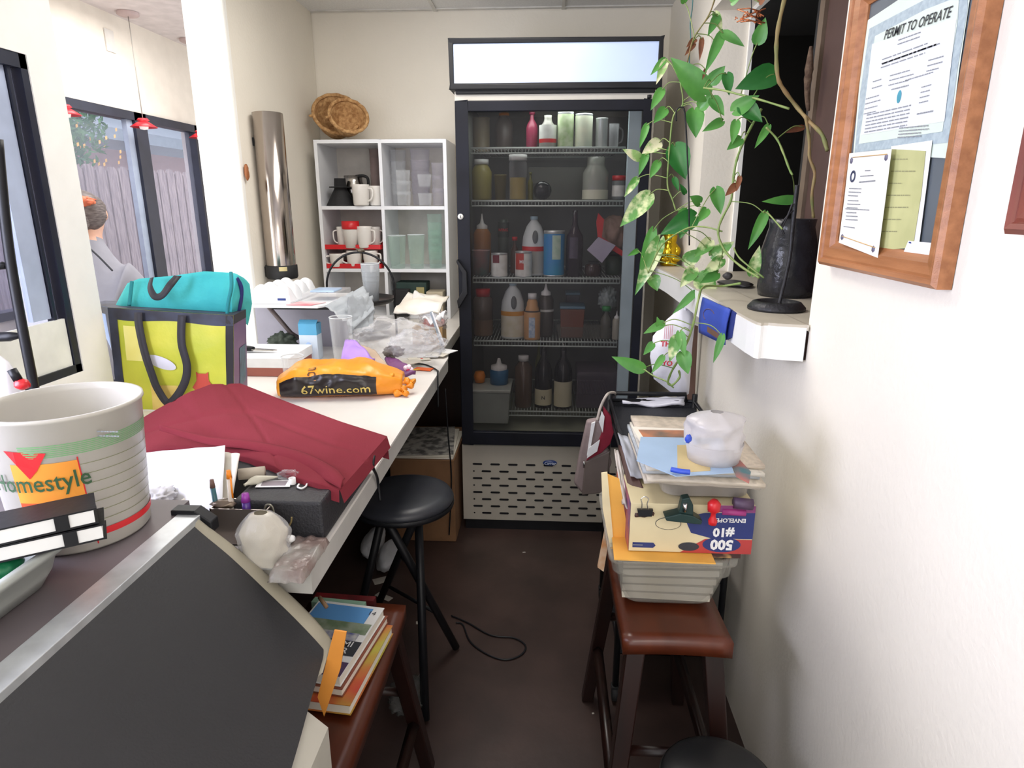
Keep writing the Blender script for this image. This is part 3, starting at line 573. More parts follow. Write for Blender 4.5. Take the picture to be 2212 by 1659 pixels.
# clear film heap
m = MB(FILM); m.blob(at(850, 722, Y=2.18)+Vector((0, 0, -.015)), (.135, .11, .065), .20, 2.2, 2, sub=5, crease=True, flat=.55); m.thing('clear_film_heap', 'large crumpled heap of clear plastic bags in the middle of counter', 'plastic bag')
m = MB(clear('film_two', (222, 224, 228), .16, .12, edge=.25, bump=.2)); m.blob(at(900, 745, Y=2.12)+Vector((0, 0, -.005)), (.09, .07, .05), .22, 2.4, 9, sub=5, crease=True, flat=.5); m.thing('shiny_film_wad', 'shiny clear plastic wad at the front of the crumpled heap', 'plastic bag')
m = MB(mat('dark_clump', (72, 66, 62), .8, c2=(130, 124, 116), scale=30)); m.blob(at(850, 760, Y=2.1)+Vector((0, 0, .0)), (.035, .03, .018), .35, 3, 4); m.thing('dried_herb_clump', 'dark dried herb clump lying under the clear plastic wad', 'herbs')
# sheet of papers leaning
SHP = mat('news_warm', (206, 198, 184), .8, c2=(222, 218, 210), scale=8)
def sheet(px, name, lab, cat, mt, th=.0015, n=10, amp=.006, seed=1, group=None, extra=None):
    P = [at(x, y, Y=Y) for x, y, Y in px]
    m = MB(mt)
    def fn(u, v):
        p = P[0].lerp(P[1], u).lerp(P[3].lerp(P[2], u), v); k = noise.noise(Vector((u*3, v*3, seed)))*amp; return p+Vector((0, -abs(k)*.5, k))
    m.grid(fn, n, n)
    if extra: extra(m, fn)
    return m.thing(name, lab, cat, group, solid=th)
sheet([(882, 632, 2.5), (970, 640, 2.45), (945, 676, 2.3), (850, 676, 2.3)], 'folded_papers', 'folded beige papers lying on top of the plastic heap by shelf', 'papers', SHP, .006, amp=.02)
sheet([(896, 627, 2.48), (925, 645, 2.45), (920, 668, 2.42), (884, 662, 2.42)], 'upright_paper', 'pointed sheet of paper sticking up behind the folded papers', 'paper', mat('paper_shade', (200, 198, 194), .8), .002, seed=3)
sheet([(915, 678, 2.32), (965, 672, 2.32), (950, 695, 2.3), (912, 692, 2.3)], 'crumpled_tissue', 'crumpled white tissue under the folded papers', 'tissue', PAPER, .003, amp=.02, seed=5)
m = MB(mat('grey_strip', (150, 160, 170), .4)); P = [(928, 674), (934, 672), (960, 745), (952, 748)]; m.prism([at(x, y, Y=2.28) for x, y in P], (0, .004, 0)); m.use(PAPER).prism([at(x, y, Y=2.278) for x, y in [(932, 674), (935, 674), (961, 745), (957, 746)]], (0, .001, 0)); m.thing('metal_ruler', 'slim grey strip leaning upright near the counter end', 'strip')
# brown paper bag near the fridge
o = T('paper_bag', 'brown paper bag between counter end and refrigerator', 'bag', (-.46, 2.6, CZ))
a = at(925, 705, Y=2.5)
KB = mat('kraft_bag', (206, 176, 130), .85, c2=(184, 150, 104), scale=5, bump=.3, bscale=12)
zt = at(960, 708, Y=2.5).z
m = MB(KB); m.box(-.535, -.415, 2.50, 2.60, CZ+.001, zt); m.build('body', o)
m = MB(FILM); m.blob((-.46, 2.55, zt+.02), (.05, .05, .05), .35, 3, 6, crease=True); m.build('clear_wrap', o)
m = MB(mat('red_print', (200, 80, 70), .5, c2=(226, 210, 206), scale=14)); m.blob((-.455, 2.54, zt+.012), (.04, .04, .028), .3, 3, 2); m.build('red_packet', o)
# tea packets and napkins
for k, (x, y, rz) in enumerate([(905, 775, .4), (925, 768, .1), (945, 765, -.3), (962, 758, -.5), (885, 782, .7)]):
    c = at(x, y, Z=CZ+.004+.003*k); m = MB(PAPER if k % 2 else PAPER2); m.obox(c, .075, .055, .0022, rz); 
    if k == 0: m.use(RED).obox(c+Vector((.01, 0, .0013)), .008, .014, .0004, rz)
    m.thing('paper_packet', ['white packet with small red print', 'white napkin left of the ruler foot', 'white packet below the ruler foot', 'white napkin nearest the counter corner', 'cream packet partly under plastic wad'][k], 'packet', 'loose packets near the counter corner')
m = MB(BLK); m.tube(spline([at(895, 785, Z=CZ+.003), at(920, 788, Z=CZ+.004), at(944, 800, Z=CZ+.004), (XE+.004, at(956, 812, Z=CZ).y, CZ+.002), (XE+.006, at(956, 812, Z=CZ).y-.02, CZ-.10)]), .0028, 6); m.thing('black_cable', 'thin black cable crossing the counter edge beyond the orange bag', 'cable')
# purple gift bag, floral purple pouch, brown paper, orange tag
sheet([(745, 735, 2.0), (768, 735, 1.98), (810, 778, 1.9), (735, 790, 1.86)], 'lilac_gift_bag', 'lilac bag with pink flower standing behind the orange bag', 'bag', mat('lilac', (176, 140, 214), .45, c2=(160, 124, 206), scale=6), .01, amp=.012,
      extra=lambda m, fn: [m.use(mat('flower_pink', (236, 96, 120), .5)).lathe([(0, .001), (.007, 0)], fn(.5, .88)+Vector((dx, -.016, dz)), 10, R=Matrix.Rotation(math.pi/2, 3, 'X')) for dx, dz in ((-.009, .006), (.009, .006), (0, .0), (-.006, -.008), (.006, -.008))])
sheet([(780, 745, 2.05), (808, 755, 2.02), (838, 790, 1.88), (790, 792, 1.88)], 'brown_paper_sheet', 'folded tan paper sheet leaning beside the lilac bag', 'paper', mat('tan_paper', (190, 168, 146), .8), .003, seed=2)
def flowers(m, fn):
    c = fn(.88, .75)+Vector((0, -.004, .004))
    for k in range(5):
        a = k*1.257; m.use(mat('petal_white', (244, 220, 226), .5)).lathe([(0, .0015), (.0065, 0)], c+Vector((.009*math.cos(a), -.002, .009*math.sin(a))), 10, R=Matrix.Rotation(math.pi/2-.5, 3, 'X'))
    m.use(mat('petal_core', (220, 70, 110), .5)).lathe([(0, .003), (.004, 0)], c+Vector((0, -.003, 0)), 8, R=Matrix.Rotation(math.pi/2-.5, 3, 'X'))
sheet([(832, 772, 2.08), (862, 778, 2.05), (898, 805, 1.93), (850, 815, 1.88)], 'purple_floral_pouch', 'purple floral pouch with white flower right of the orange bag', 'pouch', mat('plum', (132, 78, 128), .5, c2=(108, 60, 110), scale=9), .012, amp=.01, extra=flowers)
m = MB(ORG); c = at(915, 797, Z=CZ+.004); m.use(mat('orange_tag', (236, 106, 44), .5)).obox(c, .06, .03, .003, -.2); m.use(YEL).prism([c+Vector((-.04, -.03, .002)), c+Vector((-.01, -.012, .002)), c+Vector((-.045, -.045, .002))], (0, 0, .002)); m.thing('orange_tag', 'small orange and yellow tag near the counter edge', 'tag')
# chopsticks
a = at(870, 825, Z=CZ+.004); m = MB(mat('bamboo', (214, 196, 160), .5)); m.tube([a, at(898, 822, Z=CZ+.004)], .003, 6); m.tube([a+Vector((-.01, .012, 0)), at(898, 819, Z=CZ+.004)], .003, 6); m.thing('chopsticks', 'pair of pale chopsticks sticking out behind the orange bag', 'chopsticks')
# ------------------------------------------------------- orange wine bag
OR = mat('bag_orange', (244, 166, 48), .35, c2=(232, 142, 30), scale=7, bump=.35, bscale=14)
ba = at(594, 868, Z=CZ); bb = at(868, 862, Z=CZ)
axis = (bb-ba); Lx = axis.length; ax = axis.normalized(); ay = Vector((-ax.y, ax.x, 0))
def bagfn(u, v):
    # u along, v around section
    env = (math.sin(min(1, u*2.6+.42)*math.pi/2))*(1-.42*max(0, u-.72)/.28)
    w = .080*env*(1+.0*u); hgt = .100*env
    a = v*2*math.pi; cs, sn = math.cos(a), math.sin(a)
    x = math.copysign(abs(cs)**.75, cs)*w; z = math.copysign(abs(sn)**.8, sn)*hgt*.5
    k = noise.noise(Vector((u*7, cs*2, sn*2)))*.012+abs(noise.noise(Vector((u*14, cs*3, sn*3+4))))*.006
    z = z+hgt*.5; s_ = 1+k*8
    return ba+ax*(u*Lx)+ay*(.075+x*s_)+Vector((0, 0, max(.001, z*s_*.95)))
m = MB(OR); m.grid(bagfn, 60, 40)
for u in (0, 1):
    ring = [bagfn(u, k/40) for k in range(40)]; m.add(ring, [tuple(range(40))])
bag = m.thing('orange_wine_bag', 'orange plastic shopping bag with black band reading 67wine.com', 'bag')
# band: part of the surface on the camera side (v about .5 .. .70 -> facing -y)
def on(u, v, k=.0012):
    p = bagfn(u, v); e = 1e-3; n = (bagfn(min(1, u+e), v)-p).cross(bagfn(u, v+e)-p)
    c = ba+ax*(u*Lx)+ay*.075+Vector((0, 0, .04)); n.normalize()
    if n.dot(p-c) < 0: n = -n
    return p+n*k
# v for front side: ay direction is +y-ish, so front = cos<0 -> v around .5
m = MB(mat('bag_black', (34, 28, 26), .3, bump=.3, bscale=14)); m.grid(lambda u, v: on(.03+.77*u, .635-.20*v+.012*math.sin(u*9)-.02*u, .0012), 44, 14); m.build('black_band', bag)
m = MB(mat('gold_print', (206, 182, 96), .5)); m.text('67wine.com', .040, (0, 0, 0), fn=lambda x, y: on(.21+x/Lx, .560-.01*(.25+x/Lx)-(y-.006)*2.6, .0026), bold=.003)
m.build('shop_name', bag)
m = MB(mat('brown_print', (92, 56, 30), .5)); m.text('nc', .055, (0, 0, 0), fn=lambda x, y: on(.27+y*2.6, .34+x*1.7, .002)); m.text('wine', .03, (0, 0, 0), fn=lambda x, y: on(.4+x/Lx, .655-y*2, .002)); m.build('brown_lettering', bag)
m = MB(OR); c = at(862, 835, Y=1.8)
m.tube(spline([bagfn(.9, .35), c+Vector((.0, 0, .01)), at(884, 822, Y=1.82), at(893, 829, Y=1.82), at(872, 838, Y=1.8), at(875, 850, Y=1.78), bagfn(.93, .6)]), [.008+.005*math.sin(k) for k in range(49)], 8); m.build('tied_handle', bag)
# ------------------------------------------------------- tote bag with teal bag
tb = T('tote_bag', 'yellow green printed tote bag with black straps standing on counter', 'bag', (-1.0, 1.62, CZ))
TY = 1.62
Lm = mat('tote_lime', (206, 204, 66), .5, c2=(178, 188, 50), scale=7, bump=.3, bscale=22); Nv = mat('tote_border', (58, 64, 84), .6, c2=(34, 34, 44), scale=14)
TL = at(233, 664, Y=TY); TR = at(505, 681, Y=TY); BLt = Vector((at(258, 890, Y=TY).x, TY, CZ+.002)); BRt = Vector((at(506, 890, Y=TY).x, TY, CZ+.002))
def face(A, B, C, D, bulge=0, seed=0):
    # A top-left B top-right C bottom-right D bottom-left
    def fn(u, v):
        p = A.lerp(B, u).lerp(D.lerp(C, u), v); k = noise.noise(Vector((u*4, v*4, seed)))*.004
        return p+Vector((0, -bulge*math.sin(math.pi*u)*math.sin(math.pi*min(1, v+.15))-abs(k), 0))
    return fn
ff = face(TL, TR, BRt, BLt, .012, 1)
m = MB(Lm); m.grid(ff, 24, 24); m.build('front_panel', tb)
off = lambda d: (lambda u, v: ff(u, v)+Vector((0, -d, 0)))
m = MB(Nv); m.grid(lambda u, v: off(.0015)(u, v*.10+.012*math.sin(u*9)*v), 24, 3); m.grid(lambda u, v: off(.0015)(u*.075, v), 3, 24); m.use(mat('tote_black', (26, 24, 28), .6)); m.grid(lambda u, v: off(.0015)(.94+u*.06, v), 3, 24); m.build('border', tb)
m = MB(mat('patch_cream', (238, 232, 150), .5, c2=(230, 220, 120), scale=9)); m.grid(lambda u, v: off(.001)(.12+u*.14, .16+v*.34), 6, 6); m.use(mat('print_white', (216, 216, 226), .5)); m.lathe([(0, .001), (.9, 0.0005), (1, 0)], ff(.42, .5)+Vector((.0, -.004, 0)), 24, R=Matrix.Rotation(.35, 3, 'Y') @ Matrix.Rotation(math.pi/2, 3, 'X') @ Matrix.Diagonal((.042, .016, 1)))
m.use(mat('print_red', (190, 70, 56), .5)); P = [(.70, .62), (.72, .64), (.78, .64), (.80, .62), (.80, .72), (.84, .80), (.80, .86), (.80, 1), (.71, 1), (.70, .86), (.66, .80), (.70, .72)]
m.add([off(.0022)(u, v*.94) for u, v in P], [tuple(range(len(P)))]); m.use(mat('print_gold', (226, 200, 110), .5, c2=(214, 180, 90), scale=20)); m.grid(lambda u, v: off(.001)(.3+u*.28, .74+v*.26), 8, 8); m.build('printed_patches', tb)
m = MB(mat('gusset_purple', (112, 80, 118), .5, c2=(90, 66, 104), scale=8)); GR1 = at(531, 668, Y=1.76); GB = Vector((at(541, 840, Y=1.80).x, 1.78, CZ+.002))
gf = face(TR, GR1, GB, BRt, 0, 4); m.grid(gf, 8, 16); m.build('side_gusset', tb)
m = MB(mat('tote_black', (26, 24, 28), .6)); m.grid(lambda u, v: gf(u, v*.09)+Vector((.001, -.001, 0)), 6, 2); m.use(mat('teal_print', (64, 112, 128), .5, c2=(40, 60, 84), scale=20)); m.grid(lambda u, v: gf(.42+.46*u, .38+v*.42)+Vector((.0015, -.0015, 0)), 5, 8); m.build('gusset_print', tb)
m = MB(mat('gusset_blue', (176, 200, 240), .4, c2=(120, 160, 226), scale=6)); GL = at(196, 656, Y=1.72); lf = face(GL, TL, BLt, Vector((BLt.x-.035, 1.74, CZ+.002)), 0, 7); m.grid(lf, 8, 16); m.build('left_gusset', tb)
m = MB(Nv); m.grid(lambda u, v: lf(u, v*.07)+Vector((0, -.001, 0)), 6, 2); m.grid(lambda u, v: lf(.82+.18*u, v)+Vector((0, -.001, 0)), 3, 14)
m.add([GL, TL, TR, GR1, GR1+Vector((-.02, .06, 0)), GL+Vector((.0, .06, 0))], [(0, 1, 2, 3, 4, 5)])
m.build('rear_border', tb)
SB = mat('strap_black', (38, 36, 44), .6)
P = spline([ff(.27, .02), ff(.28, .14), ff(.32, .38), ff(.37, .62), ff(.40, .76), ff(.475, .90), ff(.56, .82), ff(.64, .66), ff(.66, .5), ff(.625, .3), ff(.62, .12), ff(.62, .02)], 6)
m = MB(SB); w = .0105; n = len(P)
vs = []; 
for i, p in enumerate(P):
    t = (P[min(i+1, n-1)]-P[max(i-1, 0)]).normalized(); sd = Vector((t.z, 0, -t.x)).normalized()*w*(1 if .12 < i/n < .0 else 1)
    b = -.010-.012*math.sin(math.pi*i/n); vs += [p+sd+Vector((0, b, 0)), p-sd+Vector((0, b, 0))]
m.add(vs, [(2*i, 2*i+1, 2*i+3, 2*i+2) for i in range(n-1)], True); m.build('strap', tb, solid=.002)
# teal bag
TEAL = mat('teal_fleece', (70, 190, 190), .8, c2=(44, 160, 166), scale=5, bump=.2, bscale=50)
def tealfn(u, v):
    top_ = [(255, 650), (275, 612), (300, 602), (370, 596), (440, 586), (500, 590), (512, 596), (517, 640), (508, 690)]
    s = u*(len(top_)-1); i = min(int(s), len(top_)-2); t = s-i; x = top_[i][0]*(1-t)+top_[i+1][0]*t; y = top_[i][1]*(1-t)+top_[i+1][1]*t
    a = at(x, y, Y=1.71); b = at(min(max(x, 268), 505), 700, Y=1.685)
    p = a.lerp(b, v); k = noise.noise(Vector((u*6, v*3, 2)))*.008
    return p+Vector((0, -.022*math.sin(math.pi*v)+k, 0))
te = T('teal_bag', 'teal fleece bag with black webbing handle stuffed in the tote bag', 'bag', (-.98, 1.7, 1.1))
m = MB(TEAL); m.grid(tealfn, 40, 14); m.grid(lambda u, v: tealfn(u, 0)+Vector((0, .07*v, -.03*v*v)), 40, 4); m.build('body', te)
m = MB(mat('teal_dark', (30, 128, 134), .8)); m.tube(spline([at(499, 588, Y=1.68), at(500, 620, Y=1.66), at(493, 655, Y=1.65), at(490, 690, Y=1.645)]), .005, 6); m.build('seam_piping', te); m = MB(_M['teal_dark']); m.tube(spline([at(285, 608, Y=1.68), at(282, 635, Y=1.665), at(279, 660, Y=1.65)]), .005, 6); m.build('seam_piping', te)
m = MB(mat('navy_trim', (34, 44, 110), .6)); m.tube(spline([at(510, 600, Y=1.71), at(520, 620, Y=1.72), at(519, 650, Y=1.72), at(514, 672, Y=1.72)]), .007, 6); m.build('navy_trim', te)
m = MB(SB); P = [at(x, y, Y=yy) for x, y, yy in spline([(328, 600, 1.66), (324, 620, 1.635), (334, 640, 1.62), (350, 638, 1.62), (368, 615, 1.63), (384, 596, 1.66)], 6)]
vs = []; n = len(P)
for i, p in enumerate(P):
    t = (P[min(i+1, n-1)]-P[max(i-1, 0)]).normalized(); sd = Vector((t.z, .4*math.cos(i*.2), -t.x)).normalized()*.009; vs += [p+sd, p-sd]
m.add(vs, [(2*i, 2*i+1, 2*i+3, 2*i+2) for i in range(n-1)], True); m.build('handle', te, solid=.002)
# ------------------------------------------------------- cubby shelf
cb = T('cubby_shelf', 'white cube storage shelf standing on counter against the back wall', 'shelf', (-.78, 3.2, CZ))
CX0, CX1, CY0, CY1, CZ1 = -1.085, -.472, 3.10, 3.38, 1.703
cwm = mat('cubby_white', (232, 234, 238), .4, var=.02); t = .016
m = MB(cwm); m.box(CX0, CX0+t, CY0, CY1, CZ+.001, CZ1); m.box(CX1-t, CX1, CY0, CY1, CZ+.001, CZ1); mxx = (CX0+CX1)/2; m.box(mxx-.007, mxx+.007, CY0, CY1, CZ+.001, CZ1)
lv = [CZ+.001, 1.104, 1.394, CZ1-t]
for z in lv: m.box(CX0+t, mxx-.007, CY0, CY1, z, z+t); m.box(mxx+.007, CX1-t, CY0, CY1, z, z+t)
m.build('frame', cb, bevel=.001)
m = MB(mat('cubby_back', (206, 200, 192), .6)); m.box(CX0, CX1, CY1, CY1+.006, CZ+.001, CZ1); m.build('back_panel', cb)
zT, zM, zB = lv[2]+t+.001, lv[1]+t+.001, lv[0]+t+.001
CYF = 3.13
def mug(px0, px1, yt, zb, Y, lab, hd=1, grp='white mugs in the cube shelf', name='white_mug', mt=MUG):
    c, r, h = place(px0, px1, yt, zb, Y); o = T(name, lab, 'mug', c, grp)
    m = MB(mt); m.lathe([(0, 0), (r*.8, 0), (r*.9, h*.06), (r, h*.9), (r, h), (r*.93, h), (r*.85, h*.1), (0, h*.08)], c, 26); m.build('body', o)
    m = MB(mt); m.tube(spline([c+Vector((hd*r*.92, -.3*r, h*.82)), c+Vector((hd*r*1.45, -.5*r, h*.75)), c+Vector((hd*r*1.4, -.5*r, h*.35)), c+Vector((hd*r*.85, -.3*r, h*.2))], 5), r*.12, 8); m.build('handle', o); return o
# carafes
c, r, h = place(703, 765, 386, zT, CYF+.05); o = T('black_carafe', 'black conical coffee carafe in the top left cube', 'carafe', c)
m = MB(BLKM); m.lathe([(0, 0), (r, 0), (r, .02*h), (r*.42, .62*h), (r*.42, .66*h), (r*.75, .66*h), (r*.75, .70*h), (r*.42, .70*h), (r*.38, h), (0, h)], c, 30); m.build('body', o)
c, r, h = place(735, 790, 380, zT, CYF+.13); o = T('steel_carafe', 'steel topped carafe with black handle behind the black carafe', 'carafe', c)
m = MB(STEEL); m.lathe([(0, 0), (r*.8, 0), (r*.85, h*.6), (r*.7, h*.8), (r*.7, h), (0, h)], c, 28); m.build('body', o)
m = MB(BLKM); m.tube(spline([c+Vector((r*.3, -.02, h*.97)), c+Vector((r*1.0, -.03, h*.98)), c+Vector((r*1.3, -.03, h*.85)), c+Vector((r*1.2, -.03, h*.4))]), .007, 8); m.build('handle', o)
mug(760, 797, 399, zT, CYF-.01, 'white mug beside the black carafe, top left cube', 1)
mug(796, 825, 402, zT, CYF+.02, 'white mug tight against the divider, top left cube', 1)
def stack(px0, px1, yt, zb, Y, n, lab, mt=GLASS, grp='stacked tumblers in the cube shelf', taper=.8):
    c, r, h = place(px0, px1, yt, zb, Y); step = h*.6/max(1, n-1) if n > 1 else 0; hh = h-step*(n-1)
    for k in range(n):
        cc = c+Vector((0, 0, step*k)); o = T('stacked_tumbler', lab+(' (lowest of stack)' if k == 0 and n > 1 else ', topmost of its stack' if k == n-1 and n > 1 else ', inner one of the stack' if n > 1 else ''), 'glass', cc, grp) if False else None
        m = MB(mt); m.lathe([(0, 0), (r*taper, 0), (r, hh), (r*.96, hh), (r*taper*.95, .004), (0, .004)], cc, 24)
        l = lab if n == 1 else lab+', '+(['lowest', 'second from bottom', 'third from bottom', 'fourth from bottom', 'fifth from bottom', 'sixth from bottom'][k] if k < n-1 else 'topmost')
        m.thing('stacked_tumbler', l, 'glass', grp)
PG = clear('purple_grey_glass', (212, 208, 220), .06, .08, edge=.3); BG = clear('brown_glass', (160, 140, 136), .3, .1)
stack(797, 820, 322, zT+.0, CYF+.12, 5, 'brownish tumbler stack at right of the top left cube', BG)
stack(842, 876, 325, zT, CYF+.12, 4, 'clear tumbler stack at left rear of top right cube')
stack(854, 886, 368, zT, CYF, 3, 'clear tumbler stack at left front of top right cube')
stack(885, 928, 322, zT, CYF+.1, 4, 'tall greyish tumbler stack in the middle of top right cube', PG)
stack(901, 932, 377, zT, CYF, 2, 'flared clear tumbler stack at centre front of top right cube')
stack(931, 958, 352, zT, CYF+.04, 3, 'clear tumbler stack at right of top right cube', PG)
tumbler('heavy_tumbler', 'thick bottomed glass at left of middle right cube', 838, 876, 509, zM, CYF, GGLASS, 'pair of thick bottomed glasses')
tumbler('heavy_tumbler', 'thick bottomed glass at centre of middle right cube', 880, 917, 507, zM, CYF, GGLASS, 'pair of thick bottomed glasses')
stack(922, 954, 463, zM, CYF+.03, 5, 'green tinted glass stack at right of middle right cube', GGLASS)
# red trays and cups
def tray(x0, x1, z, lab):
    m = MB(RED); a = at(x0, 530, Y=CYF).x; b = at(x1, 530, Y=CYF).x
    m.box(a, b, CYF-.02, CYF+.2, z, z+.004); m.box(a, b, CYF-.024, CYF-.02, z, z+.022); m.box(a, b, CYF+.2, CYF+.204, z, z+.022); m.box(a-.003, a, CYF-.02, CYF+.2, z, z+.022); m.box(b, b+.003, CYF-.02, CYF+.2, z, z+.022)
    m.thing('red_tray', lab, 'tray', 'red trays in the middle left cube', bevel=.001)
zt1 = zM; zt2 = at(760, 538, Y=CYF).z
tray(706, 822, zt1, 'red plastic tray on the floor of the middle left cube'); tray(704, 824, zt2, 'red plastic tray resting on the lower cups in cube')
mug(712, 742, 548, zt1+.005, CYF, 'white cup at left on the lower red tray', -1, name='lower_cup'); mug(748, 782, 541, zt1+.005, CYF+.01, 'white cup in the middle on the lower red tray', -1, name='lower_cup'); mug(784, 816, 541, zt1+.005, CYF, 'white cup at right on the lower red tray', 1, name='lower_cup')
mug(727, 752, 490, zt2+.005, CYF+.03, 'white cup at left on the upper red tray', -1); mug(770, 803, 489, zt2+.005, CYF, 'white cup with clear handle at centre right of upper red tray', 1); mug(795, 822, 490, zt2+.005, CYF+.07, 'white cup in shadow at right rear of upper red tray', 1)
c, r, h = place(738, 775, 478, zt2+.005, CYF-.005); o = T('red_lidded_cup', 'white cup with red lid on the upper red tray', 'cup', c); m = MB(MUG); m.lathe([(0, 0), (r*.72, 0), (r*.92, h*.72)], c, 24); m.build('body', o); m = MB(RED); m.lathe([(r*.96, h*.7), (r, h*.72), (r, h), (0, h)], c, 24); m.build('lid', o)
# lower right cube : boxes
c = at(892, 640, Y=CYF+.03)
boxy('dark_green_box', 'dark green box with tan label in the lower right cube', 'box', 860, 925, 608, zB, CYF+.06, .1, mat('deep_green', (40, 62, 56), .6))
boxy('cream_box', 'cream box with purple stripe at right of the lower right cube', 'box', 924, 960, 628, zB, CYF+.02, .1, mat('cream_card', (196, 184, 160), .6))
a = at(903, 625, Y=CYF+.0); m = MB(mat('tan_label', (160, 150, 100), .6)); m.box(a.x-.008, a.x+.03, CYF-.002, CYF+.004, a.z-.05, a.z+.01); m.thing('tan_card', 'tan card standing before the dark green box', 'card')
boxy('black_caddy', 'black caddy standing in front of the dark green box', 'caddy', 850, 884, 625, zB, CYF-.06, .06, BLKM)
# wicker baskets
WK = mat('wicker', (206, 164, 112), .8, c2=(160, 116, 70), scale=60, bump=.6, bscale=90)
def basket(px, py, rx, R, nm, lab, depth):
    c = at(px, py, Y=3.2 if rx > .1 else 3.13); o = T(nm, lab, 'basket', c, 'nested wicker baskets on the cube shelf')
    R_ = R
    m = MB(WK); n = 9
    prof = [(rx*(.28), -depth), (rx*.5, -depth*.95), (rx*.75, -depth*.6), (rx*.93, -depth*.2), (rx, 0), (rx*.95, .002), (rx*.85, -depth*.25), (rx*.6, -depth*.7), (rx*.3, -depth*.88), (0, -depth*.9)]
    m.lathe([(0, -depth)]+prof, c, 32, R=R_); wb = m.build('woven_body', o)
    m = MB(WK)
    pts = [c+R_ @ Vector(((rx*.99)*math.cos(a), rx*.99*math.sin(a), .002*math.sin(a*14))) for a in [2*math.pi*k/64 for k in range(64)]]
    m.tube(pts, .0085, 8, closed=True); m.build('braided_rim', wb)
    for s in (0,):
        a0 = 3.3; p = c+R_ @ Vector((rx*1.08*math.cos(a0), rx*1.08*math.sin(a0), 0)); m = MB(WK); m.lathe([(0, -.006), (.012, -.003), (.014, .004), (0, .008)], p, 10); m.build('loop_handle', o)
    return o
def axr(v): return Vector(v).to_track_quat('Z', 'Y').to_matrix()
basket(728, 246, .108, axr((.30, -.72, .50)), 'wicker_basket', 'larger outer wicker basket on top of the cube shelf', .12)
basket(753, 250, .086, axr((.36, -.70, .46)), 'wicker_basket', 'smaller wicker basket nested in the larger one', .105)
# cup dispenser on the wall
c = at(577, 250, Y=2.72); c2 = at(600, 592, Y=2.72); zt = 1.757; zb_ = 1.135; dx = XL+.064; DYY = 2.615
o = T('cup_dispenser', 'tall polished steel cup dispenser tube mounted on the left wall', 'dispenser', (dx, DYY, zb_))
ST2 = mat('polished_steel', (176, 166, 158), .16, 1, var=.02)
m = MB(ST2); m.lathe([(.057, zb_+.04), (.057, zt-.002), (.052, zt), (0, zt)], (dx, DYY, 0), 40); m.build('tube', o)
m = MB(BLKM); m.lathe([(.035, zb_-.012), (.058, zb_-.008), (.062, zb_), (.062, zb_+.045), (.056, zb_+.047)], (dx, DYY, 0), 40); m.box(XL+.001, dx-.04, DYY-.02, DYY+.02, zb_, zb_+.04); m.build('collar', o)
m = MB(mat('gold_plate', (190, 176, 130), .4)); m.lathe([(.0625, zb_+.026), (.0625, zb_+.042)], (dx, DYY, 0), 10, ang=(-1.35, -.85)); m.build('name_plate', o)
m = MB(BLK); m.box(XL+.001, dx-.045, DYY-.015, DYY+.015, zt-.12, zt-.09); m.build('bracket', o)
m = MB(mat('copper_tag', (150, 90, 50), .6)); c = at(549, 372, X=XL+.02); m.blob((XL+.012, 2.50, at(549, 372, Y=2.5).z), (.008, .012, .03), .2, 2, 1, sub=3); m.thing('hanging_tag', 'small brown ornament hanging on left wall beside the steel dispenser', 'ornament')
# ================================================================== NEAR DESK AND CLUTTER
NZ = .97; NX = -.515
nd = T('near_cabinet', 'grey topped cabinet with aluminium edge strip and sloping charcoal front panel', 'cabinet', (-.8, .4, 0))
m = MB(mat('grey_top', (104, 96, 98), .45, var=.06, scale=8)); m.box(XL+.005, NX-.035, .05, .86, NZ-.02, NZ); m.box(XL+.005, -.56, .86, .905, NZ-.02, NZ); m.build('grey_top', nd)
m = MB(mat('under_white', (206, 204, 198), .5)); m.box(XL+.01, NX-.01, .06, .68, .02, NZ-.021); m.build('carcass', nd)
m = MB(ALU); m.box(NX-.035, NX, .05, .86, NZ-.018, NZ+.002); m.build('edge_strip', nd, bevel=.001)
m = MB(BLK); a = NX; m.prism([(NX-.045, .853, NZ-.02), (NX-.045, .853, NZ+.008), (NX-.008, .853, NZ+.008), (NX+.016, .853, NZ-.010), (NX+.016, .853, NZ-.028)], (0, .022, 0)); m.build('corner_cap', nd, bevel=.002)
def onp(x, y, s=1.0, x0=NX, z0=.962):
    d = ray(x, y); t = (z0+s*x0-H)/(d[2]+s*d[0]); return Vector((d[0]*t, d[1]*t, H+d[2]*t))
out = [(424, 1118), (452, 1140), (520, 1192), (600, 1262), (660, 1318), (706, 1370), (714, 1392), (700, 1440), (676, 1520), (655, 1590), (634, 1659), (610, 1740)]
op = spline([onp(x, y) for x, y in out], 5)
inn = [(412, 1130), (440, 1155), (500, 1205), (576, 1277), (634, 1333), (690, 1392), (699, 1410), (690, 1450), (668, 1524), (650, 1590), (630, 1659), (606, 1740)]
ip = spline([onp(x, y) for x, y in inn], 5)
nrm = Vector((1, 0, 1)).normalized()
near = [Vector((NX+.001+.62*0, .12, .961))]
end = [Vector((ip[-1].x, .12, ip[-1].z)), Vector((NX+.001, .12, .961))]
m = MB(mat('charcoal_panel', (40, 40, 42), .55, var=.1, scale=4, bump=.1, bscale=300)); m.prism([p for p in ip]+end, -nrm*.012); m.build('front_panel', nd)
m = MB(mat('khaki_edging', (150, 144, 126), .6, var=.08)); n = len(op)
vs = [p for p in op]+[p+nrm*.004 for p in op]+[p+nrm*.004 for p in ip]+[p-nrm*.0005 for p in ip]+[p-nrm*.02 for p in op]
k = 36
vs = []; 
for i in range(0, k+1): vs += [op[i]-nrm*.02, op[i]+nrm*.001, op[i]*.75+ip[i]*.25+nrm*.004, op[i]*.25+ip[i]*.75+nrm*.003, ip[i]-nrm*.001]
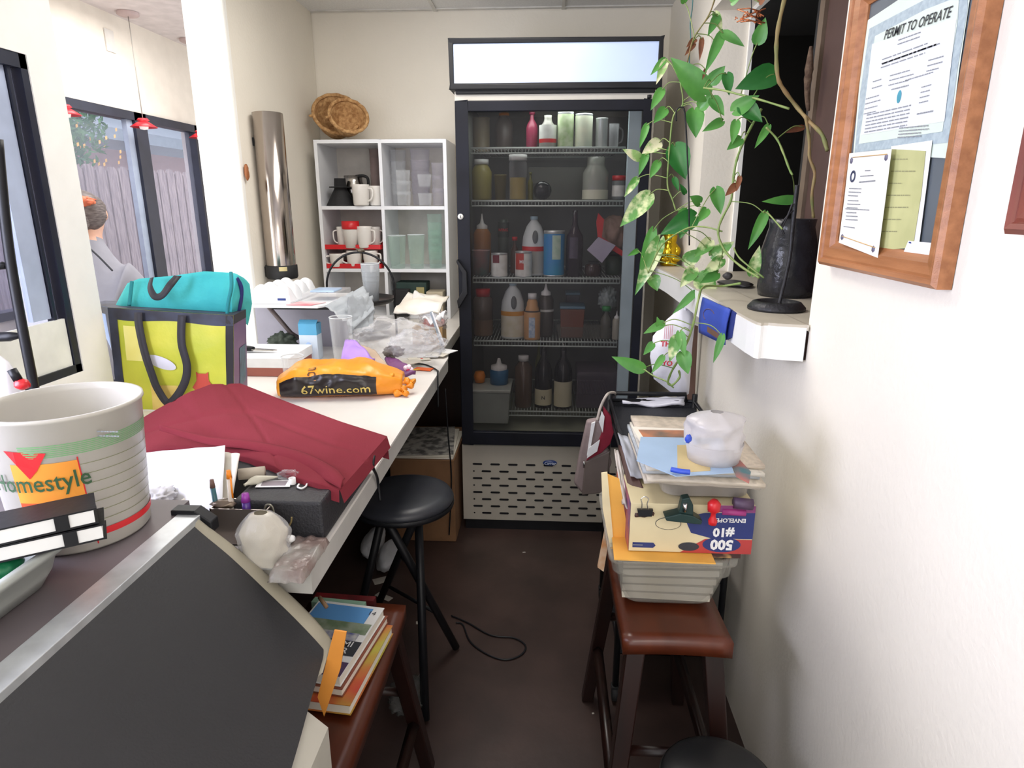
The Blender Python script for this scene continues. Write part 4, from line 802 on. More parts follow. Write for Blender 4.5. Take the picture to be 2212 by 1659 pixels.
m.add(vs, [(5*i+j, 5*i+j+1, 5*i+j+6, 5*i+j+5) for i in range(k) for j in range(4)], True); m.build('edging', nd)
m = MB(mat('side_cream', (176, 172, 160), .6, var=.04)); e = op[-1]
sx = at(695, 1560, Y=.70).x
m.prism([(NX-.01, .14, .02), (sx, .14, .02), (sx, .14, .962+NX-sx-.018), (NX-.01, .14, .962-.02)], (0, .58, 0)); m.build('side_panel', nd)
# orange envelope between panel and stool
m = MB(mat('manila_orange', (222, 146, 58), .7, var=.05)); Pe = [(722, 1362), (748, 1366), (735, 1445), (716, 1500), (700, 1548), (686, 1506), (712, 1400)]
m.prism([at(x, y, Y=.80) for x, y in Pe], (0, .003, 0)); m.thing('orange_envelope', 'orange manila envelope tucked beside the charcoal panel above the books', 'envelope')
# bucket
bc = at(243, 1150, Z=NZ+.001); br = .077
o = T('plastic_bucket', 'large frosted plastic tub with orange Homestyle label on grey top', 'bucket', bc)
topc = at(140, 880, Y=bc.y); bh = at(150, 868, Y=bc.y).z-bc.z
FB_ = mat('bucket_frost', (190, 186, 176), .4, var=.03, sss=.4)
bc = Vector((-.658, .808, NZ+.001)); o.location = bc; bh = .192
rt = .094; rb = .082
def brad(z): return rb+(rt-rb)*z/bh
m = MB(FB_); m.lathe([(0, 0), (rb*.96, 0), (rb, .004), (rt, bh-.006), (rt+.003, bh-.004), (rt+.0025, bh), (rt-.002, bh), (rt-.003, bh-.01), (rb-.003, .006), (0, .006)], bc, 56); m.build('body', o)
def bs(u, v, k=.0007):
    r_ = brad(v)+k; a = (u+.094)/r_; return bc+Vector((r_*math.sin(a), -r_*math.cos(a), v))
def patch(mb, pts, k): mb.add([bs(u, v, k) for u, v in pts], [tuple(range(len(pts)))])
m = MB(mat('label_sunset', (196, 50, 34), .5, c2=(230, 150, 50), scale=5, lo=.42, hi=.58))
U0 = -.088; U1 = -.032
def lg(u0, u1, v0, v1, k, mt, nu=14, nv=4): m.use(mt).grid(lambda a, b: bs(u0+(u1-u0)*a, v0+(v1-v0)*b, k), nu, nv)
h1 = bh
lg(-.105, -.028, .030*bh/.2, .62*bh, .0007, mat('label_redorange', (214, 66, 34), .5, c2=(222, 96, 40), scale=8)); lg(-.105, -.028, .42*bh, .70*bh, .0010, mat('label_yelloworange', (232, 160, 54), .5, c2=(226, 134, 46), scale=8))
lg(-.105, -.028, .15*bh, .30*bh, .0010, mat('label_deepred', (176, 36, 40), .5, c2=(206, 62, 44), scale=9))
lg(-.028, -.0265, .05*bh, .72*bh, .0012, RED, 2, 4)
m.build('picture_label', o)
m = MB(RED); rs_ = [(-.108, .80), (-.095, .795), (-.058, .775), (-.072, .66), (-.083, .60), (-.095, .70)]
patch(m, [(a, b*bh) for a, b in rs_], .0018); m.build('red_triangle', o); m = MB(RED)
m.grid(lambda a, b: bs(-.10+.22*a, (.105+.05*b)*bh, .0008), 40, 1); m.build('red_stripe', o)
m = MB(mat('green_lines', (110, 170, 110), .5))
for i in range(7): m.grid(lambda a, b: bs(-.09+.21*a, (.74+.013*i+.006*b)*bh, .0006), 40, 1)
m.use(mat('olive_lines', (132, 136, 96), .6))
for i in range(7): m.grid(lambda a, b: bs(-.026+.14*a, (.22+.073*i+.004*b)*bh, .0006), 30, 1)
m.use(mat('letter_green', (46, 84, 50), .5)); m.text('Homestyle', .034, (0, 0, 0), fn=lambda x, y: bs(-.138+x*.82, .50*bh+y*1.0+ (x*.02), .003), bold=.008)
m.use(GREEN); patch(m, [(-.072, .2*bh), (-.062, .2*bh), (-.060, .24*bh), (-.07, .25*bh)], .002); m.build('green_print', o)
m = MB(INKG); m.lines(bs(.0, .86*bh, .001), (1, 0, 0), (0, 0, 1), .03, 2, .006, .002); 
m.build('faint_stamp', o)
# long food tub with cards
t0 = T('storage_tub', 'frosted long plastic tub full of odds and ends at left edge', 'tub', (-.72, .55, NZ))
FT = mat('tub_frost', (168, 172, 166), .35, var=.04, sss=.3)
# oriented box: right long side edge from (180,1190)->(0,1390) on the top
ty0, ty1, tx1, tz = .36, .700, -.590, NZ+.055
tx0 = tx1-.20
def rrect(x0, x1, y0, y1, r, n=6):
    out = []
    for cx, cy, a0 in ((x1-r, y1-r, 0), (x0+r, y1-r, 90), (x0+r, y0+r, 180), (x1-r, y0+r, 270)):
        for k in range(n+1): a = math.radians(a0+90*k/n); out.append((cx+r*math.cos(a), cy+r*math.sin(a)))
    return out
m = MB(FT); ls = []
for ins, z in ((.018, NZ+.002), (.008, NZ+.02), (.0, tz-.008), (-.008, tz-.008), (-.009, tz), (.003, tz), (.010, NZ+.02), (.02, NZ+.006)):
    ls.append([(x, y, z) for x, y in rrect(tx0+ins, tx1-ins, ty0+ins, ty1-ins, .04-ins*.5)])
n = len(ls[0]); vs = [p for l in ls for p in l]
m.add(vs, [(i*n+k, i*n+(k+1) % n, (i+1)*n+(k+1) % n, (i+1)*n+k) for i in range(len(ls)-1) for k in range(n)]+[tuple((len(ls)-1)*n+k for k in range(n)), tuple(range(n))], True); m.build('body', t0)
# card cases
for k in range(2):
    c = at((62, 84)[k], (1128, 1160)[k], Z=tz+(.036, .014)[k]); o = T('card_case', ['upper black edged box of white cards on the storage tub', 'lower black edged box of white cards on the storage tub'][k], 'card box', c, 'card boxes lying on the storage tub')
    rz = (.66, .62)[k]; m = MB(BLK); m.obox(c+Vector((0, 0, -.009)), .135, .052, .002, rz); m.obox(c+Vector((0, 0, .009)), .135, .052, .002, rz); m.obox(c+Matrix.Rotation(rz, 3, 'Z') @ Vector((.032, -.001, 0)), .014, .0525, .0185, rz); m.build('case', o)
    m = MB(WHT); m.obox(c, .128, .050, .016, rz); m.build('cards', o)
c = Vector((-.655, .555, tz-.020)); m = MB(mat('yellow_ball', (196, 182, 90), .4, c2=(160, 150, 80), scale=20)); m.blob(c, (.024, .02, .018), .08, 2, 3); m.thing('yellow_capsule', 'translucent yellow capsule lying inside the storage tub', 'capsule')
m = MB(mat('green_cap2', (24, 110, 70), .4)); m.blob((-.625, .635, tz-.012), (.016, .02, .014), .15, 2, 4); m.thing('green_plastic_piece', 'dark green plastic piece below the card boxes in tub', 'plastic piece')
m = MB(BLKM); m.blob((-.69, .55, NZ+.032), (.065, .12, .020), .3, 4, 9); tag(m.build('jumble'), 'dark jumble of small odds and ends filling the storage tub', 'odds and ends', kind='stuff')
m = MB(INK); m.tube(spline([(-.67, .60, tz-.002), (-.64, .59, tz-.003), (-.625, .575, tz-.01)]), .0025, 6); m.thing('black_wire_piece', 'bent black wire piece beside the yellow capsule', 'wire')
m = MB(MUG); m.lathe([(0, 0), (.008, 0), (.008, .03), (0, .03)], (-.68, .50, tz-.03), 12, R=Matrix.Rotation(.9, 3, 'X')); m.thing('clear_tube', 'pale plastic tube below the yellow capsule in tub', 'tube')
# black rack at left edge
o = T('black_rack', 'black metal ladder rack leaning up before the left window', 'rack', (-.95, 1.05, CZ))
m = MB(BLK); RY = 1.12; a = at(-6, 300, Y=RY); b = at(22, 560, Y=RY); c = at(76, 850, Y=RY); m.tube(spline([a, b, c, (c.x, RY, CZ+.01)], 6), .0085, 8); m.build('post', o)
m = MB(BLK); m.tube([at(12, 574, Y=RY), at(-60, 580, Y=RY)], .006, 8); m.lathe([(0, -.004), (.012, 0), (0, .006)], at(6, 572, Y=RY), 12); m.build('rung', o)
m = MB(BLK); m.tube([at(48, 724, Y=RY), at(20, 727, Y=RY), at(-60, 730, Y=RY)], [.004, .009, .009], 8); m.build('rung', o)
m = MB(mat('white_bottle', (225, 225, 230), .4)); cbt = at(5, 830, Y=.98); m.blob(Vector((cbt.x, .98, (cbt.z+.05+CZ)/2)), (.035, .03, (cbt.z+.05-CZ)/2), .06, 2, 3); m.use(BLK).tube([at(25, 798, Y=.95), at(40, 822, Y=.95)], .007, 6); m.use(RED).blob(at(48, 830, Y=.95), (.012, .01, .009), .1, 2, 1, sub=3); m.thing('white_spray_bottle', 'white bag with black and red tip behind the frosted tub', 'bottle')
m = MB(BLK)
for k in range(7): m.tube([(-1.06+.02*k, 1.0, CZ+.10), (-1.06+.02*k, 1.12, CZ+.10)], .002, 5); 
for k in range(5): m.tube([(-1.07, 1.0+.03*k, CZ+.10), (-.92, 1.0+.03*k, CZ+.10)], .002, 5)
for x in (-1.07, -.92):
    for y in (1.0, 1.12): m.tube([(x, y, CZ+.002), (x, y, CZ+.10)], .004, 6)
m.thing('mesh_stand', 'small black mesh stand behind the frosted tub at left', 'stand')
# white sheets between bucket and drawer
sheet([(300, 978, 1.12), (486, 962, 1.02), (478, 1125, .93), (300, 1100, 1.02)], 'white_sheet', 'large white paper sheet standing between tub and pen holder', 'paper', PAPER, .001, amp=.004)
sheet([(484, 976, 1.035), (518, 980, 1.0), (500, 1088, .965), (478, 1110, .955)], 'white_card', 'white card standing behind the large white sheet', 'card', PAPER2, .0012, amp=.002, seed=6)
c = at(335, 1085, Z=CZ+.08); m = MB(mat('grey_tissue', (188, 186, 186), .6)); m.blob(at(340, 1075, Y=.98), (.025, .03, .012), .4, 3, 4, crease=True); m.thing('crumpled_wrapper', 'crumpled pale wrapper beside the tub and corner cap', 'wrapper')
m = MB(PAPER2); m.lathe([(.028, 0), (.032, .05), (.029, .05), (.026, .004), (0, .004)], at(425, 1150, Z=CZ+.001)+Vector((.0, .02, 0)), 24); m.thing('white_cup', 'small white cup between corner cap and pen holder', 'cup')
# cash drawer box
DX0, DX1, DY0, DY1, DZ = -.512, -.364, .945, 1.235, .952
o = T('black_drawer_box', 'black metal cash drawer box standing at the counter edge', 'box', (-.44, 1.15, CZ))
LTH = mat('black_leather', (40, 40, 44), .5, var=.1, bump=.25, bscale=260)
m = MB(LTH); m.box(DX0, DX1, DY0, DY1, CZ+.001, DZ); m.build('body', o, bevel=.005)
m = MB(BLKM); m.box(DX0-.13, DX0+.02, 1.08, 1.22, CZ+.001, DZ-.004); m.build('rear_block', o, bevel=.006)
# items on drawer
zt = DZ+.001
m = MB(mat('ivory_cloth', (186, 176, 160), .8)); c = at(530, 1025, Z=zt+.008); m.tube([c+Vector((-.012, .0, 0)), c+Vector((.03, .012, 0))], [.010, .011], 12); m.thing('rolled_cloth', 'ivory rolled cloth lying on the black drawer box', 'cloth')
m = MB(mat('bone_plastic', (200, 196, 178), .4)); P = spline([at(528, 1048, Z=zt+.006), at(545, 1040, Z=zt+.007), at(565, 1034, Z=zt+.008), at(600, 1030, Z=zt+.006)], 5); m.tube(P, [.003, .0025, .003, .004, .006, .007, .0075, .008, .008, .007, .006, .005, .004, .003, .002, .0015][:len(P)], 8); m.thing('plastic_lure', 'bone coloured tapered plastic piece on the black drawer box', 'plastic piece')
m = MB(PAPER); q = [at(551, 1053, Z=zt+.001), at(626, 1052, Z=zt+.001), at(630, 1038, Z=zt+.001), at(562, 1040, Z=zt+.001)]; m.prism(q, (0, 0, .001)); m.use(mat('grey_print', (140, 130, 136), .7)).prism([q[0].lerp(q[2], .15)+Vector((0, 0, .001)), q[1].lerp(q[3], .15)+Vector((0, 0, .001)), q[2].lerp(q[0], .1)+Vector((0, 0, .001)), q[3].lerp(q[1], .1)+Vector((0, 0, .001))], (0, 0, .0003)); m.thing('photo_strip', 'white bordered photo strip lying on the black drawer box', 'photo')
m = MB(WHT); c = at(632, 1045, Z=zt); m.lathe([(.006, 0), (.006, .011), (.004, .011), (.004, 0)], c, 16); m.thing('plastic_ring', 'small white plastic ring standing beside the photo strip', 'ring')
m = MB(WHT); m.tube(spline([at(646, 1046, Z=zt+.003), at(643, 1052, Z=zt+.002), at(652, 1055, Z=zt+.002), at(661, 1050, Z=zt+.002), at(664, 1045, Z=zt+.002), at(676, 1041, Z=zt+.003)]), .0016, 6); m.thing('white_hook', 'small white S shaped hook on the black drawer box', 'hook')
m = MB(GLASS); m.blob(at(622, 1026, Z=zt+.008), (.018, .012, .008), .25, 3, 3, crease=True); m.thing('clear_clip', 'clear plastic clip under the burgundy cloth flap', 'clip')
# pen holder
ph = T('pen_holder', 'steel square pen holder crammed with pens beside the drawer box', 'pen holder', (-.53, .94, CZ))
a = at(452, 1099, Y=.925); b = at(576, 1099, Y=.925)
px0, px1, pzt = a.x, b.x, a.z
m = MB(mat('pen_steel', (150, 132, 122), .22, .9, c2=(190, 184, 180), scale=5)); y0, y1 = .925, .965
m.box(px0, px1, y0, y0+.002, CZ+.001, pzt); m.box(px0, px1, y1-.002, y1, CZ+.001, pzt); m.box(px0, px0+.002, y0, y1, CZ+.001, pzt); m.box(px1-.002, px1, y0, y1, CZ+.001, pzt); m.box(px0, px1, y0, y1, CZ+.001, CZ+.003); m.build('body', ph)
def pen(x, y, lab, mt, r=.0035, top=None, l=.06, lean=(0, 0)):
    tp = at(x, y, Y=.945); o = T('pen', lab, 'pen', tp-Vector((0, 0, l)), 'pens in the steel holder')
    m = MB(mt); m.tube([tp+Vector((lean[0], lean[1], -l)), tp+Vector((0, 0, -.012))], r, 10); m.build('barrel', o)
    m = MB(top or mt); m.tube([tp+Vector((0, 0, -.014)), tp], [r*1.1, r*.8], 10); m.build('tip', o)
    return o
pen(457, 1036, 'teal pencil standing upright in the steel pen holder', mat('teal_pencil', (50, 96, 104), .4), .0040, mat('pencil_end', (110, 84, 74), .6), .09, (.004, 0))
o = pen(493, 1016, 'orange and white ballpoint pen in the steel pen holder', mat('pen_white', (220, 210, 196), .35), .0042, ORG, .10, (-.004, 0)); m = MB(ORG); q = at(498, 1032, Y=.940); m.tube([q, q+Vector((0, -.001, -.035))], .0016, 6); m.build('clip', o)
pen(529, 1066, 'purple capped pen in the steel pen holder', mat('pen_purple', (76, 40, 130), .3), .007, mat('pen_magenta', (150, 60, 160), .3), .05)
m = MB(mat('metal_scoop', (120, 106, 92), .35, .6)); m.blob(at(478, 1088, Y=.945)+Vector((.004, 0, 0)), (.022, .012, .007), .2, 2, 3, sub=3); m.thing('metal_spoon', 'dull metal spoon bowl lying in mouth of pen holder', 'spoon')
m = MB(mat('wire_grey', (130, 128, 116), .3, .8)); tp = at(580, 1090, Y=.93); w = .0075; m.tube(spline([tp+Vector((-w, 0, -.06)), tp+Vector((-w, 0, -.01)), tp+Vector((0, 0, 0)), tp+Vector((w, 0, -.01)), tp+Vector((w, 0, -.06))]), .0016, 6); m.thing('wire_loop', 'grey wire loop sticking up behind the bagged statuette', 'wire')
m = MB(mat('brass_wire', (150, 134, 90), .4, .6)); m.tube(spline([at(630, 1117, Y=.93), at(628, 1130, Y=.93), at(618, 1143, Y=.93), at(608, 1148, Y=.93)]), .0016, 6); m.use(WHT).lathe([(0, 0), (.006, 0), (.006, .01), (.004, .014), (0, .014)], at(618, 1165, Y=.91), 12, R=Matrix.Rotation(1.4, 3, 'Y')); m.thing('small_tap', 'small white valve with brass wire beside the bagged statuette', 'valve')
# bagged statuette
c = at(562, 1190, Y=.87); m = MB(clear('film_warm', (206, 198, 178), .72, .18, bump=.5))
def blobby(prof, c, seed, R=None, k=.18): 
    m.lathe(prof, c, 32)
zb_ = CZ+.001; hh = at(575, 1118, Y=.87).z-zb_
def stat(u, v):
    a = 2*math.pi*u; z = v*hh; r = .033*(1 if v < .62 else 1-.55*((v-.62)/.38)**1.5 if v < .97 else .3)
    k = 1+.13*noise.noise(Vector((math.cos(a)*2, math.sin(a)*2, v*4)))+.12*abs(noise.noise(Vector((math.cos(a)*6, math.sin(a)*6, v*3))))
    return Vector((c.x+r*k*math.cos(a), .885+r*k*math.sin(a)*.8, zb_+z))
m.grid(stat, 40, 30); st_ = m.thing('bagged_statuette', 'pale object in clear wrinkled plastic in front of pen holder', 'package'); m = MB(FILM); m.grid(lambda u, v: (lambda p, q: q+(p-q)*(1.16+.08*noise.noise(p*60)))(stat(u, v), Vector((c.x, .885, stat(u, v).z))), 40, 30); m.build('clear_wrap', st_)
# crumpled foil dish near counter edge
m = MB(mat('crumpled_grey', (150, 146, 140), .3, c2=(126, 108, 102), scale=22, bump=.35))
cc = at(640, 1215, Z=CZ+.010); m.grid(lambda u, v: Vector((cc.x-.028+.055*u, cc.y-.045+.12*v, CZ+.003+.004*noise.noise(Vector((u*5, v*7, 2)))+.014*(1 if 0 < u < 1 and 0 < v < 1 else 0))), 18, 18); m.thing('crumpled_film_pack', 'grey crumpled plastic wrapped pack near the counter edge', 'package')
# burgundy cloth
BUR = mat('burgundy_cloth', (134, 50, 60), .9, c2=(122, 42, 52), scale=3, bump=.06, bscale=300, spec=.2)
bk = [(292, 912, .945), (345, 882, .975), (410, 846, 1.005), (455, 829, 1.01), (520, 829, 1.0), (620, 868, .99), (740, 912, .98), (836, 942, .962)]
fr_ = [(292, 978, .940), (380, 968, .952), (470, 975, .955), (540, 988, .960), (590, 1005, .964), (640, 1030, .962), (690, 1046, .960), (734, 1058, .952)]
BK = [at(x, y, Z=z) for x, y, z in bk]; FR = [at(x, y, Z=z) for x, y, z in fr_]
def evalp(P, t):
    s = t*(len(P)-1); i = min(int(s), len(P)-2); return P[i].lerp(P[i+1], s-i)
def cloth(u, v):
    a = evalp(FR, u); b = evalp(BK, u)
    if v < 0: p = a+Vector((-.001, -.004*abs(v), v*.022))
    elif v > 1: p = b+Vector((0, .004, -(v-1)*.03))
    else: p = a.lerp(b, v)
    k = .003*noise.noise(Vector((u*4, v*2, 3)))+.0012*abs(noise.noise(Vector((u*3+v*2, v*6, 8))))
    # pressed creases
    for (cu, w) in ((.33, .012), (.62, .010)): k -= .0035*math.exp(-((u+.12*v-cu)/w)**2)
    k -= .0035*math.exp(-((v-.52-.1*u)/.03)**2)
    edge = min(1, min(u, 1-u)*12+.0)
    return p+Vector((0, 0, k*edge+ (0 if 0 <= v <= 1 else 0)))
m = MB(BUR); m.grid(lambda u, v: cloth(u, -1+3*v if v < 1/3 else (v-1/3)*1.5 if v < 1 else 1), 70, 48)
def right(u, v):
    p = cloth(1, u); return p+Vector((.006*v, 0, -.025*v))
m.grid(right, 14, 3); m.grid(lambda u, v: cloth(u, 1)+Vector((0, .008*v, -.055*v)), 40, 3); m.grid(lambda u, v: cloth(0, u)+Vector((-.01*v, 0, -.05*v)), 12, 3)
bcl = m.thing('burgundy_cloth', 'folded burgundy cloth lying over the black drawer box', 'cloth')
m = MB(BUR); fl0 = [(345, 920, .985), (450, 945, .975), (560, 955, .975), (650, 975, .975), (720, 1010, .97), (745, 1035, .962)]; fl1 = [(345, 930, .98), (450, 962, .968), (545, 972, .968), (650, 1005, .963), (706, 1040, .96), (736, 1057, .955)]
A_ = [at(x, y, Z=z) for x, y, z in fl0]; B_ = [at(x, y, Z=z) for x, y, z in fl1]
m.grid(lambda u, v: evalp(spline(A_, 4), u).lerp(evalp(spline(B_, 4), u), v)+Vector((0, 0, .006*math.sin(v*math.pi)+.001*math.sin(u*9))), 40, 8); m.build('folded_flap', bcl, solid=.002)
m = MB(BLK); m.tube(spline([at(808, 985, Z=.95), at(806, 1010, Z=.93), (XE+.004, at(812, 1050, X=XE).y, CZ-.02), (XE+.006, at(815, 1080, X=XE).y, CZ-.075)]), .003, 6); m.thing('drawer_cable', 'black cable hanging over the counter edge by the burgundy cloth', 'cable')
# ================================================================== FLOOR ITEMS LEFT
# black folding round stool
sc = at(876, 1068, Z=.62); sc = Vector((-.40, 1.66, .62))
o = T('round_stool', 'black folding stool with round padded seat under the counter edge', 'stool', (sc.x, sc.y, 0))
VN = mat('black_vinyl', (44, 46, 52), .38, var=.1)
m = MB(VN); sr = .142; m.lathe([(0, .022), (sr*.8, .020), (sr*.95, .012), (sr, 0), (sr*.98, -.01), (0, -.012)], sc, 44); m.build('seat', o)
m = MB(BLK); m.lathe([(sr*.99, -.008), (sr*1.01, -.014), (sr*.99, -.022), (sr*.5, -.024)], sc, 44); m.build('seat_rim', o)
F1 = at(985, 1398, Z=.01); F2 = at(815, 1310, Z=.01); F3 = at(868, 1475, Z=.01); F4 = at(760, 1400, Z=.01); F3 = Vector((-.40, 1.60, .01)); F4 = Vector((-.62, 1.72, .01))
tops = [sc+Vector((.03, .05, -.02)), sc+Vector((-.06, .05, -.02)), sc+Vector((.05, -.05, -.02)), sc+Vector((-.05, -.05, -.02))]
for a, b in ((tops[3], F1), (tops[2], F2), (tops[0], Vector((-.33, 1.5, .01))), (tops[1], F4)):
    m = MB(BLK); m.tube([a, b], .0125, 10); m.build('leg', o)
a = tops[2].lerp(F2, .75); b = tops[3].lerp(F1, .75); 
for t_ in (.38, .72):
    m = MB(BLK); m.tube([tops[2].lerp(F2, t_), tops[3].lerp(F1, t_)], .006, 8); m.build('stretcher', o)
# saddle stools
def saddle(c, w, d, z, lab, label_seat=None):
    """c: centre xy, w: x width, d: y depth"""
    o = T('saddle_stool', lab, 'stool', (c[0], c[1], 0), 'red brown wooden saddle stools')
    m = MB(WOOD)
    def s_(u, v): 
        x = (u-.5)*w; y = (v-.5)*d; return Vector((c[0]+x, c[1]+y, z-.012*(math.cos((v-.5)*math.pi*1.0)) + .004*math.cos((u-.5)*math.pi)))
    m.grid(s_, 10, 16); m.grid(lambda u, v: s_(u, v)+Vector((0, 0, -.035-.0*(v))), 10, 16)
    for sd in range(4):
        f_ = [(lambda u, v: s_(u, 0)+Vector((0, 0, -.035*v))), (lambda u, v: s_(u, 1)+Vector((0, 0, -.035*v))), (lambda u, v: s_(0, u)+Vector((0, 0, -.035*v))), (lambda u, v: s_(1, u)+Vector((0, 0, -.035*v)))][sd]
        m.grid(f_, 16 if sd > 1 else 10, 2)
    m.build('seat', o)
    T_ = {}; 
    for sx in (-1, 1):
        for sy in (-1, 1):
            a = Vector((c[0]+sx*(w/2-.03), c[1]+sy*(d/2-.04), z-.04)); b = Vector((c[0]+sx*(w/2+.025), c[1]+sy*(d/2+.05), .001)); T_[sx, sy] = (a, b)
            m = MB(DWOOD); q = .019; ta = [a+Vector((i*q, j*q, 0)) for i, j in ((-1, -1), (1, -1), (1, 1), (-1, 1))]; tb_ = [b+Vector((i*q*.85, j*q*.85, 0)) for i, j in ((-1, -1), (1, -1), (1, 1), (-1, 1))]
            m.add(ta+tb_, [(0, 1, 2, 3), (7, 6, 5, 4)]+[(i, (i+1) % 4, (i+1) % 4+4, i+4) for i in range(4)]); m.build('leg', o, bevel=.003)
    for (p, q2, t_) in (((-1, -1), (1, -1), .42), ((-1, 1), (1, 1), .42), ((-1, -1), (-1, 1), .62), ((1, -1), (1, 1), .62)):
        a = T_[p][0].lerp(T_[p][1], t_); b = T_[q2][0].lerp(T_[q2][1], t_); m = MB(DWOOD); m.tube([a, b], .014, 4); m.build('stretcher', o)
    return o
saddle((.266, 1.34), .215, .46, .59, 'wooden saddle stool by the right wall carrying the stacked boxes')
LZ = .52
saddle((-.435, 1.055), .23, .49, LZ, 'wooden saddle stool holding books beside the charcoal panel')
# books on left stool
def book(name, lab, x0, x1, y0, y1, z0, z1, cover, rz=0, extra=None, grp='books on the wooden stool'):
    cx, cy = (x0+x1)/2, (y0+y1)/2; o = T(name, lab, 'book', (cx, cy, z0), grp)
    R = Matrix.Rotation(rz, 3, 'Z'); w, d = x1-x0, y1-y0; C_ = Vector((cx, cy, 0))
    m = MB(PAPER2); m.obox((cx, cy, (z0+z1)/2), w*.97, d*.98, (z1-z0)*.86, rz); m.build('pages', o)
    m = MB(cover); m.obox((cx, cy, z1-.001), w, d, .0015, rz); m.obox((cx, cy, z0+.001), w, d, .0015, rz); m.obox(Vector((cx, cy, (z0+z1)/2))+R @ Vector((-w/2, 0, 0)), .0015, d, z1-z0, rz); m.build('cover', o)
    if extra: 
        m = MB(); extra(m, lambda u, v, k=.0004: Vector((cx, cy, z1+k))+R @ Vector(((u-.5)*w, (v-.5)*d, 0))); m.build('cover_print', o)
    return o
LZ2 = LZ+.003
book('thick_book', 'bottom thick book with yellow cover edge on the wooden stool', -.515, -.335, .965, 1.20, LZ2, LZ2+.022, mat('lime_cover', (170, 176, 60), .5, c2=(190, 60, 44), scale=7), -.10)
book('paperback', 'middle paperback with dark cover on the wooden stool', -.505, -.350, .985, 1.21, LZ2+.0225, LZ2+.040, mat('rust_cover', (130, 70, 50), .5), -.14)
def cov(m, q):
    R4 = lambda mt, u0, u1, v0, v1, k=.0004: m.use(mt).quad(q(u0, v0, k), q(u1, v0, k), q(u1, v1, k), q(u0, v1, k))
    R4(mat('cover_sky', (96, 156, 214), .4, var=.04), .02, .86, .70, .96); R4(mat('cover_hills', (150, 160, 140), .4, c2=(110, 130, 100), scale=40), .02, .98, .56, .72, .0005)
    R4(mat('cover_house', (196, 196, 190), .4, c2=(90, 96, 150), scale=50), .1, .9, .46, .57, .0006); R4(INK, 0, 1, .26, .46); R4(WHT, .1, .85, .18, .27, .0005); R4(YEL, .12, .5, .19, .26, .0007); R4(RED, .58, .76, .19, .26, .0007); R4(mat('cover_plum', (86, 66, 96), .4), 0, 1, 0, .18)
    xd = q(1, 0)-q(0, 0); yd = q(0, 1)-q(0, 0); m.use(WHT).text('MIAMI', .0225, q(.50, .375, .0012), xd, yd, bold=.008); m.text('SUPERIOR', .0225, q(.22, .285, .0012), xd, yd, bold=.008); m.use(INK).text('14', .018, q(.82, .86, .001), xd, yd)
book('guide_book', 'top guide book with blue sky cover reading Miami Superior', -.505, -.355, .99, 1.205, LZ2+.0405, LZ2+.062, WHT, -.14, cov)
m = MB(mat('mint_card', (150, 190, 164), .6)); m.obox((-.455, 1.235, LZ2+.03), .12, .02, .03, -.1); m.thing('mint_booklet', 'mint green booklet edge behind the guide book', 'booklet')
m = MB(mat('crimson_case', (120, 30, 34), .5, c2=(60, 16, 20), scale=20)); m.obox((-.45, 1.262, LZ2+.025), .14, .018, .03, -.06); m.thing('crimson_pouch', 'dark crimson patterned pouch behind the mint booklet', 'pouch')
# floor bits
m = MB(clear('bag_clear2', (110, 110, 108), .35, .2, bump=.6)); m.blob((-.39, 1.55, .05), (.05, .07, .03), .25, 3, 3, crease=True, flat=.9); m.thing('clear_bag_floor', 'clear plastic bag on the floor behind the book stool', 'plastic bag')
# box by fridge with newspapers
o = T('cardboard_box', 'brown cardboard box on floor between counter and refrigerator', 'box', (-.5, 2.75, 0))
m = MB(mat('carton_brown', (132, 96, 66), .85, var=.1)); m.box(-.66, -.385, 2.52, 2.95, .001, .38); m.build('body', o, bevel=.003)
NP = mat('newsprint', (176, 172, 164), .85, c2=(96, 94, 92), scale=26, lo=.42, hi=.6)
for k in range(3):
    m = MB(NP if k == 2 else PAPER2); m.obox((-.52-.01*k, 2.70, .385+.008*k), .26, .34, .006, .06*k); m.thing('newspaper', ['lowest newspaper on the cardboard box', 'middle newspaper on the cardboard box', 'top newspaper with dark pictures on the cardboard box'][k], 'newspaper', 'newspapers on the cardboard box')
# white shoes, scraps
for k, (x, y) in enumerate([(812, 1150), (800, 1200)]):
    c = at(x, y+25, Z=.05); m = MB(mat('pale_shoe', (190, 192, 196), .6)); m.blob((-.72+.09*k, 2.42-.1*k, .045), (.045, .11, .042), .12, 1.5, k, flat=.95); m.thing('white_slipper', ['white slipper further under the counter', 'white slipper nearer the stool legs'][k], 'slipper', 'white slippers under the counter')
for k, (x, y, w, h, rz) in enumerate([(822, 1254, .055, .04, .5), (829, 1289, .07, .025, -.5), (1132, 1193, .012, .005, .2), (1281, 1541, .006, .004, .3), (905, 1345, .02, .015, .2)]):
    m = MB(mat('scrap', (186, 180, 170), .8)); m.obox(at(x, y, Z=.002), w, h, .002, rz); m.thing('paper_scrap', ['tan paper scrap between the stool legs', 'white paper strip below the tan scrap', 'tiny white scrap before the refrigerator', 'tiny white crumb in mid floor', 'dull spot of paper on the floor by stool leg'][k], 'paper scrap')
m = MB(BLK); P = [(975, 1330), (1010, 1345), (1060, 1372), (1110, 1378), (1135, 1395), (1125, 1415), (1090, 1425), (1050, 1412), (1015, 1385), (1000, 1350), (985, 1345)]; m.tube(spline([at(x, y, Z=.004) for x, y in P]), .003, 6); m.thing('floor_cable', 'thin dark cable looped on the floor beyond the stool', 'cable')
m = MB(BLK); m.tube(spline([(-.41, 2.5, .70), (-.40, 2.48, .5), (-.395, 2.5, .3), (-.41, 2.49, .05)]), .003, 6); m.thing('hanging_cable', 'thin black cable hanging down by the cardboard box', 'cable')
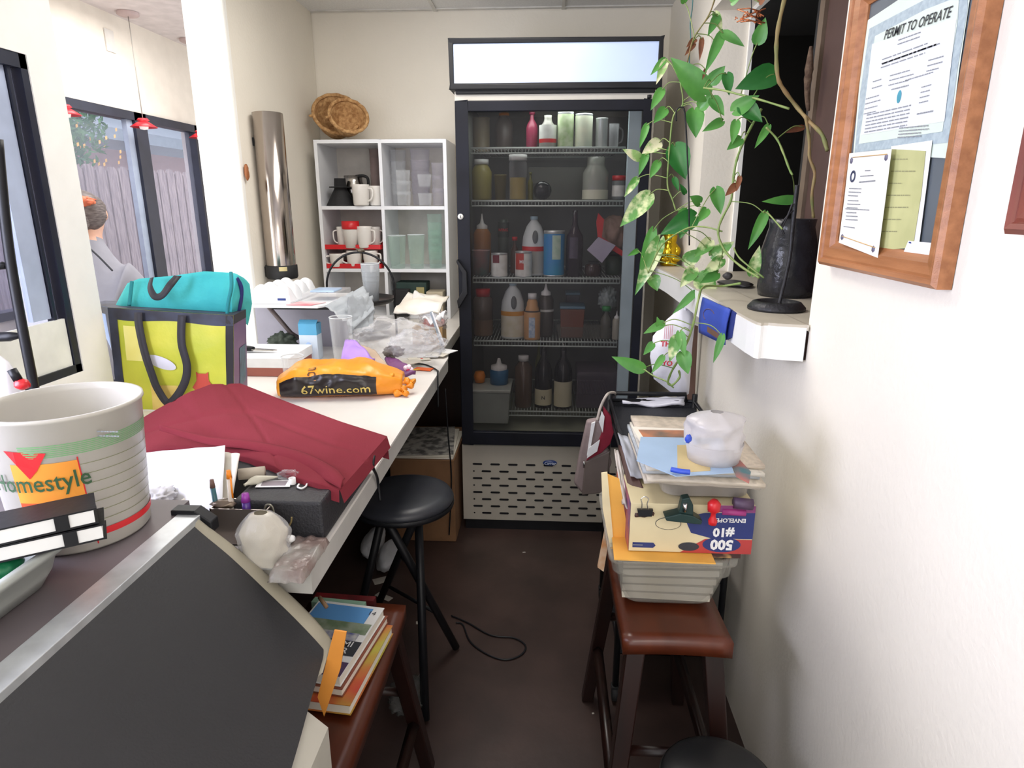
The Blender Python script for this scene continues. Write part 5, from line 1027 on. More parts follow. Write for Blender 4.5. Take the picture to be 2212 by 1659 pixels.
m = MB(mat('stick', (150, 120, 90), .6)); m.tube([at(690, 1290, Y=1.1), at(706, 1312, Y=1.08)], .004, 6); m.thing('wooden_stick', 'short wooden stick poking out below the counter edge', 'stick')
# ================================================================== RIGHT SIDE: CART, STACK
o = T('mesh_cart', 'black metal mesh rolling cart between saddle stool and refrigerator', 'cart', (.35, 1.87, 0))
X0, X1, Y0, Y1 = .215, .50, 1.62, 2.13
m = MB(BLK)
m.tube([(X0, Y0, .775), (X1, Y0, .775), (X1, Y1, .775), (X0, Y1, .775)], .007, 6, closed=True); m.tube([(X0, Y0, .735), (X1, Y0, .735), (X1, Y1, .735), (X0, Y1, .735)], .005, 6, closed=True)
m.tube([(X0, Y1, .775), (X0, Y1, .80), (X1-.03, Y1, .80), (X1-.03, Y1, .775)], .0075, 8); m.build('frame', o)
mesh_m = mat('cart_mesh', (42, 44, 50), .45, .3, var=.3, scale=260, bump=.6, bscale=420)
for z in (.752, .40, .16):
    m = MB(mesh_m); m.box(X0, X1, Y0, Y1, z, z+.003); m.box(X0, X0+.002, Y0, Y1, z, z+.03); m.box(X0, X1, Y0, Y0+.002, z, z+.03); m.box(X0, X1, Y1-.002, Y1, z, z+.03); m.build('mesh_tray', o)
for x in (X0, X1):
    for y in (Y0, Y1):
        m = MB(BLK); m.tube([(x, y, .045), (x, y, .80 if y == Y1 else .775)], .0095, 8); m_post = m.build('post', o)
        pst = m_post
        m = MB(BLKM); m.lathe([(0, -.010), (.022, -.010), (.024, 0), (.022, .010), (0, .010)], (x, y, .0245), 20, R=Matrix.Rotation(math.pi/2, 3, 'Y')); m.box(x-.012, x+.012, y-.012, y+.012, .04, .052); m.build('caster', pst)
# stack on the saddle stool
SY = 1.215; sz = .592
def rtub(name, lab, x0, x1, y0, y1, z0, z1, mt, rim=.008, taper=.03):
    o = T(name, lab, 'tub', ((x0+x1)/2, (y0+y1)/2, z0)); m = MB(mt); ls = []
    for ins, z in ((taper+.01, z0), (taper, z0+.01), (.012, z1-.045), (.004, z1-.042), (.002, z1-.012), (-.006, z1-.012), (-.006, z1), (.006, z1), (.012, z1-.04), (taper+.004, z0+.012)): ls.append([(x, y, z) for x, y in rrect(x0+ins, x1-ins, y0+ins, y1-ins, .028)])
    n = len(ls[0]); m.add([p for l in ls for p in l], [(i*n+k, i*n+(k+1) % n, (i+1)*n+(k+1) % n, (i+1)*n+k) for i in range(len(ls)-1) for k in range(n)]+[tuple(range(n))], True); m.build('body', o); return o
rtub('clear_storage_tub', 'clear plastic tub full of papers on the right saddle stool', .140, .392, SY-.02, SY+.30, sz, sz+.128, clear('tub_clear', (206, 204, 192), .17, .25, edge=.3))
for k in range(5): m = MB(mat('tub_papers', (188, 180, 158), .8, c2=(206, 202, 190), scale=10)); m.obox((.266, SY+.145, sz+.017+.019*k), .185+.006*k, .255, .014, .02*(k-2)); m.thing('paper_bundle', ['lowest', 'second', 'third', 'fourth', 'topmost'][k]+' bundle of papers inside the clear tub on stool', 'papers', 'paper bundles in the clear tub')
m = MB(mat('mixed_envelopes', (206, 160, 96), .7, c2=(70, 44, 40), scale=9, lo=.48, hi=.52)); m.prism([(.15, SY-.01, sz+.130), (.40, SY-.01, sz+.130), (.40, SY+.27, sz+.130), (.15, SY+.27, sz+.130)], (0, 0, .010)); m.thing('envelope_layer', 'brown and dark envelopes lying between the clear tub and envelope box', 'envelopes')
# envelope carton
bz0, bz1 = .735, .842
bxs = (.172, .418); by0, by1 = 1.20, 1.46
o = T('envelope_carton', 'cream red and blue carton of 500 envelopes standing upside down in the stack', 'box', (.3, 1.33, bz0))
CR = mat('carton_cream', (214, 200, 160), .6, var=.04)
m = MB(CR); m.box(bxs[0], bxs[1], by0, by1, bz0, bz1); m.build('body', o, bevel=.001)
def fq(m, mt, u0, u1, v0, v1, k=.0006): 
    x = lambda u: bxs[0]+(bxs[1]-bxs[0])*u; z = lambda v: bz0+(bz1-bz0)*v
    m.use(mt).quad((x(u0), by0-k, z(v0)), (x(u1), by0-k, z(v0)), (x(u1), by0-k, z(v1)), (x(u0), by0-k, z(v1)))
def fp(m, mt, pts, k=.0008):
    m.use(mt); m.add([(bxs[0]+(bxs[1]-bxs[0])*u, by0-k, bz0+(bz1-bz0)*v) for u, v in pts], [tuple(range(len(pts)))])
NB = mat('carton_blue_print', (40, 52, 110), .5); RB = mat('carton_red_print', (178, 60, 56), .5); PB = mat('carton_purple', (130, 60, 110), .5)
m = MB(); fp(m, RB, [(.42, 0), (1, 0), (1, .30), (.62, .30), (.50, .12)]); fp(m, NB, [(.50, .78), (.46, .62), (.50, .42), (.66, .32), (1, .32), (1, .86), (.6, .84)], .001); fp(m, PB, [(.62, .86), (1, .86), (1, 1), (.62, 1)])
def oval(m, mt, cx, cy, rx, ry, k, n=24): fp(m, mt, [(cx+rx*math.cos(2*math.pi*i/n), cy+ry*math.sin(2*math.pi*i/n)) for i in range(n)], k)
oval(m, NB, .755, .19, .155, .16, .0013); fp(m, NB, [(.03, .08), (.20, .08), (.22, .13), (.20, .19), (.03, .19)]); oval(m, INK, .49, .13, .085, .09, .0012)
oval(m, INK, .31, .60, .105, .13, .001); oval(m, CR, .31, .60, .100, .12, .0013)
def inv(m, t, size, u, v, mt, sx=1, bold=.03):
    c = Vector((bxs[0]+(bxs[1]-bxs[0])*u, by0-.0022, bz0+(bz1-bz0)*v)); m.use(mt).text(t, size, c, (-1, 0, 0), (0, 0, -1), align='CENTER', bold=bold)
inv(m, '500', .030, .755, .285, WHT, bold=.045); inv(m, '#10', .026, .76, .53, WHT, bold=.045); inv(m, 'ENVELOPES', .0125, .80, .74, WHT, bold=.03)
m.use(INKG).quad((.180, by0-.002, .749), (.200, by0-.002, .749), (.200, by0-.002, .751), (.180, by0-.002, .751)); m.build('front_print', o)
m = MB(mat('carton_side', (206, 110, 70), .5, c2=(84, 60, 130), scale=14)); m.quad((bxs[0]-.0006, by0, bz0), (bxs[0]-.0006, by1, bz0), (bxs[0]-.0006, by1, bz1), (bxs[0]-.0006, by0, bz1)); m.build('side_print', o)
# orange envelopes at left side
OE = mat('manila', (232, 172, 76), .6, var=.05)
m = MB(OE); m.prism([at(x, y, Y=1.26) for x, y in [(1306, 1022), (1338, 1035), (1362, 1185), (1320, 1186), (1306, 1110)]], (0, .004, 0)); m.use(mat('cream_edge', (226, 212, 170), .7)).prism([at(x, y, Y=1.258) for x, y in [(1299, 1022), (1312, 1020), (1326, 1180), (1318, 1182), (1302, 1100)]], (0, .003, 0)); m.thing('manila_envelopes', 'bright orange manila envelopes standing at left of the envelope carton', 'envelopes')
m = MB(mat('mag_cover', (214, 150, 96), .5, c2=(240, 226, 200), scale=20)); m.prism([at(x, y, Y=1.36) for x, y in [(1312, 1120), (1322, 1125), (1304, 1235), (1291, 1226)]], (0, .01, 0)); m.thing('hanging_magazine', 'colourful magazine edge slipping down behind the manila envelopes', 'magazine')
m = MB(OE); m.prism([(.14, 1.17, .730), (.34, 1.165, .7300), (.34, 1.40, .7300), (.15, 1.40, .7300)], (0, 0, .003)); m.thing('flat_manila_envelope', 'flat manila envelope directly under the envelope carton', 'envelope')
# brown folder with binder clip, clear sleeve
sheet([(1336, 962, 1.44), (1352, 968, 1.42), (1413, 1112, 1.195), (1372, 1115, 1.195)], 'brown_folder', 'dark brown folder leaning at left of the clip box', 'folder', mat('choc', (74, 46, 40), .6), .006)
sheet([(1334, 935, 1.5), (1372, 955, 1.45), (1392, 1035, 1.3), (1362, 1028, 1.3)], 'clear_sleeve', 'clear plastic sleeve of papers behind the brown folder', 'sleeve', mat('sleeve', (170, 172, 180), .35), .003, seed=4)
sheet([(1328, 970, 1.42), (1340, 985, 1.4), (1366, 1100, 1.24), (1345, 1090, 1.25)], 'bagged_papers', 'clear bagged papers at left of the brown folder', 'papers', mat('sleeve_two', (188, 180, 172), .35), .004, seed=9, amp=.01)
o = T('binder_clip', 'black binder clip holding the lower edge of the brown folder', 'binder clip', at(1392, 1110, Y=1.19))
m = MB(BLK); m.prism([at(x, y, Y=1.186) for x, y in [(1377, 1102), (1411, 1102), (1408, 1116), (1380, 1116)]], (0, .008, 0)); m.build('body', o)
m = MB(CHROME); m.tube(spline([at(1386, 1100, Y=1.185), at(1387, 1088, Y=1.183), at(1385, 1078, Y=1.183), at(1393, 1073, Y=1.183), at(1401, 1078, Y=1.183), at(1398, 1088, Y=1.183), at(1400, 1100, Y=1.185)]), .0011, 6); m.build('wire_handle', o)
# clear clip box with stapler, red pin
rtub('clip_box', 'clear plastic box holding stationery above the envelope carton', .235, .415, 1.215, 1.45, bz1+.001, bz1+.052, clear('clip_clear', (190, 184, 176), .45, .25), taper=.008)
o = T('stapler', 'dark green hole punch lying before the clear clip box', 'hole punch', at(1475, 1128, Y=1.19))
m = MB(DKGREEN); z = bz1
m.prism([at(x, y, Y=1.165) for x, y in [(1436, 1118), (1440, 1126), (1515, 1134), (1518, 1126), (1498, 1115), (1470, 1110)]], (0, .028, 0)); m.build('base', o, bevel=.002)
m = MB(DKGREEN); m.prism([at(x, y, Y=1.170) for x, y in [(1466, 1112), (1474, 1078), (1490, 1075), (1498, 1092), (1498, 1118)]], (0, .02, 0)); m.build('lever', o, bevel=.002)
m = MB(CHROME); m.cyl(at(1479, 1105, Y=1.168), .004, .018); m.build('spring', o)
m = MB(RED); c = at(1542, 1098, Y=1.17); m.lathe([(0, -.035), (.008, -.034), (.009, -.026), (.005, -.018), (.005, -.010), (.012, -.004), (.0125, .010), (.006, .018), (0, .018)], c, 18); m.thing('red_pushpin', 'big red push pin shaped clip standing before the clear box', 'pin')
m = MB(mat('fuchsia', (170, 60, 130), .5)); m.tube([at(1560, 1105, Y=1.2), at(1610, 1108, Y=1.2)], .007, 8); m.use(mat('violet_dark', (86, 66, 90), .5)).tube([at(1585, 1086, Y=1.2), at(1625, 1090, Y=1.2)], .012, 8); m.thing('purple_marker', 'dark violet and fuchsia marker at right end of clip box', 'marker')
# magazines
mz = bz1+.054
for k in range(5):
    cols = [(206, 196, 180), (216, 204, 184), (180, 186, 190), (220, 214, 200), (204, 190, 172)]
    m = MB(mat('mag%d' % k, cols[k], .6, c2=tuple(int(c*.88) for c in cols[k]), scale=50, stretch=(1, 1, 20))); cx = .305+.004*math.sin(k*2.1)
    m.grid(lambda u, v: Vector((cx-.112+.224*u, 1.175+.008*math.cos(k*3)+.27*v, mz+.011*k-.010*(u**2)*.8+.003*noise.noise(Vector((u*4, v*3, k))))), 14, 8)
    m.thing('magazine', ['bottom magazine of the stack above the clip box', 'second magazine from the bottom of the stack', 'middle magazine of the stack above the clip box', 'fourth magazine from the bottom of the stack', 'top magazine of the stack under the blue leaflet'][k], 'magazine', 'magazines stacked on the clip box', solid=.008)
tz_ = mz+.055
def flat(px, z, name, lab, cat, mt, th=.0012, extra=None):
    q = [at(x, y, Z=z) for x, y in px]; m = MB(mt); m.prism(q, (0, 0, th))
    if extra: extra(m, q)
    return m.thing(name, lab, cat)
flat([(1364, 924), (1500, 930), (1500, 990), (1400, 985)], tz_+.001, 'black_cover_magazine', 'open magazine with photo cover behind the blue leaflet', 'magazine', PAPER2, .003,
     lambda m, q: m.use(mat('mag_photo', (90, 90, 84), .5, c2=(206, 130, 90), scale=12)).prism([q[0].lerp(q[2], .12)+Vector((0, 0, .003)), q[1].lerp(q[3], .06)+Vector((0, 0, .003)), q[2].lerp(q[0], .1)+Vector((0, 0, .003)), q[3].lerp(q[1], .1)+Vector((0, 0, .003))], (0, 0, .0004)))
flat([(1384, 945), (1560, 948), (1585, 1022), (1460, 1030), (1375, 996)], tz_+.006, 'blue_leaflet', 'pale blue leaflet lying on top of the magazine stack', 'leaflet', mat('leaflet_blue', (160, 184, 210), .5, var=.04), .0015,
     lambda m, q: m.use(mat('leaflet_tan', (196, 176, 128), .5)).prism([q[0].lerp(q[3], .35).lerp(q[1], .35)+Vector((0, 0, .0016)), q[1].lerp(q[2], .2)+Vector((-.03, 0, .0016)), q[2]+Vector((-.04, .005, .0016)), q[3]+Vector((.005, .012, .0016))], (0, 0, .0003)))
m = MB(BLUE); m.tube(spline([at(1450, 1014, Z=tz_+.015), at(1470, 1018, Z=tz_+.015), at(1490, 1020, Z=tz_+.014)]), .005, 8); m.thing('blue_clip', 'small blue plastic clip on the blue leaflet', 'clip')
flat([(1580, 975), (1622, 1020), (1618, 1045), (1590, 1030), (1578, 1000)], tz_+.004, 'photo_card', 'photo card at right edge of magazine stack behind the wrapped cups', 'card', mat('card_pic', (190, 110, 96), .5, c2=(80, 120, 124), scale=18), .001)
o = T('wrapped_containers', 'cloudy plastic containers wrapped in clear bag on the magazine stack', 'package', at(1545, 1010, Z=tz_+.008))
cp = clear('cloudy', (206, 202, 202), .62, .3, edge=.25, bump=.3); c = at(1540, 990, Z=tz_+.008)
m = MB(cp); m.lathe([(0, 0), (.047, 0), (.050, .02), (.053, .035)], c, 30); m.grid(lambda u, v: c+Vector(((.052+.012*noise.noise(Vector((math.cos(u*6.283)*2, math.sin(u*6.283)*2, v*3))))*math.cos(2*math.pi*u)*(1 if v < .7 else math.cos((v-.7)*4.5)), (.05+.012*noise.noise(Vector((math.cos(u*6.283)*2, math.sin(u*6.283)*2, v*3+4))))*math.sin(2*math.pi*u)*(1 if v < .7 else math.cos((v-.7)*4.5)), .03+.062*v)), 36, 16); m.build('wrapped_body', o)
m = MB(BLUE); q = at(1487, 948, Y=c.y-.05); m.blob(q, (.006, .003, .008), .3, 3, 2, sub=3); m.build('blue_spot', o)
# handbag
HY = 2.0
o = T('handbag', 'taupe fabric bag with burgundy lining hanging on the mesh cart', 'handbag', at(1285, 1060, Y=HY))
TP = mat('taupe', (148, 132, 130), .7, c2=(128, 112, 110), scale=6, bump=.2, bscale=60)
m = MB(TP); m.prism([at(x, y, Y=HY) for x, y in [(1268, 910), (1300, 905), (1312, 965), (1322, 1000), (1300, 1065), (1258, 1068), (1240, 1045), (1250, 990)]], (0, .03, 0)); m.build('body', o, bevel=.008)
m = MB(mat('taupe_dark', (110, 98, 92), .7)); m.prism([at(x, y, Y=HY-.005) for x, y in [(1263, 998), (1318, 975), (1312, 1040), (1298, 1066), (1257, 1070)]], (0, .03, 0)); m.build('front_pocket', o, bevel=.004)
m = MB(mat('burgundy_lining', (134, 24, 48), .7)); m.prism([at(x, y, Y=HY-.006) for x, y in [(1304, 880), (1320, 900), (1326, 935), (1318, 960), (1300, 978), (1266, 996), (1290, 960), (1302, 930)]], (0, .02, 0)); m.build('lining', o, bevel=.002)
m = MB(mat('strap_taupe', (190, 180, 170), .7)); m.tube(spline([at(1290, 908, Y=HY), at(1298, 878, Y=HY), at(1312, 852, Y=HY), at(1326, 848, Y=2.1), at(1330, 853, Y=2.14)]), .0045, 8); m.build('strap', o)
m = MB(PAPER); m.prism([at(x, y, Y=HY-.008) for x, y in [(1278, 915), (1286, 912), (1276, 965), (1268, 985)]], (0, .01, 0)); m.prism([at(x, y, Y=HY-.012) for x, y in [(1296, 950), (1290, 975), (1268, 990), (1272, 968)]], (0, .003, 0)); m.prism([at(x, y, Y=HY-.012) for x, y in [(1300, 888), (1306, 900), (1302, 935), (1294, 912)]], (0, .003, 0)); m.build('papers_inside', o)
m = MB(CHROME); m.tube([at(1262, 996, Y=HY-.01), at(1261, 1010, Y=HY-.01)], .003, 6); m.build('buckle', o)
# white plastic thank-you bag hanging near fridge
BY = 2.16
pts = [(1470, 665), (1496, 668), (1500, 700), (1496, 740), (1492, 800), (1488, 850), (1468, 862), (1440, 840), (1412, 818), (1404, 770), (1410, 725), (1440, 690)]
o = T('thank_you_bag', 'white plastic THANK YOU bag hanging beside the trailing vine', 'bag', at(1450, 840, Y=BY))
PBm = mat('bag_white', (232, 232, 240), .4, var=.05, bump=.4, bscale=18, sss=.3)
cx = sum(p[0] for p in pts)/len(pts); cy = sum(p[1] for p in pts)/len(pts)
def hb(u, v):
    s = u*len(pts); i = int(s) % len(pts); t = s-int(s); x = pts[i][0]*(1-t)+pts[(i+1) % len(pts)][0]*t; y = pts[i][1]*(1-t)+pts[(i+1) % len(pts)][1]*t
    x = cx+(x-cx)*v; y = cy+(y-cy)*v; p = at(x, y, Y=BY); k = noise.noise(Vector((x*.03, y*.012, 1)))
    return p+Vector((0, -.045*(1-v**3)+.012*k, 0))
m = MB(PBm); m.grid(hb, 48, 12); m.build('body', o)
m = MB(mat('thank_red', (214, 40, 60), .5)); m.text('TH', .024, at(1427, 748, Y=BY-.055), bold=.03); m.text('YO', .024, at(1430, 790, Y=BY-.055), bold=.03)
m.use(mat('faint_red', (226, 180, 190), .5))
for k in range(5): m.quad(at(1436+4*k, 700, Y=BY-.05), at(1438+4*k, 700, Y=BY-.05), at(1436+4*k, 732, Y=BY-.055), at(1434+4*k, 732, Y=BY-.055))
m.build('red_lettering', o)
m = MB(PBm); m.tube(spline([at(1480, 672, Y=BY), at(1484, 650, Y=BY), at(1486, 625, Y=BY+.02)]), [.008, .007, .006, .005]*4+[.004], 6); m.build('handle', o)
m = MB(mat('brown_card', (120, 92, 82), .7)); m.prism([at(x, y, Y=2.3) for x, y in [(1490, 700), (1508, 705), (1500, 880), (1480, 870)]], (0, .01, 0)); m.thing('brown_cardboard', 'brown cardboard strip hanging behind the white THANK YOU bag', 'cardboard')
sheet([(1340, 862, 2.15), (1480, 855, 2.15), (1478, 872, 2.12), (1345, 872, 2.12)], 'white_cloth', 'white crumpled plastic at the back rail of mesh cart', 'plastic', PBm, .004, amp=.02)
# trash bin
o = T('trash_bin', 'black round topped trash bin in the bottom right foreground', 'bin', (.325, .97, 0))
m = MB(mat('bin_black', (24, 25, 27), .4, var=.1)); c = (.325, .97, .015); m.lathe([(0, .001), (.085, .001), (.098, .37), (.104, .372), (.104, .385), (.098, .392), (.08, .402), (.04, .408), (0, .41)], c, 44); m.build('body', o)
m = MB(mat('bin_rim', (60, 62, 60), .35)); m.lathe([(.104, .378), (.107, .381), (.104, .386)], c, 44); m.build('rim', o)
# ================================================================== LEDGE THINGS
LDZ = 1.1762
# black pot
o = T('black_pot', 'black ceramic plant pot standing at right in the pass-through opening', 'pot', (.655, 1.84, LDZ))
pc = Vector((.655, 1.84, LDZ)); r, h = .074, .205
m = MB(mat('black_glaze', (36, 37, 42), .22, var=.25, scale=20, bump=.35, bscale=30)); m.lathe([(0, 0), (r*.95, 0), (r*1.0, h*.08), (r*.98, h*.6), (r*.85, h*.8), (r*.78, h*.9), (r*.82, h), (r*.74, h), (r*.7, h*.86), (0, h*.84)], pc, 40); m.build('body', o)
# iron stand
o = T('iron_stand', 'black iron ring base stand with thin upright rod in front of pot', 'stand', (.548, 1.585, LDZ))
sc = Vector((.548, 1.585, LDZ)); m = MB(mat('cast_iron', (44, 44, 48), .45, .3, bump=.3, bscale=80)); m.lathe([(0, 0), (.066, 0), (.066, .006), (.055, .018), (.046, .020), (.043, .012), (0, .010)], sc, 44); m.build('base', o)
m = MB(_M['cast_iron']); m.tube(spline([sc+Vector((.002, -.01, .01)), at(1705, 560, Y=1.60), at(1712, 490, Y=1.61), at(1722, 400, Y=1.62)]), [.006]+[.0045]*12+[.0055]*12, 8); m.build('rod', o)
m = MB(_M['cast_iron']); m.tube(spline([at(1712, 440, Y=1.61), at(1702, 465, Y=1.61), at(1690, 492, Y=1.61), at(1693, 505, Y=1.61)]), .0025, 6); m.tube(spline([at(1712, 455, Y=1.61), at(1698, 470, Y=1.61), at(1684, 490, Y=1.61)]), .002, 6); m.build('scroll', o)
# gold figurine
c = at(1444, 572, Z=LDZ+.002); o = T('gold_figurine', 'shiny gold seated figurine with red tipped hat at ledge end', 'figurine', (c.x, c.y, LDZ))
GD = mat('gold', (196, 164, 40), .18, 1, var=.2, scale=30); zt = at(1444, 478, Y=c.y).z; hh = zt-LDZ; c.z = LDZ
m = MB(GD); m.lathe([(0, 0), (.034, 0), (.036, .01), (.033, .018), (.036, .03), (.040, hh*.30), (.036, hh*.45), (.026, hh*.52), (.028, hh*.58), (.030, hh*.66), (.024, hh*.76), (.016, hh*.8)], c, 28); 
for s in (-1, 1): m.blob(c+Vector((s*.028, -.02, hh*.33)), (.014, .016, .022), .1, 2, 1, sub=3); m.blob(c+Vector((s*.022, -.028, hh*.15)), (.02, .014, .012), .1, 2, 2, sub=3)
m.blob(c+Vector((0, -.028, hh*.36)), (.016, .012, .016), .05, 2, 3, sub=3); m.build('body', o)
m = MB(mat('figurine_red', (206, 70, 60), .4, c2=(230, 190, 170), scale=40)); m.lathe([(.018, hh*.78), (.012, hh*.9), (0, hh)], c, 16); m.build('hat', o)
# blue pouch
o = T('blue_pouch', 'blue fabric pouch with brown print hanging over the ledge edge', 'pouch', (.4, 1.55, 1.12))
bp = [(1517, 642), (1573, 656), (1566, 742), (1508, 716)]; BX = .437
q = [at(1519, 642, X=BX), at(1578, 668, X=BX), at(1566, 745, X=BX-.003), at(1511, 718, X=BX-.003)]
m = MB(mat('royal_blue', (50, 76, 170), .7, var=.06)); m.grid(lambda u, v: q[0].lerp(q[1], u).lerp(q[3].lerp(q[2], u), v)+Vector((-.004*math.sin(v*3), 0, 0)), 6, 8); m.build('front', o, solid=.004)
m = MB(mat('navy', (34, 50, 120), .7)); q2 = [at(1573, 664, X=BX+.004), at(1590, 676, X=BX+.006), at(1580, 730, X=BX+.004), at(1566, 735, X=BX+.002)]; m.quad(*q2); m.build('side_fold', o, solid=.003)
m = MB(mat('brown_motif', (96, 76, 90), .7)); fq_ = lambda u, v: q[0].lerp(q[1], u).lerp(q[3].lerp(q[2], u), v)+Vector((-.004*math.sin(v*3)-.0026, 0, 0))
m.tube([fq_(.25+.22*math.cos(a)+.15, .40+.18*math.sin(a)) for a in [math.pi*.7+k*.2 for k in range(18)]], .0012, 5); m.use(mat('brown_patch', (116, 86, 70), .7)).quad(fq_(.38, .70), fq_(.82, .74), fq_(.82, .92), fq_(.38, .86)); m.build('motif', o)
m = MB(mat('pebble', (70, 68, 70), .5)); m.blob(at(1572, 596, Z=LDZ+.012), (.016, .016, .012), .15, 2, 2, sub=3); m.thing('dark_pebble', 'dark round pebble lying on the ledge among the stems', 'stone')
m = MB(mat('black_tray', (50, 48, 50), .5)); m.blob(at(1590, 612, Z=LDZ+.006), (.05, .08, .006), .2, 2, 2, sub=3); m.thing('dark_saucer', 'dark flat saucer on the ledge under the vine stems', 'saucer')
# ---- pothos
LG = mat('leaf_green', (74, 138, 62), .35, c2=(96, 160, 74), scale=16); LV = mat('leaf_variegated', (92, 150, 70), .35, c2=(216, 224, 170), scale=26, lo=.48, hi=.60); LD = mat('leaf_dark', (36, 104, 44), .3, c2=(58, 128, 58), scale=14)
LP = mat('leaf_pale', (150, 188, 110), .4, c2=(222, 220, 180), scale=30, lo=.42, hi=.56); LBR = mat('leaf_dry', (140, 88, 58), .7, c2=(104, 60, 42), scale=30)
VM = mat('vine_green', (112, 142, 74), .5, c2=(140, 156, 92), scale=20); VB = mat('vine_brown', (150, 124, 84), .7, c2=(110, 120, 70), scale=20)
def yd(x): return 2.20-(x-1340)/360*.45
def leafmesh(m, b, t, w, fold=.35, droop=.15):
    b = Vector(b); t = Vector(t); ax = t-b; L_ = ax.length; ax.normalize(); view = Vector((-.1, -1, .15)); sd = ax.cross(view).normalized(); nn = sd.cross(ax).normalized()
    prof = [(-.10, .30), (-.04, .62), (.08, .92), (.25, 1), (.45, .90), (.65, .66), (.82, .36), (.94, .12), (1, 0)]
    vs = []; 
    for s_, w_ in prof:
        c0 = b+ax*(L_*max(s_, 0 if s_ > -.06 else 0))+nn*(-droop*L_*(s_*s_))
        for k in (-1, -.5, 0, .5, 1):
            ss = s_ if abs(k) > .1 else max(s_, 0)
            p = b+ax*(L_*ss)+nn*(-droop*L_*ss*ss)+sd*(w*.5*w_*k)+nn*(fold*w*.5*w_*abs(k)); vs.append(p)
    n = len(prof); m.add(vs, [(5*i+j, 5*i+j+1, 5*i+j+6, 5*i+j+5) for i in range(n-1) for j in range(4)], True)
V = {
 'a': (VB, .0045, [(1696, -8, 1.52), (1681, 60, 1.52), (1677, 110, 1.53), (1680, 165, 1.53), (1692, 192, 1.54), (1722, 232, 1.55), (1748, 262, 1.50), (1775, 290, 1.45), (1787, 325, 1.42)]),
 'b': (VB, .0035, [(1740, 250, 1.50), (1748, 300, 1.5), (1749, 340, 1.5), (1760, 375, 1.5), (1754, 420, 1.5), (1757, 470, 1.52)]),
 'c': (VM, .0032, [(1645, 235, 1.66), (1622, 275, 1.68), (1600, 320, 1.70), (1588, 360, 1.70), (1582, 405, 1.70), (1578, 435, 1.70), (1556, 480, 1.72), (1552, 510, 1.72), (1568, 545, 1.70), (1600, 575, 1.66), (1640, 600, 1.60)]),
 'd': (VM, .0024, [(1470, 178, 1.95), (1475, 225, 1.95), (1455, 250, 1.95), (1448, 300, 1.95), (1444, 350, 1.95), (1442, 400, 1.95), (1452, 430, 1.95), (1460, 455, 1.95)]),
 'e': (VM, .0026, [(1705, 235, 1.56), (1640, 215, 1.62), (1600, 205, 1.68), (1560, 195, 1.74), (1520, 190, 1.8)]),
 'f': (VM, .0030, [(1600, 612, 1.62), (1560, 618, 1.66), (1520, 620, 1.60), (1508, 650, 1.52), (1500, 690, 1.52), (1488, 730, 1.54), (1470, 770, 1.56), (1452, 800, 1.58), (1443, 825, 1.6), (1452, 832, 1.6), (1468, 815, 1.6), (1466, 800, 1.6)]),
 'g': (VM, .0022, [(1390, 797, 1.7), (1412, 812, 1.66), (1440, 824, 1.62), (1455, 838, 1.6)]),
 'h': (VM, .0022, [(1650, 600, 1.6), (1600, 560, 1.64), (1585, 535, 1.66)]),
 'i': (VM, .0026, [(1655, 275, 1.6), (1678, 300, 1.6), (1692, 330, 1.58), (1705, 365, 1.56), (1712, 378, 1.55)]),
 'j': (VM, .0020, [(1690, 495, 1.5), (1660, 462, 1.55), (1648, 458, 1.55)]),
 'k': (VM, .0022, [(1560, 500, 1.72), (1520, 490, 1.76), (1480, 495, 1.82), (1430, 530, 1.9), (1400, 590, 1.95)]),
 'l': (VB, .0020, [(1545, -5, 1.75), (1530, 35, 1.8), (1500, 80, 1.85), (1488, 120, 1.88), (1480, 165, 1.92)]),
}
o = T('pothos_plant', 'trailing green and cream pothos vine climbing around the pass-through opening', 'plant', (.62, 1.84, LDZ+.205))
VS = []
for kx, (mt, r, P) in V.items():
    P3 = [at(x, y, Y=Y+.09) for x, y, Y in P]; sp = spline(P3, 6); VS += sp; m = MB(mt); m.tube(sp, [r*(1+.12*math.sin(i*1.3)) for i in range(len(sp))], 7); m.build('vine_stem', o)
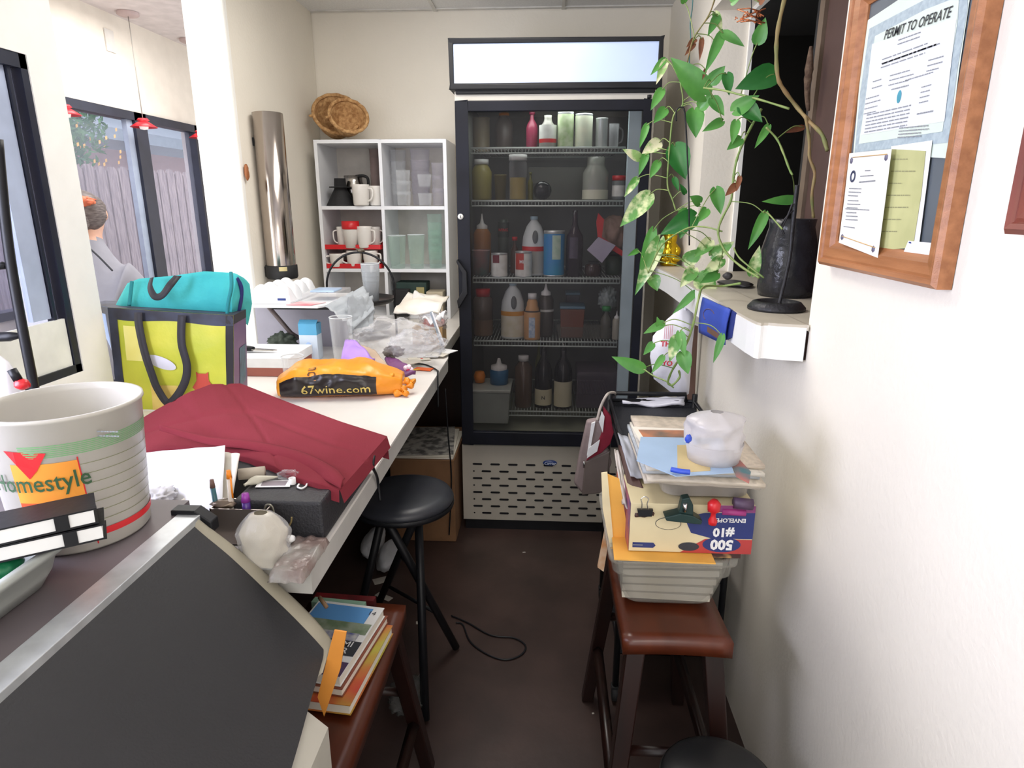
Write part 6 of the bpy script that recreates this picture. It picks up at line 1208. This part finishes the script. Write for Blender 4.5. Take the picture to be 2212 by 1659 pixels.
leaves = [  # base x,y tip x,y width px, kind
 (1522, 205, 1452, 122, 56, 'LG'), (1560, 72, 1524, 155, 24, 'LG'), (1562, 72, 1609, 98, 22, 'LG'), (1636, 92, 1654, 38, 32, 'LG'), (1672, 160, 1592, 188, 54, 'LD'), (1536, 178, 1566, 142, 30, 'LG'), (1570, 160, 1576, 204, 26, 'LD'),
 (1512, 232, 1538, 205, 28, 'LG'), (1538, 213, 1565, 248, 28, 'LG'), (1500, 238, 1504, 296, 40, 'LG'), (1560, 262, 1519, 282, 22, 'LG'), (1602, 225, 1648, 262, 40, 'LD'), (1585, 240, 1640, 205, 36, 'LG'), (1458, 316, 1482, 386, 52, 'LD'), (1660, 272, 1632, 318, 18, 'LG'),
 (1430, 194, 1406, 236, 22, 'LG'), (1437, 236, 1413, 264, 24, 'LG'), (1397, 270, 1382, 318, 16, 'LG'), (1424, 308, 1388, 330, 30, 'LP'), (1382, 342, 1347, 322, 22, 'LP'), (1396, 332, 1380, 378, 18, 'LG'), (1422, 350, 1404, 384, 20, 'LG'), (1376, 386, 1349, 424, 18, 'LV'),
 (1402, 422, 1340, 488, 42, 'LV'), (1546, 408, 1558, 462, 32, 'LG'), (1512, 438, 1492, 424, 24, 'LG'), (1500, 468, 1428, 505, 46, 'LD'), (1485, 455, 1470, 515, 40, 'LG'), (1424, 520, 1372, 638, 36, 'LV'), (1410, 500, 1380, 610, 26, 'LG'), (1410, 598, 1420, 628, 30, 'LV'), (1652, 462, 1618, 538, 24, 'LG'), (1716, 432, 1650, 434, 22, 'LG'),
 (1480, 565, 1525, 538, 32, 'LV'), (1538, 552, 1586, 522, 32, 'LV'), (1500, 580, 1470, 620, 30, 'LV'), (1508, 598, 1550, 628, 46, 'LV'), (1624, 592, 1642, 532, 28, 'LV'), (1500, 632, 1454, 678, 18, 'LG'), (1560, 725, 1542, 784, 18, 'LG'), (1388, 797, 1324, 772, 30, 'LG'),
 (1462, 728, 1447, 782, 28, 'LV'), (1468, 718, 1480, 770, 22, 'LG'), (1474, 762, 1487, 808, 34, 'LG'), (1410, 742, 1391, 766, 18, 'LG'), (1432, 770, 1408, 806, 16, 'LG'), (1432, 698, 1392, 720, 20, 'LG'), (1426, 708, 1420, 686, 14, 'LG'), (1378, 541, 1357, 552, 12, 'LG'), (1600, 300, 1572, 322, 24, 'LG'), (1590, 262, 1582, 310, 22, 'LG'),
 (1535, 520, 1500, 555, 30, 'LV'), (1560, 560, 1520, 590, 28, 'LV'), (1550, 590, 1515, 610, 26, 'LG'), (1526, 452, 1510, 478, 24, 'LG'), (1436, 128, 1406, 160, 16, 'LG'), (1438, 132, 1418, 180, 18, 'LP'), (1550, 35, 1530, 75, 20, 'LG'), (1545, 28, 1560, 68, 18, 'LV'), (1580, 5, 1600, -8, 20, 'LG'), (1478, 5, 1474, -18, 16, 'LG'), (1456, 385, 1466, 412, 14, 'LD'), (1480, 418, 1470, 398, 12, 'LD'),
 (1502, 85, 1484, 100, 14, 'LBR'), (1516, 84, 1512, 128, 12, 'LBR'), (1500, 95, 1480, 118, 12, 'LBR'), (1590, 400, 1568, 422, 18, 'LBR'), (1598, 382, 1592, 412, 12, 'LBR'), (1550, 98, 1548, 120, 8, 'LBR'), (1524, 150, 1518, 170, 8, 'LBR'), (1735, 275, 1700, 285, 14, 'LBR'), (1640, 5, 1655, -10, 18, 'LBR')]
kinds = dict(LG=LG, LV=LV, LD=LD, LP=LP, LBR=LBR)
for bx_, by_, tx_, ty_, w, kd in leaves:
    Y = yd(bx_) if bx_ < 1580 else 1.74 if by_ > 60 else 1.8
    if by_ > 560 and bx_ > 1440 and bx_ < 1600 and by_ > 640: Y = 1.56
    if by_ > 660 and bx_ <= 1480: Y = 1.62
    b = at(bx_, by_, Y=Y); t = at(tx_, ty_, Y=Y-.02); wl = abs(at(bx_+w, by_, Y=Y).x-b.x)
    m = MB(kinds[kd]); leafmesh(m, b, t, wl, .3, .12)
    q = min(VS, key=lambda s: (s-b).length)
    if (q-b).length < .45: m.use(VM).tube(spline([b, b.lerp(q, .4)+Vector((0, 0, .012)), q], 5), .0013, 5)
    m.build('dry_leaf' if kd == 'LBR' else 'leaf', o)
m = MB(mat('fibre_moss', (112, 92, 74), .9, c2=(80, 60, 48), scale=60, bump=.8)); P = [(1752, 100, 1.98), (1748, 150, 1.98), (1744, 190, 1.98), (1746, 240, 1.98)]
m.tube(spline([at(x, y, Y=Y) for x, y, Y in P], 4), [.004, .006, .008, .01, .012, .010, .011, .009, .008, .008, .007, .006, .004], 7); m.build('aerial_roots', o)
# hook wire, copper ornament
m = MB(BLK); m.tube(spline([at(x, y, Y=1.98) for x, y in [(1461, 262), (1461, 240), (1470, 232), (1479, 242), (1484, 320), (1488, 420), (1489, 530)]], 5), .0022, 6); m.thing('wire_hook', 'thin black hooked rod standing before the white wall beside vine', 'hook')
o = T('copper_ornament', 'shiny copper wire ornament hanging at top of the opening', 'ornament', at(1620, 35, Y=1.72)); m = MB(mat('copper', (214, 140, 100), .25, .9))
rr = random.Random(3)
for k in range(16):
    a = at(1590+rr.random()*60, 20+rr.random()*32, Y=1.72); b = at(1585+rr.random()*70, 15+rr.random()*38, Y=1.72); m.tube([a, a.lerp(b, .5)+Vector((0, rr.random()*.02, .006)), b], .0016, 5)
m.build('wire_body', o); m = MB(INK); m.tube([at(1622, -20, Y=1.72), at(1624, 28, Y=1.72)], .0012, 5); m.build('string', o)
m = MB(mat('mobile', (60, 110, 110), .5)); m.tube(spline([at(x, y, Y=2.0) for x, y in [(1497, -10), (1495, 20), (1491, 50), (1492, 90), (1489, 130), (1490, 200)]]), .0016, 5); m.thing('hanging_string', 'dark beaded string hanging down beside the vine', 'string')
# ================================================================== FRAMES
def frame(name, lab, y0, y1, z0, z1, bw, wood):
    o = T(name, lab, 'picture frame', (XR-.012, (y0+y1)/2, z0)); m = MB(wood)
    prof = [(0, 0), (0, .020), (.006, .026), (.012, .024), (.014, .021), (.018, .022), (bw*.72, .019), (bw*.9, .012), (bw, .010), (bw, 0)]
    cor = [(y0, z0, 1, 1), (y1, z0, -1, 1), (y1, z1, -1, -1), (y0, z1, 1, -1)]
    n = len(prof); vs = []
    for y, z, sy, sz_ in cor: vs += [(XR-.001-h_, y+sy*d, z+sz_*d) for d, h_ in prof]
    m.add(vs, [(c*n+i, c*n+i+1, ((c+1) % 4)*n+i+1, ((c+1) % 4)*n+i) for c in range(4) for i in range(n-1)]); m.build('moulding', o); return o
g1 = at(1869, 13, X=XR-.012)
fy0, fy1, fz0, fz1 = .918, 1.318, 1.307, g1.z+.045
fo = frame('certificate_frame', 'orange oak frame holding a permit to operate and smaller papers', fy0, fy1, fz0, fz1, .046, OAK)
m = MB(mat('mat_grey', (92, 100, 106), .5)); m.box(XR-.0075, XR-.001, fy0+.04, fy1-.04, fz0+.04, fz1-.04); m.build('backing', fo)
PX = XR-.009
def pq(m, mt, pts, k=0): m.use(mt); m.add([at(x, y, X=PX-k) for x, y in pts], [tuple(range(len(pts)))])
CT = mat('cert_green', (214, 226, 214), .6, var=.02); CBd = mat('cert_border', (160, 176, 184), .6, c2=(178, 194, 198), scale=120)
m = MB(); pq(m, CT, [(1868, 48), (1925, 10), (1990, -34), (2098, -100), (2096, -10), (2072, 150), (2048, 342), (1843, 331)])
pq(m, CBd, [(1878, 62), (1996, 0), (2092, -48), (2090, 20), (2068, 150), (2048, 308), (1950, 318), (1846, 330), (1858, 200)], .0004)
pq(m, CT, [(1890, 78), (2000, 20), (2072, -8), (2068, 50), (2052, 150), (2036, 284), (1855, 311)], .0008)
pq(m, mat('permit_white', (232, 236, 240), .5, var=.02), [(1884, 95), (2066, 40), (2040, 262), (1860, 292)], .0012); m.build('permit_certificate', fo)
dn = (at(2042, 38, X=PX)-at(1908, 84, X=PX)).normalized(); up = Vector((-1, 0, 0)).cross(dn).normalized(); up = up if up.z > 0 else -up
m = MB(INK); o_ = at(1908, 86, X=PX-.002); L0 = (at(2042, 38, X=PX-.002)-o_).length
m.text('PERMIT TO OPERATE', L0/8.9, o_, dn, up, shear=.25, bold=.008)
m.use(INKG)
def pl_(x0, y0, x1, y1, n, gap, th=.0016, seed=1, r=.3):
    a = at(x0, y0, X=PX-.002); b = at(x1, y1, X=PX-.002); d = (b-a).normalized(); u_ = Vector((-1, 0, 0)).cross(d); u_ = u_ if u_.z > 0 else -u_; m.lines(a, d, u_.normalized(), (b-a).length, n, gap, th, r, seed)
pl_(1940, 88, 1990, 70, 2, .006); pl_(1905, 130, 2050, 78, 3, .006, seed=2); m.use(INK); pl_(1905, 140, 2022, 98, 1, .005, .0024, 3, 0); m.use(INKG)
pl_(2005, 132, 2040, 122, 3, .007, seed=4); pl_(1922, 165, 1975, 150, 3, .007, seed=5); pl_(1885, 178, 1910, 170, 2, .01, seed=6); pl_(1955, 175, 2022, 155, 1, .01, seed=7); pl_(1925, 195, 1965, 185, 1, .01, .002, 8); pl_(1990, 190, 2015, 183, 4, .007, seed=9)
pl_(1870, 215, 1905, 205, 4, .008, seed=10); pl_(1872, 250, 1970, 228, 6, .0055, .0018, 11, .05); pl_(1980, 248, 2022, 240, 1, .01, .002, 12); pl_(1942, 278, 2010, 272, 4, .0045, seed=13)
m.use(mat('seal_blue', (70, 150, 170), .5)); c = at(1942, 209, X=PX-.0016); m.lathe([(0, .0004), (.0095, 0)], c, 20, sy=.7, R=Matrix.Rotation(-math.pi/2, 3, 'Y')); m.build('permit_print', fo)
m = MB(); pq(m, PAPER, [(1925, 316), (2014, 303), (1998, 430), (1984, 538), (1920, 520)], .002); pq(m, mat('olive_paper', (196, 196, 140), .6, c2=(176, 178, 124), scale=12), [(1925, 322), (2000, 326), (1990, 420), (1972, 535), (1898, 541), (1912, 400)], .0026)
pq(m, PAPER, [(1962, 520), (2016, 525), (2009, 552), (1952, 544)], .0032)
m.use(mat('olive_ink', (150, 150, 110), .7))
for k in range(7): a = at(1928-4*k, 345+26*k, X=PX-.003); b = at(1985-4*k, 345+26*k, X=PX-.003); m.lines(a, (b-a).normalized(), (0, 0, 1), (b-a).length, 1, .01, .0016, .5, k)
m.use(BLUEINK); m.add([at(x, y, X=PX-.0038) for x, y in [(1963, 522), (1968, 523), (1968, 526), (1963, 525)]], [(0, 1, 2, 3)]); m.build('olive_permit', fo)
m = MB(); SX = PX-.012; f4 = [(1835, 331), (1926, 322), (1914, 420), (1896, 557), (1812, 524), (1824, 430)]
m.use(mat('small_cert', (240, 238, 232), .6, var=.02)); m.add([at(x, y, X=SX) for x, y in f4], [tuple(range(6))])
m.use(INKG)
PX2 = PX; PX = SX+.001
pl_(1868, 370, 1880, 369, 1, .01); pl_(1858, 382, 1898, 379, 1, .01, seed=2); pl_(1855, 395, 1890, 392, 1, .01, .0022, 3, 0)
for k in range(3): pl_(1834-3*k, 408+26*k, 1862-3*k, 409+26*k, 3, .006, seed=4+k)
pl_(1826, 452, 1880, 455, 1, .01, seed=9, r=.1); pl_(1822, 490, 1850, 494, 1, .01, seed=12)
m.use(mat('gold_line', (206, 170, 110), .6)); 
for A_, B_ in (((1842, 340), (1916, 333)), ((1818, 510), (1890, 535))): 
    a = at(*A_, X=SX-.001); b = at(*B_, X=SX-.001); m.tube([a, b], .0006, 4)
m.use(mat('corner_mark', (110, 108, 130), .6))
for x, y in ((1839, 347), (1914, 340), (1819, 512), (1886, 538)): 
    c = at(x, y, X=SX-.0008); m.lathe([(0, .0002), (.0055, 0)], c, 6, R=Matrix.Rotation(-math.pi/2, 3, 'Y'))
m.use(mat('seal_navy', (52, 60, 90), .5)); c = at(1842, 381, X=SX-.001); m.lathe([(.006, 0), (.009, .0002), (.010, 0)], c, 20, R=Matrix.Rotation(-math.pi/2, 3, 'Y')); PX = PX2
m.build('small_certificate', fo, solid=.0004)
a = at(2172, 505, X=XR-.02)
frame('second_frame', 'reddish wooden frame mostly cut off at the right edge', a.y-.42, a.y, a.z, a.z+.6, .05, mat('rosewood', (140, 74, 58), .4, c2=(110, 54, 44), scale=5))
m = MB(mat('scuff', (206, 196, 178), .9)); m.blob((XR-.0005, 1.62, .93), (.0008, .012, .05), .2, 2, 2, sub=3); 
# ================================================================== OTHER ROOM, OUTSIDE
def pendant(px, py, Y, lab, full=True):
    c = at(px, py, Y=Y); o = T('pendant_lamp', lab, 'lamp', (c.x, c.y, c.z-.06), 'red pendant lamps in the other room')
    m = MB(mat('shade_red', (214, 40, 50), .35)); m.lathe([(.012, .034), (.026, .032), (.036, .020), (.020, .016), (.034, .010), (.076, -.018), (.074, -.020), (.028, .003), (.012, .0)], c, 32); m.build('shade', o)
    m = MB(mat('bulb_white', (240, 225, 220), .4, emit=.3)); m.lathe([(0, -.034), (.022, -.030), (.026, -.014), (.02, .0), (0, .006)], c, 20); m.build('bulb', o)
    m = MB(mat('cord_grey', (150, 146, 140), .5)); m.tube([c+Vector((0, 0, .03)), (c.x, c.y, 2.48)], .003, 6); m.build('cord', o)
    m = MB(mat('canopy_rose', (180, 160, 158), .5)); m.lathe([(.06, 2.499), (.06, 2.485), (.05, 2.478), (0, 2.476)], (c.x, c.y, 0), 28); m.build('canopy', o)
pendant(310, 268, 4.1, 'red pendant lamp in the middle of the far window')
pendant(140, 240, 3.55, 'red pendant lamp half hidden at the left wall edge')
pendant(433, 292, 4.75, 'red pendant lamp peeking beside the white pillar')
m = MB(mat('fw_plate', (200, 196, 190), .6)); c = at(236, 88, X=XO+.001); m.box(XO+.001, XO+.008, c.y-.04, c.y+.04, c.z-.06, c.z+.06); m.thing('wall_plate', 'faint grey plate high on the far room wall', 'plate')
# fence
fo_ = T('picket_fence', 'weathered grey wooden picket fence outside the far window', 'fence', (-4.0, 7, -.2))
FM = mat('fence_wood', (172, 158, 150), .85, c2=(132, 120, 116), scale=6, stretch=(8, 8, 1))
m = MB(FM); y = 4.2
while y < 10.5:
    h_ = 1.74+.03*rnd.random(); w = .135; m.prism([(-4, y, -.2), (-4, y+w, -.2), (-4, y+w, h_-.035), (-4, y+w-.035, h_), (-4, y+.035, h_), (-4, y, h_-.035)], (.02, 0, 0)); y += .157
m.build('pickets', fo_)
m = MB(FM); m.box(-4.05, -4.0, 4.2, 10.5, 1.42, 1.50); m.box(-4.05, -4.0, 4.2, 10.5, .3, .38); m.build('rails', fo_)
m = MB(mat('yard', (150, 140, 125), .9)); m.box(-14, -2.72, -3, 14, -.25, -.2); struct(m, 'ground')
m = MB(mat('neighbour_wall', (150, 128, 120), .9, var=.06)); m.box(-9.2, -9, -3, 20, -.2, 2.5); bd = m.thing('neighbour_building', 'pale low building behind the picket fence', 'building')
m = MB(mat('eave_grey', (120, 134, 136), .7)); m.box(-9.4, -7.6, -3, 20.5, 2.5, 2.7); m.prism([(-7.6, -3, 2.7), (-9.6, -3, 3.5), (-9.6, -3, 2.7)], (0, 23, 0)); m.build('roof', bd)
t_ = T('green_tree', 'light green leafy tree seen through the far window above fence', 'tree', (-4.9, 6.4, -.2))
m = MB(mat('bark', (110, 90, 76), .9)); m.tube([(-4.9, 6.4, -.2), (-4.85, 6.3, 1.2), (-4.7, 6.1, 2.4)], [.06, .05, .03], 8); m.build('trunk', t_)
m = MB(mat('tree_leaf', (50, 104, 62), .6, c2=(96, 150, 84), scale=5)); rr = random.Random(5)
for k in range(2600):
    d = Vector((rr.gauss(0, 1), rr.gauss(0, 1), rr.gauss(0, 1))); d = d.normalized()*(rr.random()**.4); c = Vector((-4.6, 5.9, 2.15))+Vector((d.x*.5, d.y*.75, d.z*.55)); a = Vector((rr.uniform(-1, 1), rr.uniform(-1, 1), rr.uniform(-1, 1))).normalized()*.045; b = a.orthogonal().normalized()*.014
    m.quad(c-a, c+b, c+a, c-b)
m.use(mat('blossom', (236, 180, 70), .5))
for k in range(40):
    c = Vector((-4.3+rr.uniform(-.2, .2), 6.1+rr.uniform(-.5, .6), 2.0+rr.uniform(-.3, .3))); m.quad(c, c+Vector((0, .03, .01)), c+Vector((0, .03, .04)), c+Vector((0, 0, .03)))
m.build('foliage', t_)
# person
def person():
    me = bpy.data.meshes.new('p'); c = at(172, 500, Y=3.0)
    cx, cy = c.x-.03, 3.0
    J = dict(pel=(cx-.02, cy, .56, .17), sp=(cx-.01, cy+.0, .76, .18), ch=(cx, cy+.03, .98, .20), nk0=(cx+.0, cy+.05, 1.17, .12), nk=(cx+.0, cy+.09, 1.265, .055), hd0=(cx-.01, cy+.11, 1.31, .075), hd=(cx-.01, cy+.12, 1.38, .092), hd1=(cx-.01, cy+.12, 1.44, .065))
    E_ = [('pel', 'sp'), ('sp', 'ch'), ('ch', 'nk0'), ('nk0', 'nk'), ('nk', 'hd0'), ('hd0', 'hd'), ('hd', 'hd1')]
    for s, n in ((-1, 'l'), (1, 'r')):
        J.update({n+'s': (cx+s*.20, cy+.04, 1.08, .10), n+'e': (cx+s*.29, cy+.12, .82, .068), n+'w': (cx+s*.16, cy+.36, .80, .032), n+'h': (cx+s*.13, cy+.44, .80, .03), n+'hip': (cx+s*.1, cy+.06, .52, .10), n+'k': (cx+s*.14, cy+.46, .50, .068), n+'a': (cx+s*.14, cy+.44, .08, .042), n+'f': (cx+s*.14, cy+.60, .045, .036)})
        E_ += [('ch', n+'s'), (n+'s', n+'e'), (n+'e', n+'w'), (n+'w', n+'h'), ('pel', n+'hip'), (n+'hip', n+'k'), (n+'k', n+'a'), (n+'a', n+'f')]
    for s, n in ((-1, 'l'), (1, 'r')):
        for k in range(4):
            J[n+'g%d' % k] = (cx+s*.13+(k-1.5)*.018, cy+.50, .798, .0095); J[n+'i%d' % k] = (cx+s*.13+(k-1.5)*.02, cy+.53+.006*(k in (1, 2)), .785, .008); E_ += [(n+'h', n+'g%d' % k), (n+'g%d' % k, n+'i%d' % k)]
        J[n+'t'] = (cx+s*.08, cy+.45, .79, .010); E_.append((n+'h', n+'t'))
    ks = list(J); me.from_pydata([J[k][:3] for k in ks], [(ks.index(a), ks.index(b)) for a, b in E_], [])
    ob = bpy.data.objects.new('p', me); COL.objects.link(ob); sk = ob.modifiers.new('k', 'SKIN')
    for i, k in enumerate(ks): ob.data.skin_vertices[0].data[i].radius = (J[k][3], J[k][3])
    ob.data.skin_vertices[0].data[0].use_root = True
    ob.modifiers.new('s', 'SUBSURF').levels = 2
    dg = bpy.context.evaluated_depsgraph_get(); m2 = bpy.data.meshes.new_from_object(ob.evaluated_get(dg)); bpy.data.objects.remove(ob)
    for p in m2.polygons: p.use_smooth = True
    o = T('person', 'person in grey shirt seated with back turned beyond the wall opening', 'person', (cx, cy, 0))
    sk_ = mat('skin', (206, 160, 138), .5); sh = mat('grey_shirt', (140, 140, 150), .85, var=.05, bump=.3, bscale=12); pt = mat('dark_trousers', (60, 62, 74), .8)
    for mm in (sk_, sh, pt): m2.materials.append(mm)
    for p in m2.polygons:
        c = p.center; p.material_index = 0 if (c.z > 1.262 or (c.y > cy+.30 and c.z > .72)) else 1 if c.z > .60 else 2
    m2.transform(Matrix.Translation((-cx, -cy, 0))); b = bpy.data.objects.new('body', m2); COL.objects.link(b); b.parent = o
    m = MB(mat('hair_dark', (70, 60, 58), .6, c2=(110, 100, 98), scale=30, stretch=(1, 1, 6))); m.blob((cx-.01, cy+.085, 1.385), (.108, .11, .10), .06, 2, 2); m.blob((cx+.0, cy+.0, 1.345), (.075, .06, .06), .08, 2, 5); m.build('hair', o)
    m = MB(mat('orange_scarf', (206, 110, 70), .6, c2=(160, 70, 50), scale=20)); m.blob((cx+.01, cy+.03, 1.43), (.085, .07, .032), .25, 3, 3); m.build('hair_scarf', o)
    m = MB(INK); m.tube(spline([(cx-.05, cy-.03, 1.262), (cx+.05, cy-.045, 1.255), (cx+.13, cy-.06, 1.20), (cx+.20, cy-.06, 1.12)]), .0045, 6); m.build('apron_strap', o)
    f = MB(sk_); f.blob((cx-.01, cy+.215, 1.36), (.012, .015, .018), .05, 2, 1, sub=2); 
    for s in (-1, 1): f.blob((cx-.01+s*.092, cy+.12, 1.37), (.012, .018, .028), .05, 2, 1, sub=2)
    f.build('nose_and_ears', o)
    f = MB(INK)
    for s in (-1, 1): f.blob((cx-.01+s*.033, cy+.205, 1.385), (.012, .006, .006), .05, 2, 1, sub=2)
    f.build('eyes', o); f = MB(mat('lips', (170, 90, 84), .5)); f.blob((cx-.01, cy+.200, 1.325), (.022, .008, .006), .05, 2, 1, sub=2); f.build('mouth', o)
    ch = T('dining_chair', 'dark chair under the seated person in the other room', 'chair', (cx, cy, 0)); m = MB(BLK); m.box(cx-.2, cx+.2, cy-.2, cy+.2, .40, .43); m.build('seat', ch, bevel=.01)
    for sx in (-1, 1):
        for sy in (-1, 1): m = MB(BLK); m.tube([(cx+sx*.17, cy+sy*.17, .40), (cx+sx*.18, cy+sy*.19, 0)], .012, 8); m.build('leg', ch)
    tb_ = T('dining_table', 'dark table in front of the seated person', 'table', (cx+.05, cy+.75, 0)); m = MB(mat('far_table', (96, 80, 72), .4)); m.box(cx-.25, cx+.4, cy+.40, cy+1.1, .73, .76); m.build('top', tb_); m = MB(BLK); m.cyl((cx-.05, cy+.75, 0), .03, .73); m.cyl((cx-.05, cy+.75, 0), .2, .015); m.build('pedestal', tb_)
person()
# ================================================================== LIGHT
w = bpy.data.worlds.new('sky'); S.world = w; w.use_nodes = True; bg = w.node_tree.nodes['Background']; bg.inputs[0].default_value = (.97, .975, 1, 1); bg.inputs[1].default_value = 1.5
def area(n, loc, rot, sx, sy, e, col=(1, 1, 1)):
    l = bpy.data.lights.new(n, 'AREA'); l.shape = 'RECTANGLE'; l.size = sx; l.size_y = sy; l.energy = e; l.color = col; o = bpy.data.objects.new(n, l); COL.objects.link(o); o.location = loc; o.rotation_euler = rot; return o
area('front_fill', (.35, -.9, 2.1), (math.radians(35), 0, math.radians(35)), 1.0, .8, 11, (1, .94, .86))  # added fill behind the camera, aimed left, no fixture modelled
area('back_fill', (-.35, 2.0, 2.28), (0, 0, 0), .5, .9, 11, (1, .95, .88))  # added fill to brighten the back of the room, no fixture there
area('window_daylight', (XL-.2, .35, 1.45), (0, -math.pi/2, 0), .8, 1.0, 34, (.92, .95, 1))
area('far_room_fill', (-1.9, 3.6, 2.45), (0, 0, 0), .8, 1.2, 22, (1, .97, .94))  # added fill that brightens the other room and the jamb
area('jamb_fill', (-1.75, 1.75, 1.5), (math.radians(90), 0, math.radians(-25)), .6, 1.6, 10, (1, .99, .97))  # unseen fill standing in the other room, aimed at the jamb face
area('fridge_fill', (0, FY+.14, 1.79), (0, 0, 0), .5, .08, 1.2, (.9, 1, .96))  # added fill under the cabinet top so the contents show
S.view_settings.view_transform = 'Standard'; S.view_settings.look = 'None'; S.view_settings.exposure = .5; S.view_settings.gamma = 1
S.cycles.max_bounces = 8; S.cycles.transparent_max_bounces = 24; S.cycles.use_denoising = True; S.cycles.sample_clamp_indirect = 6
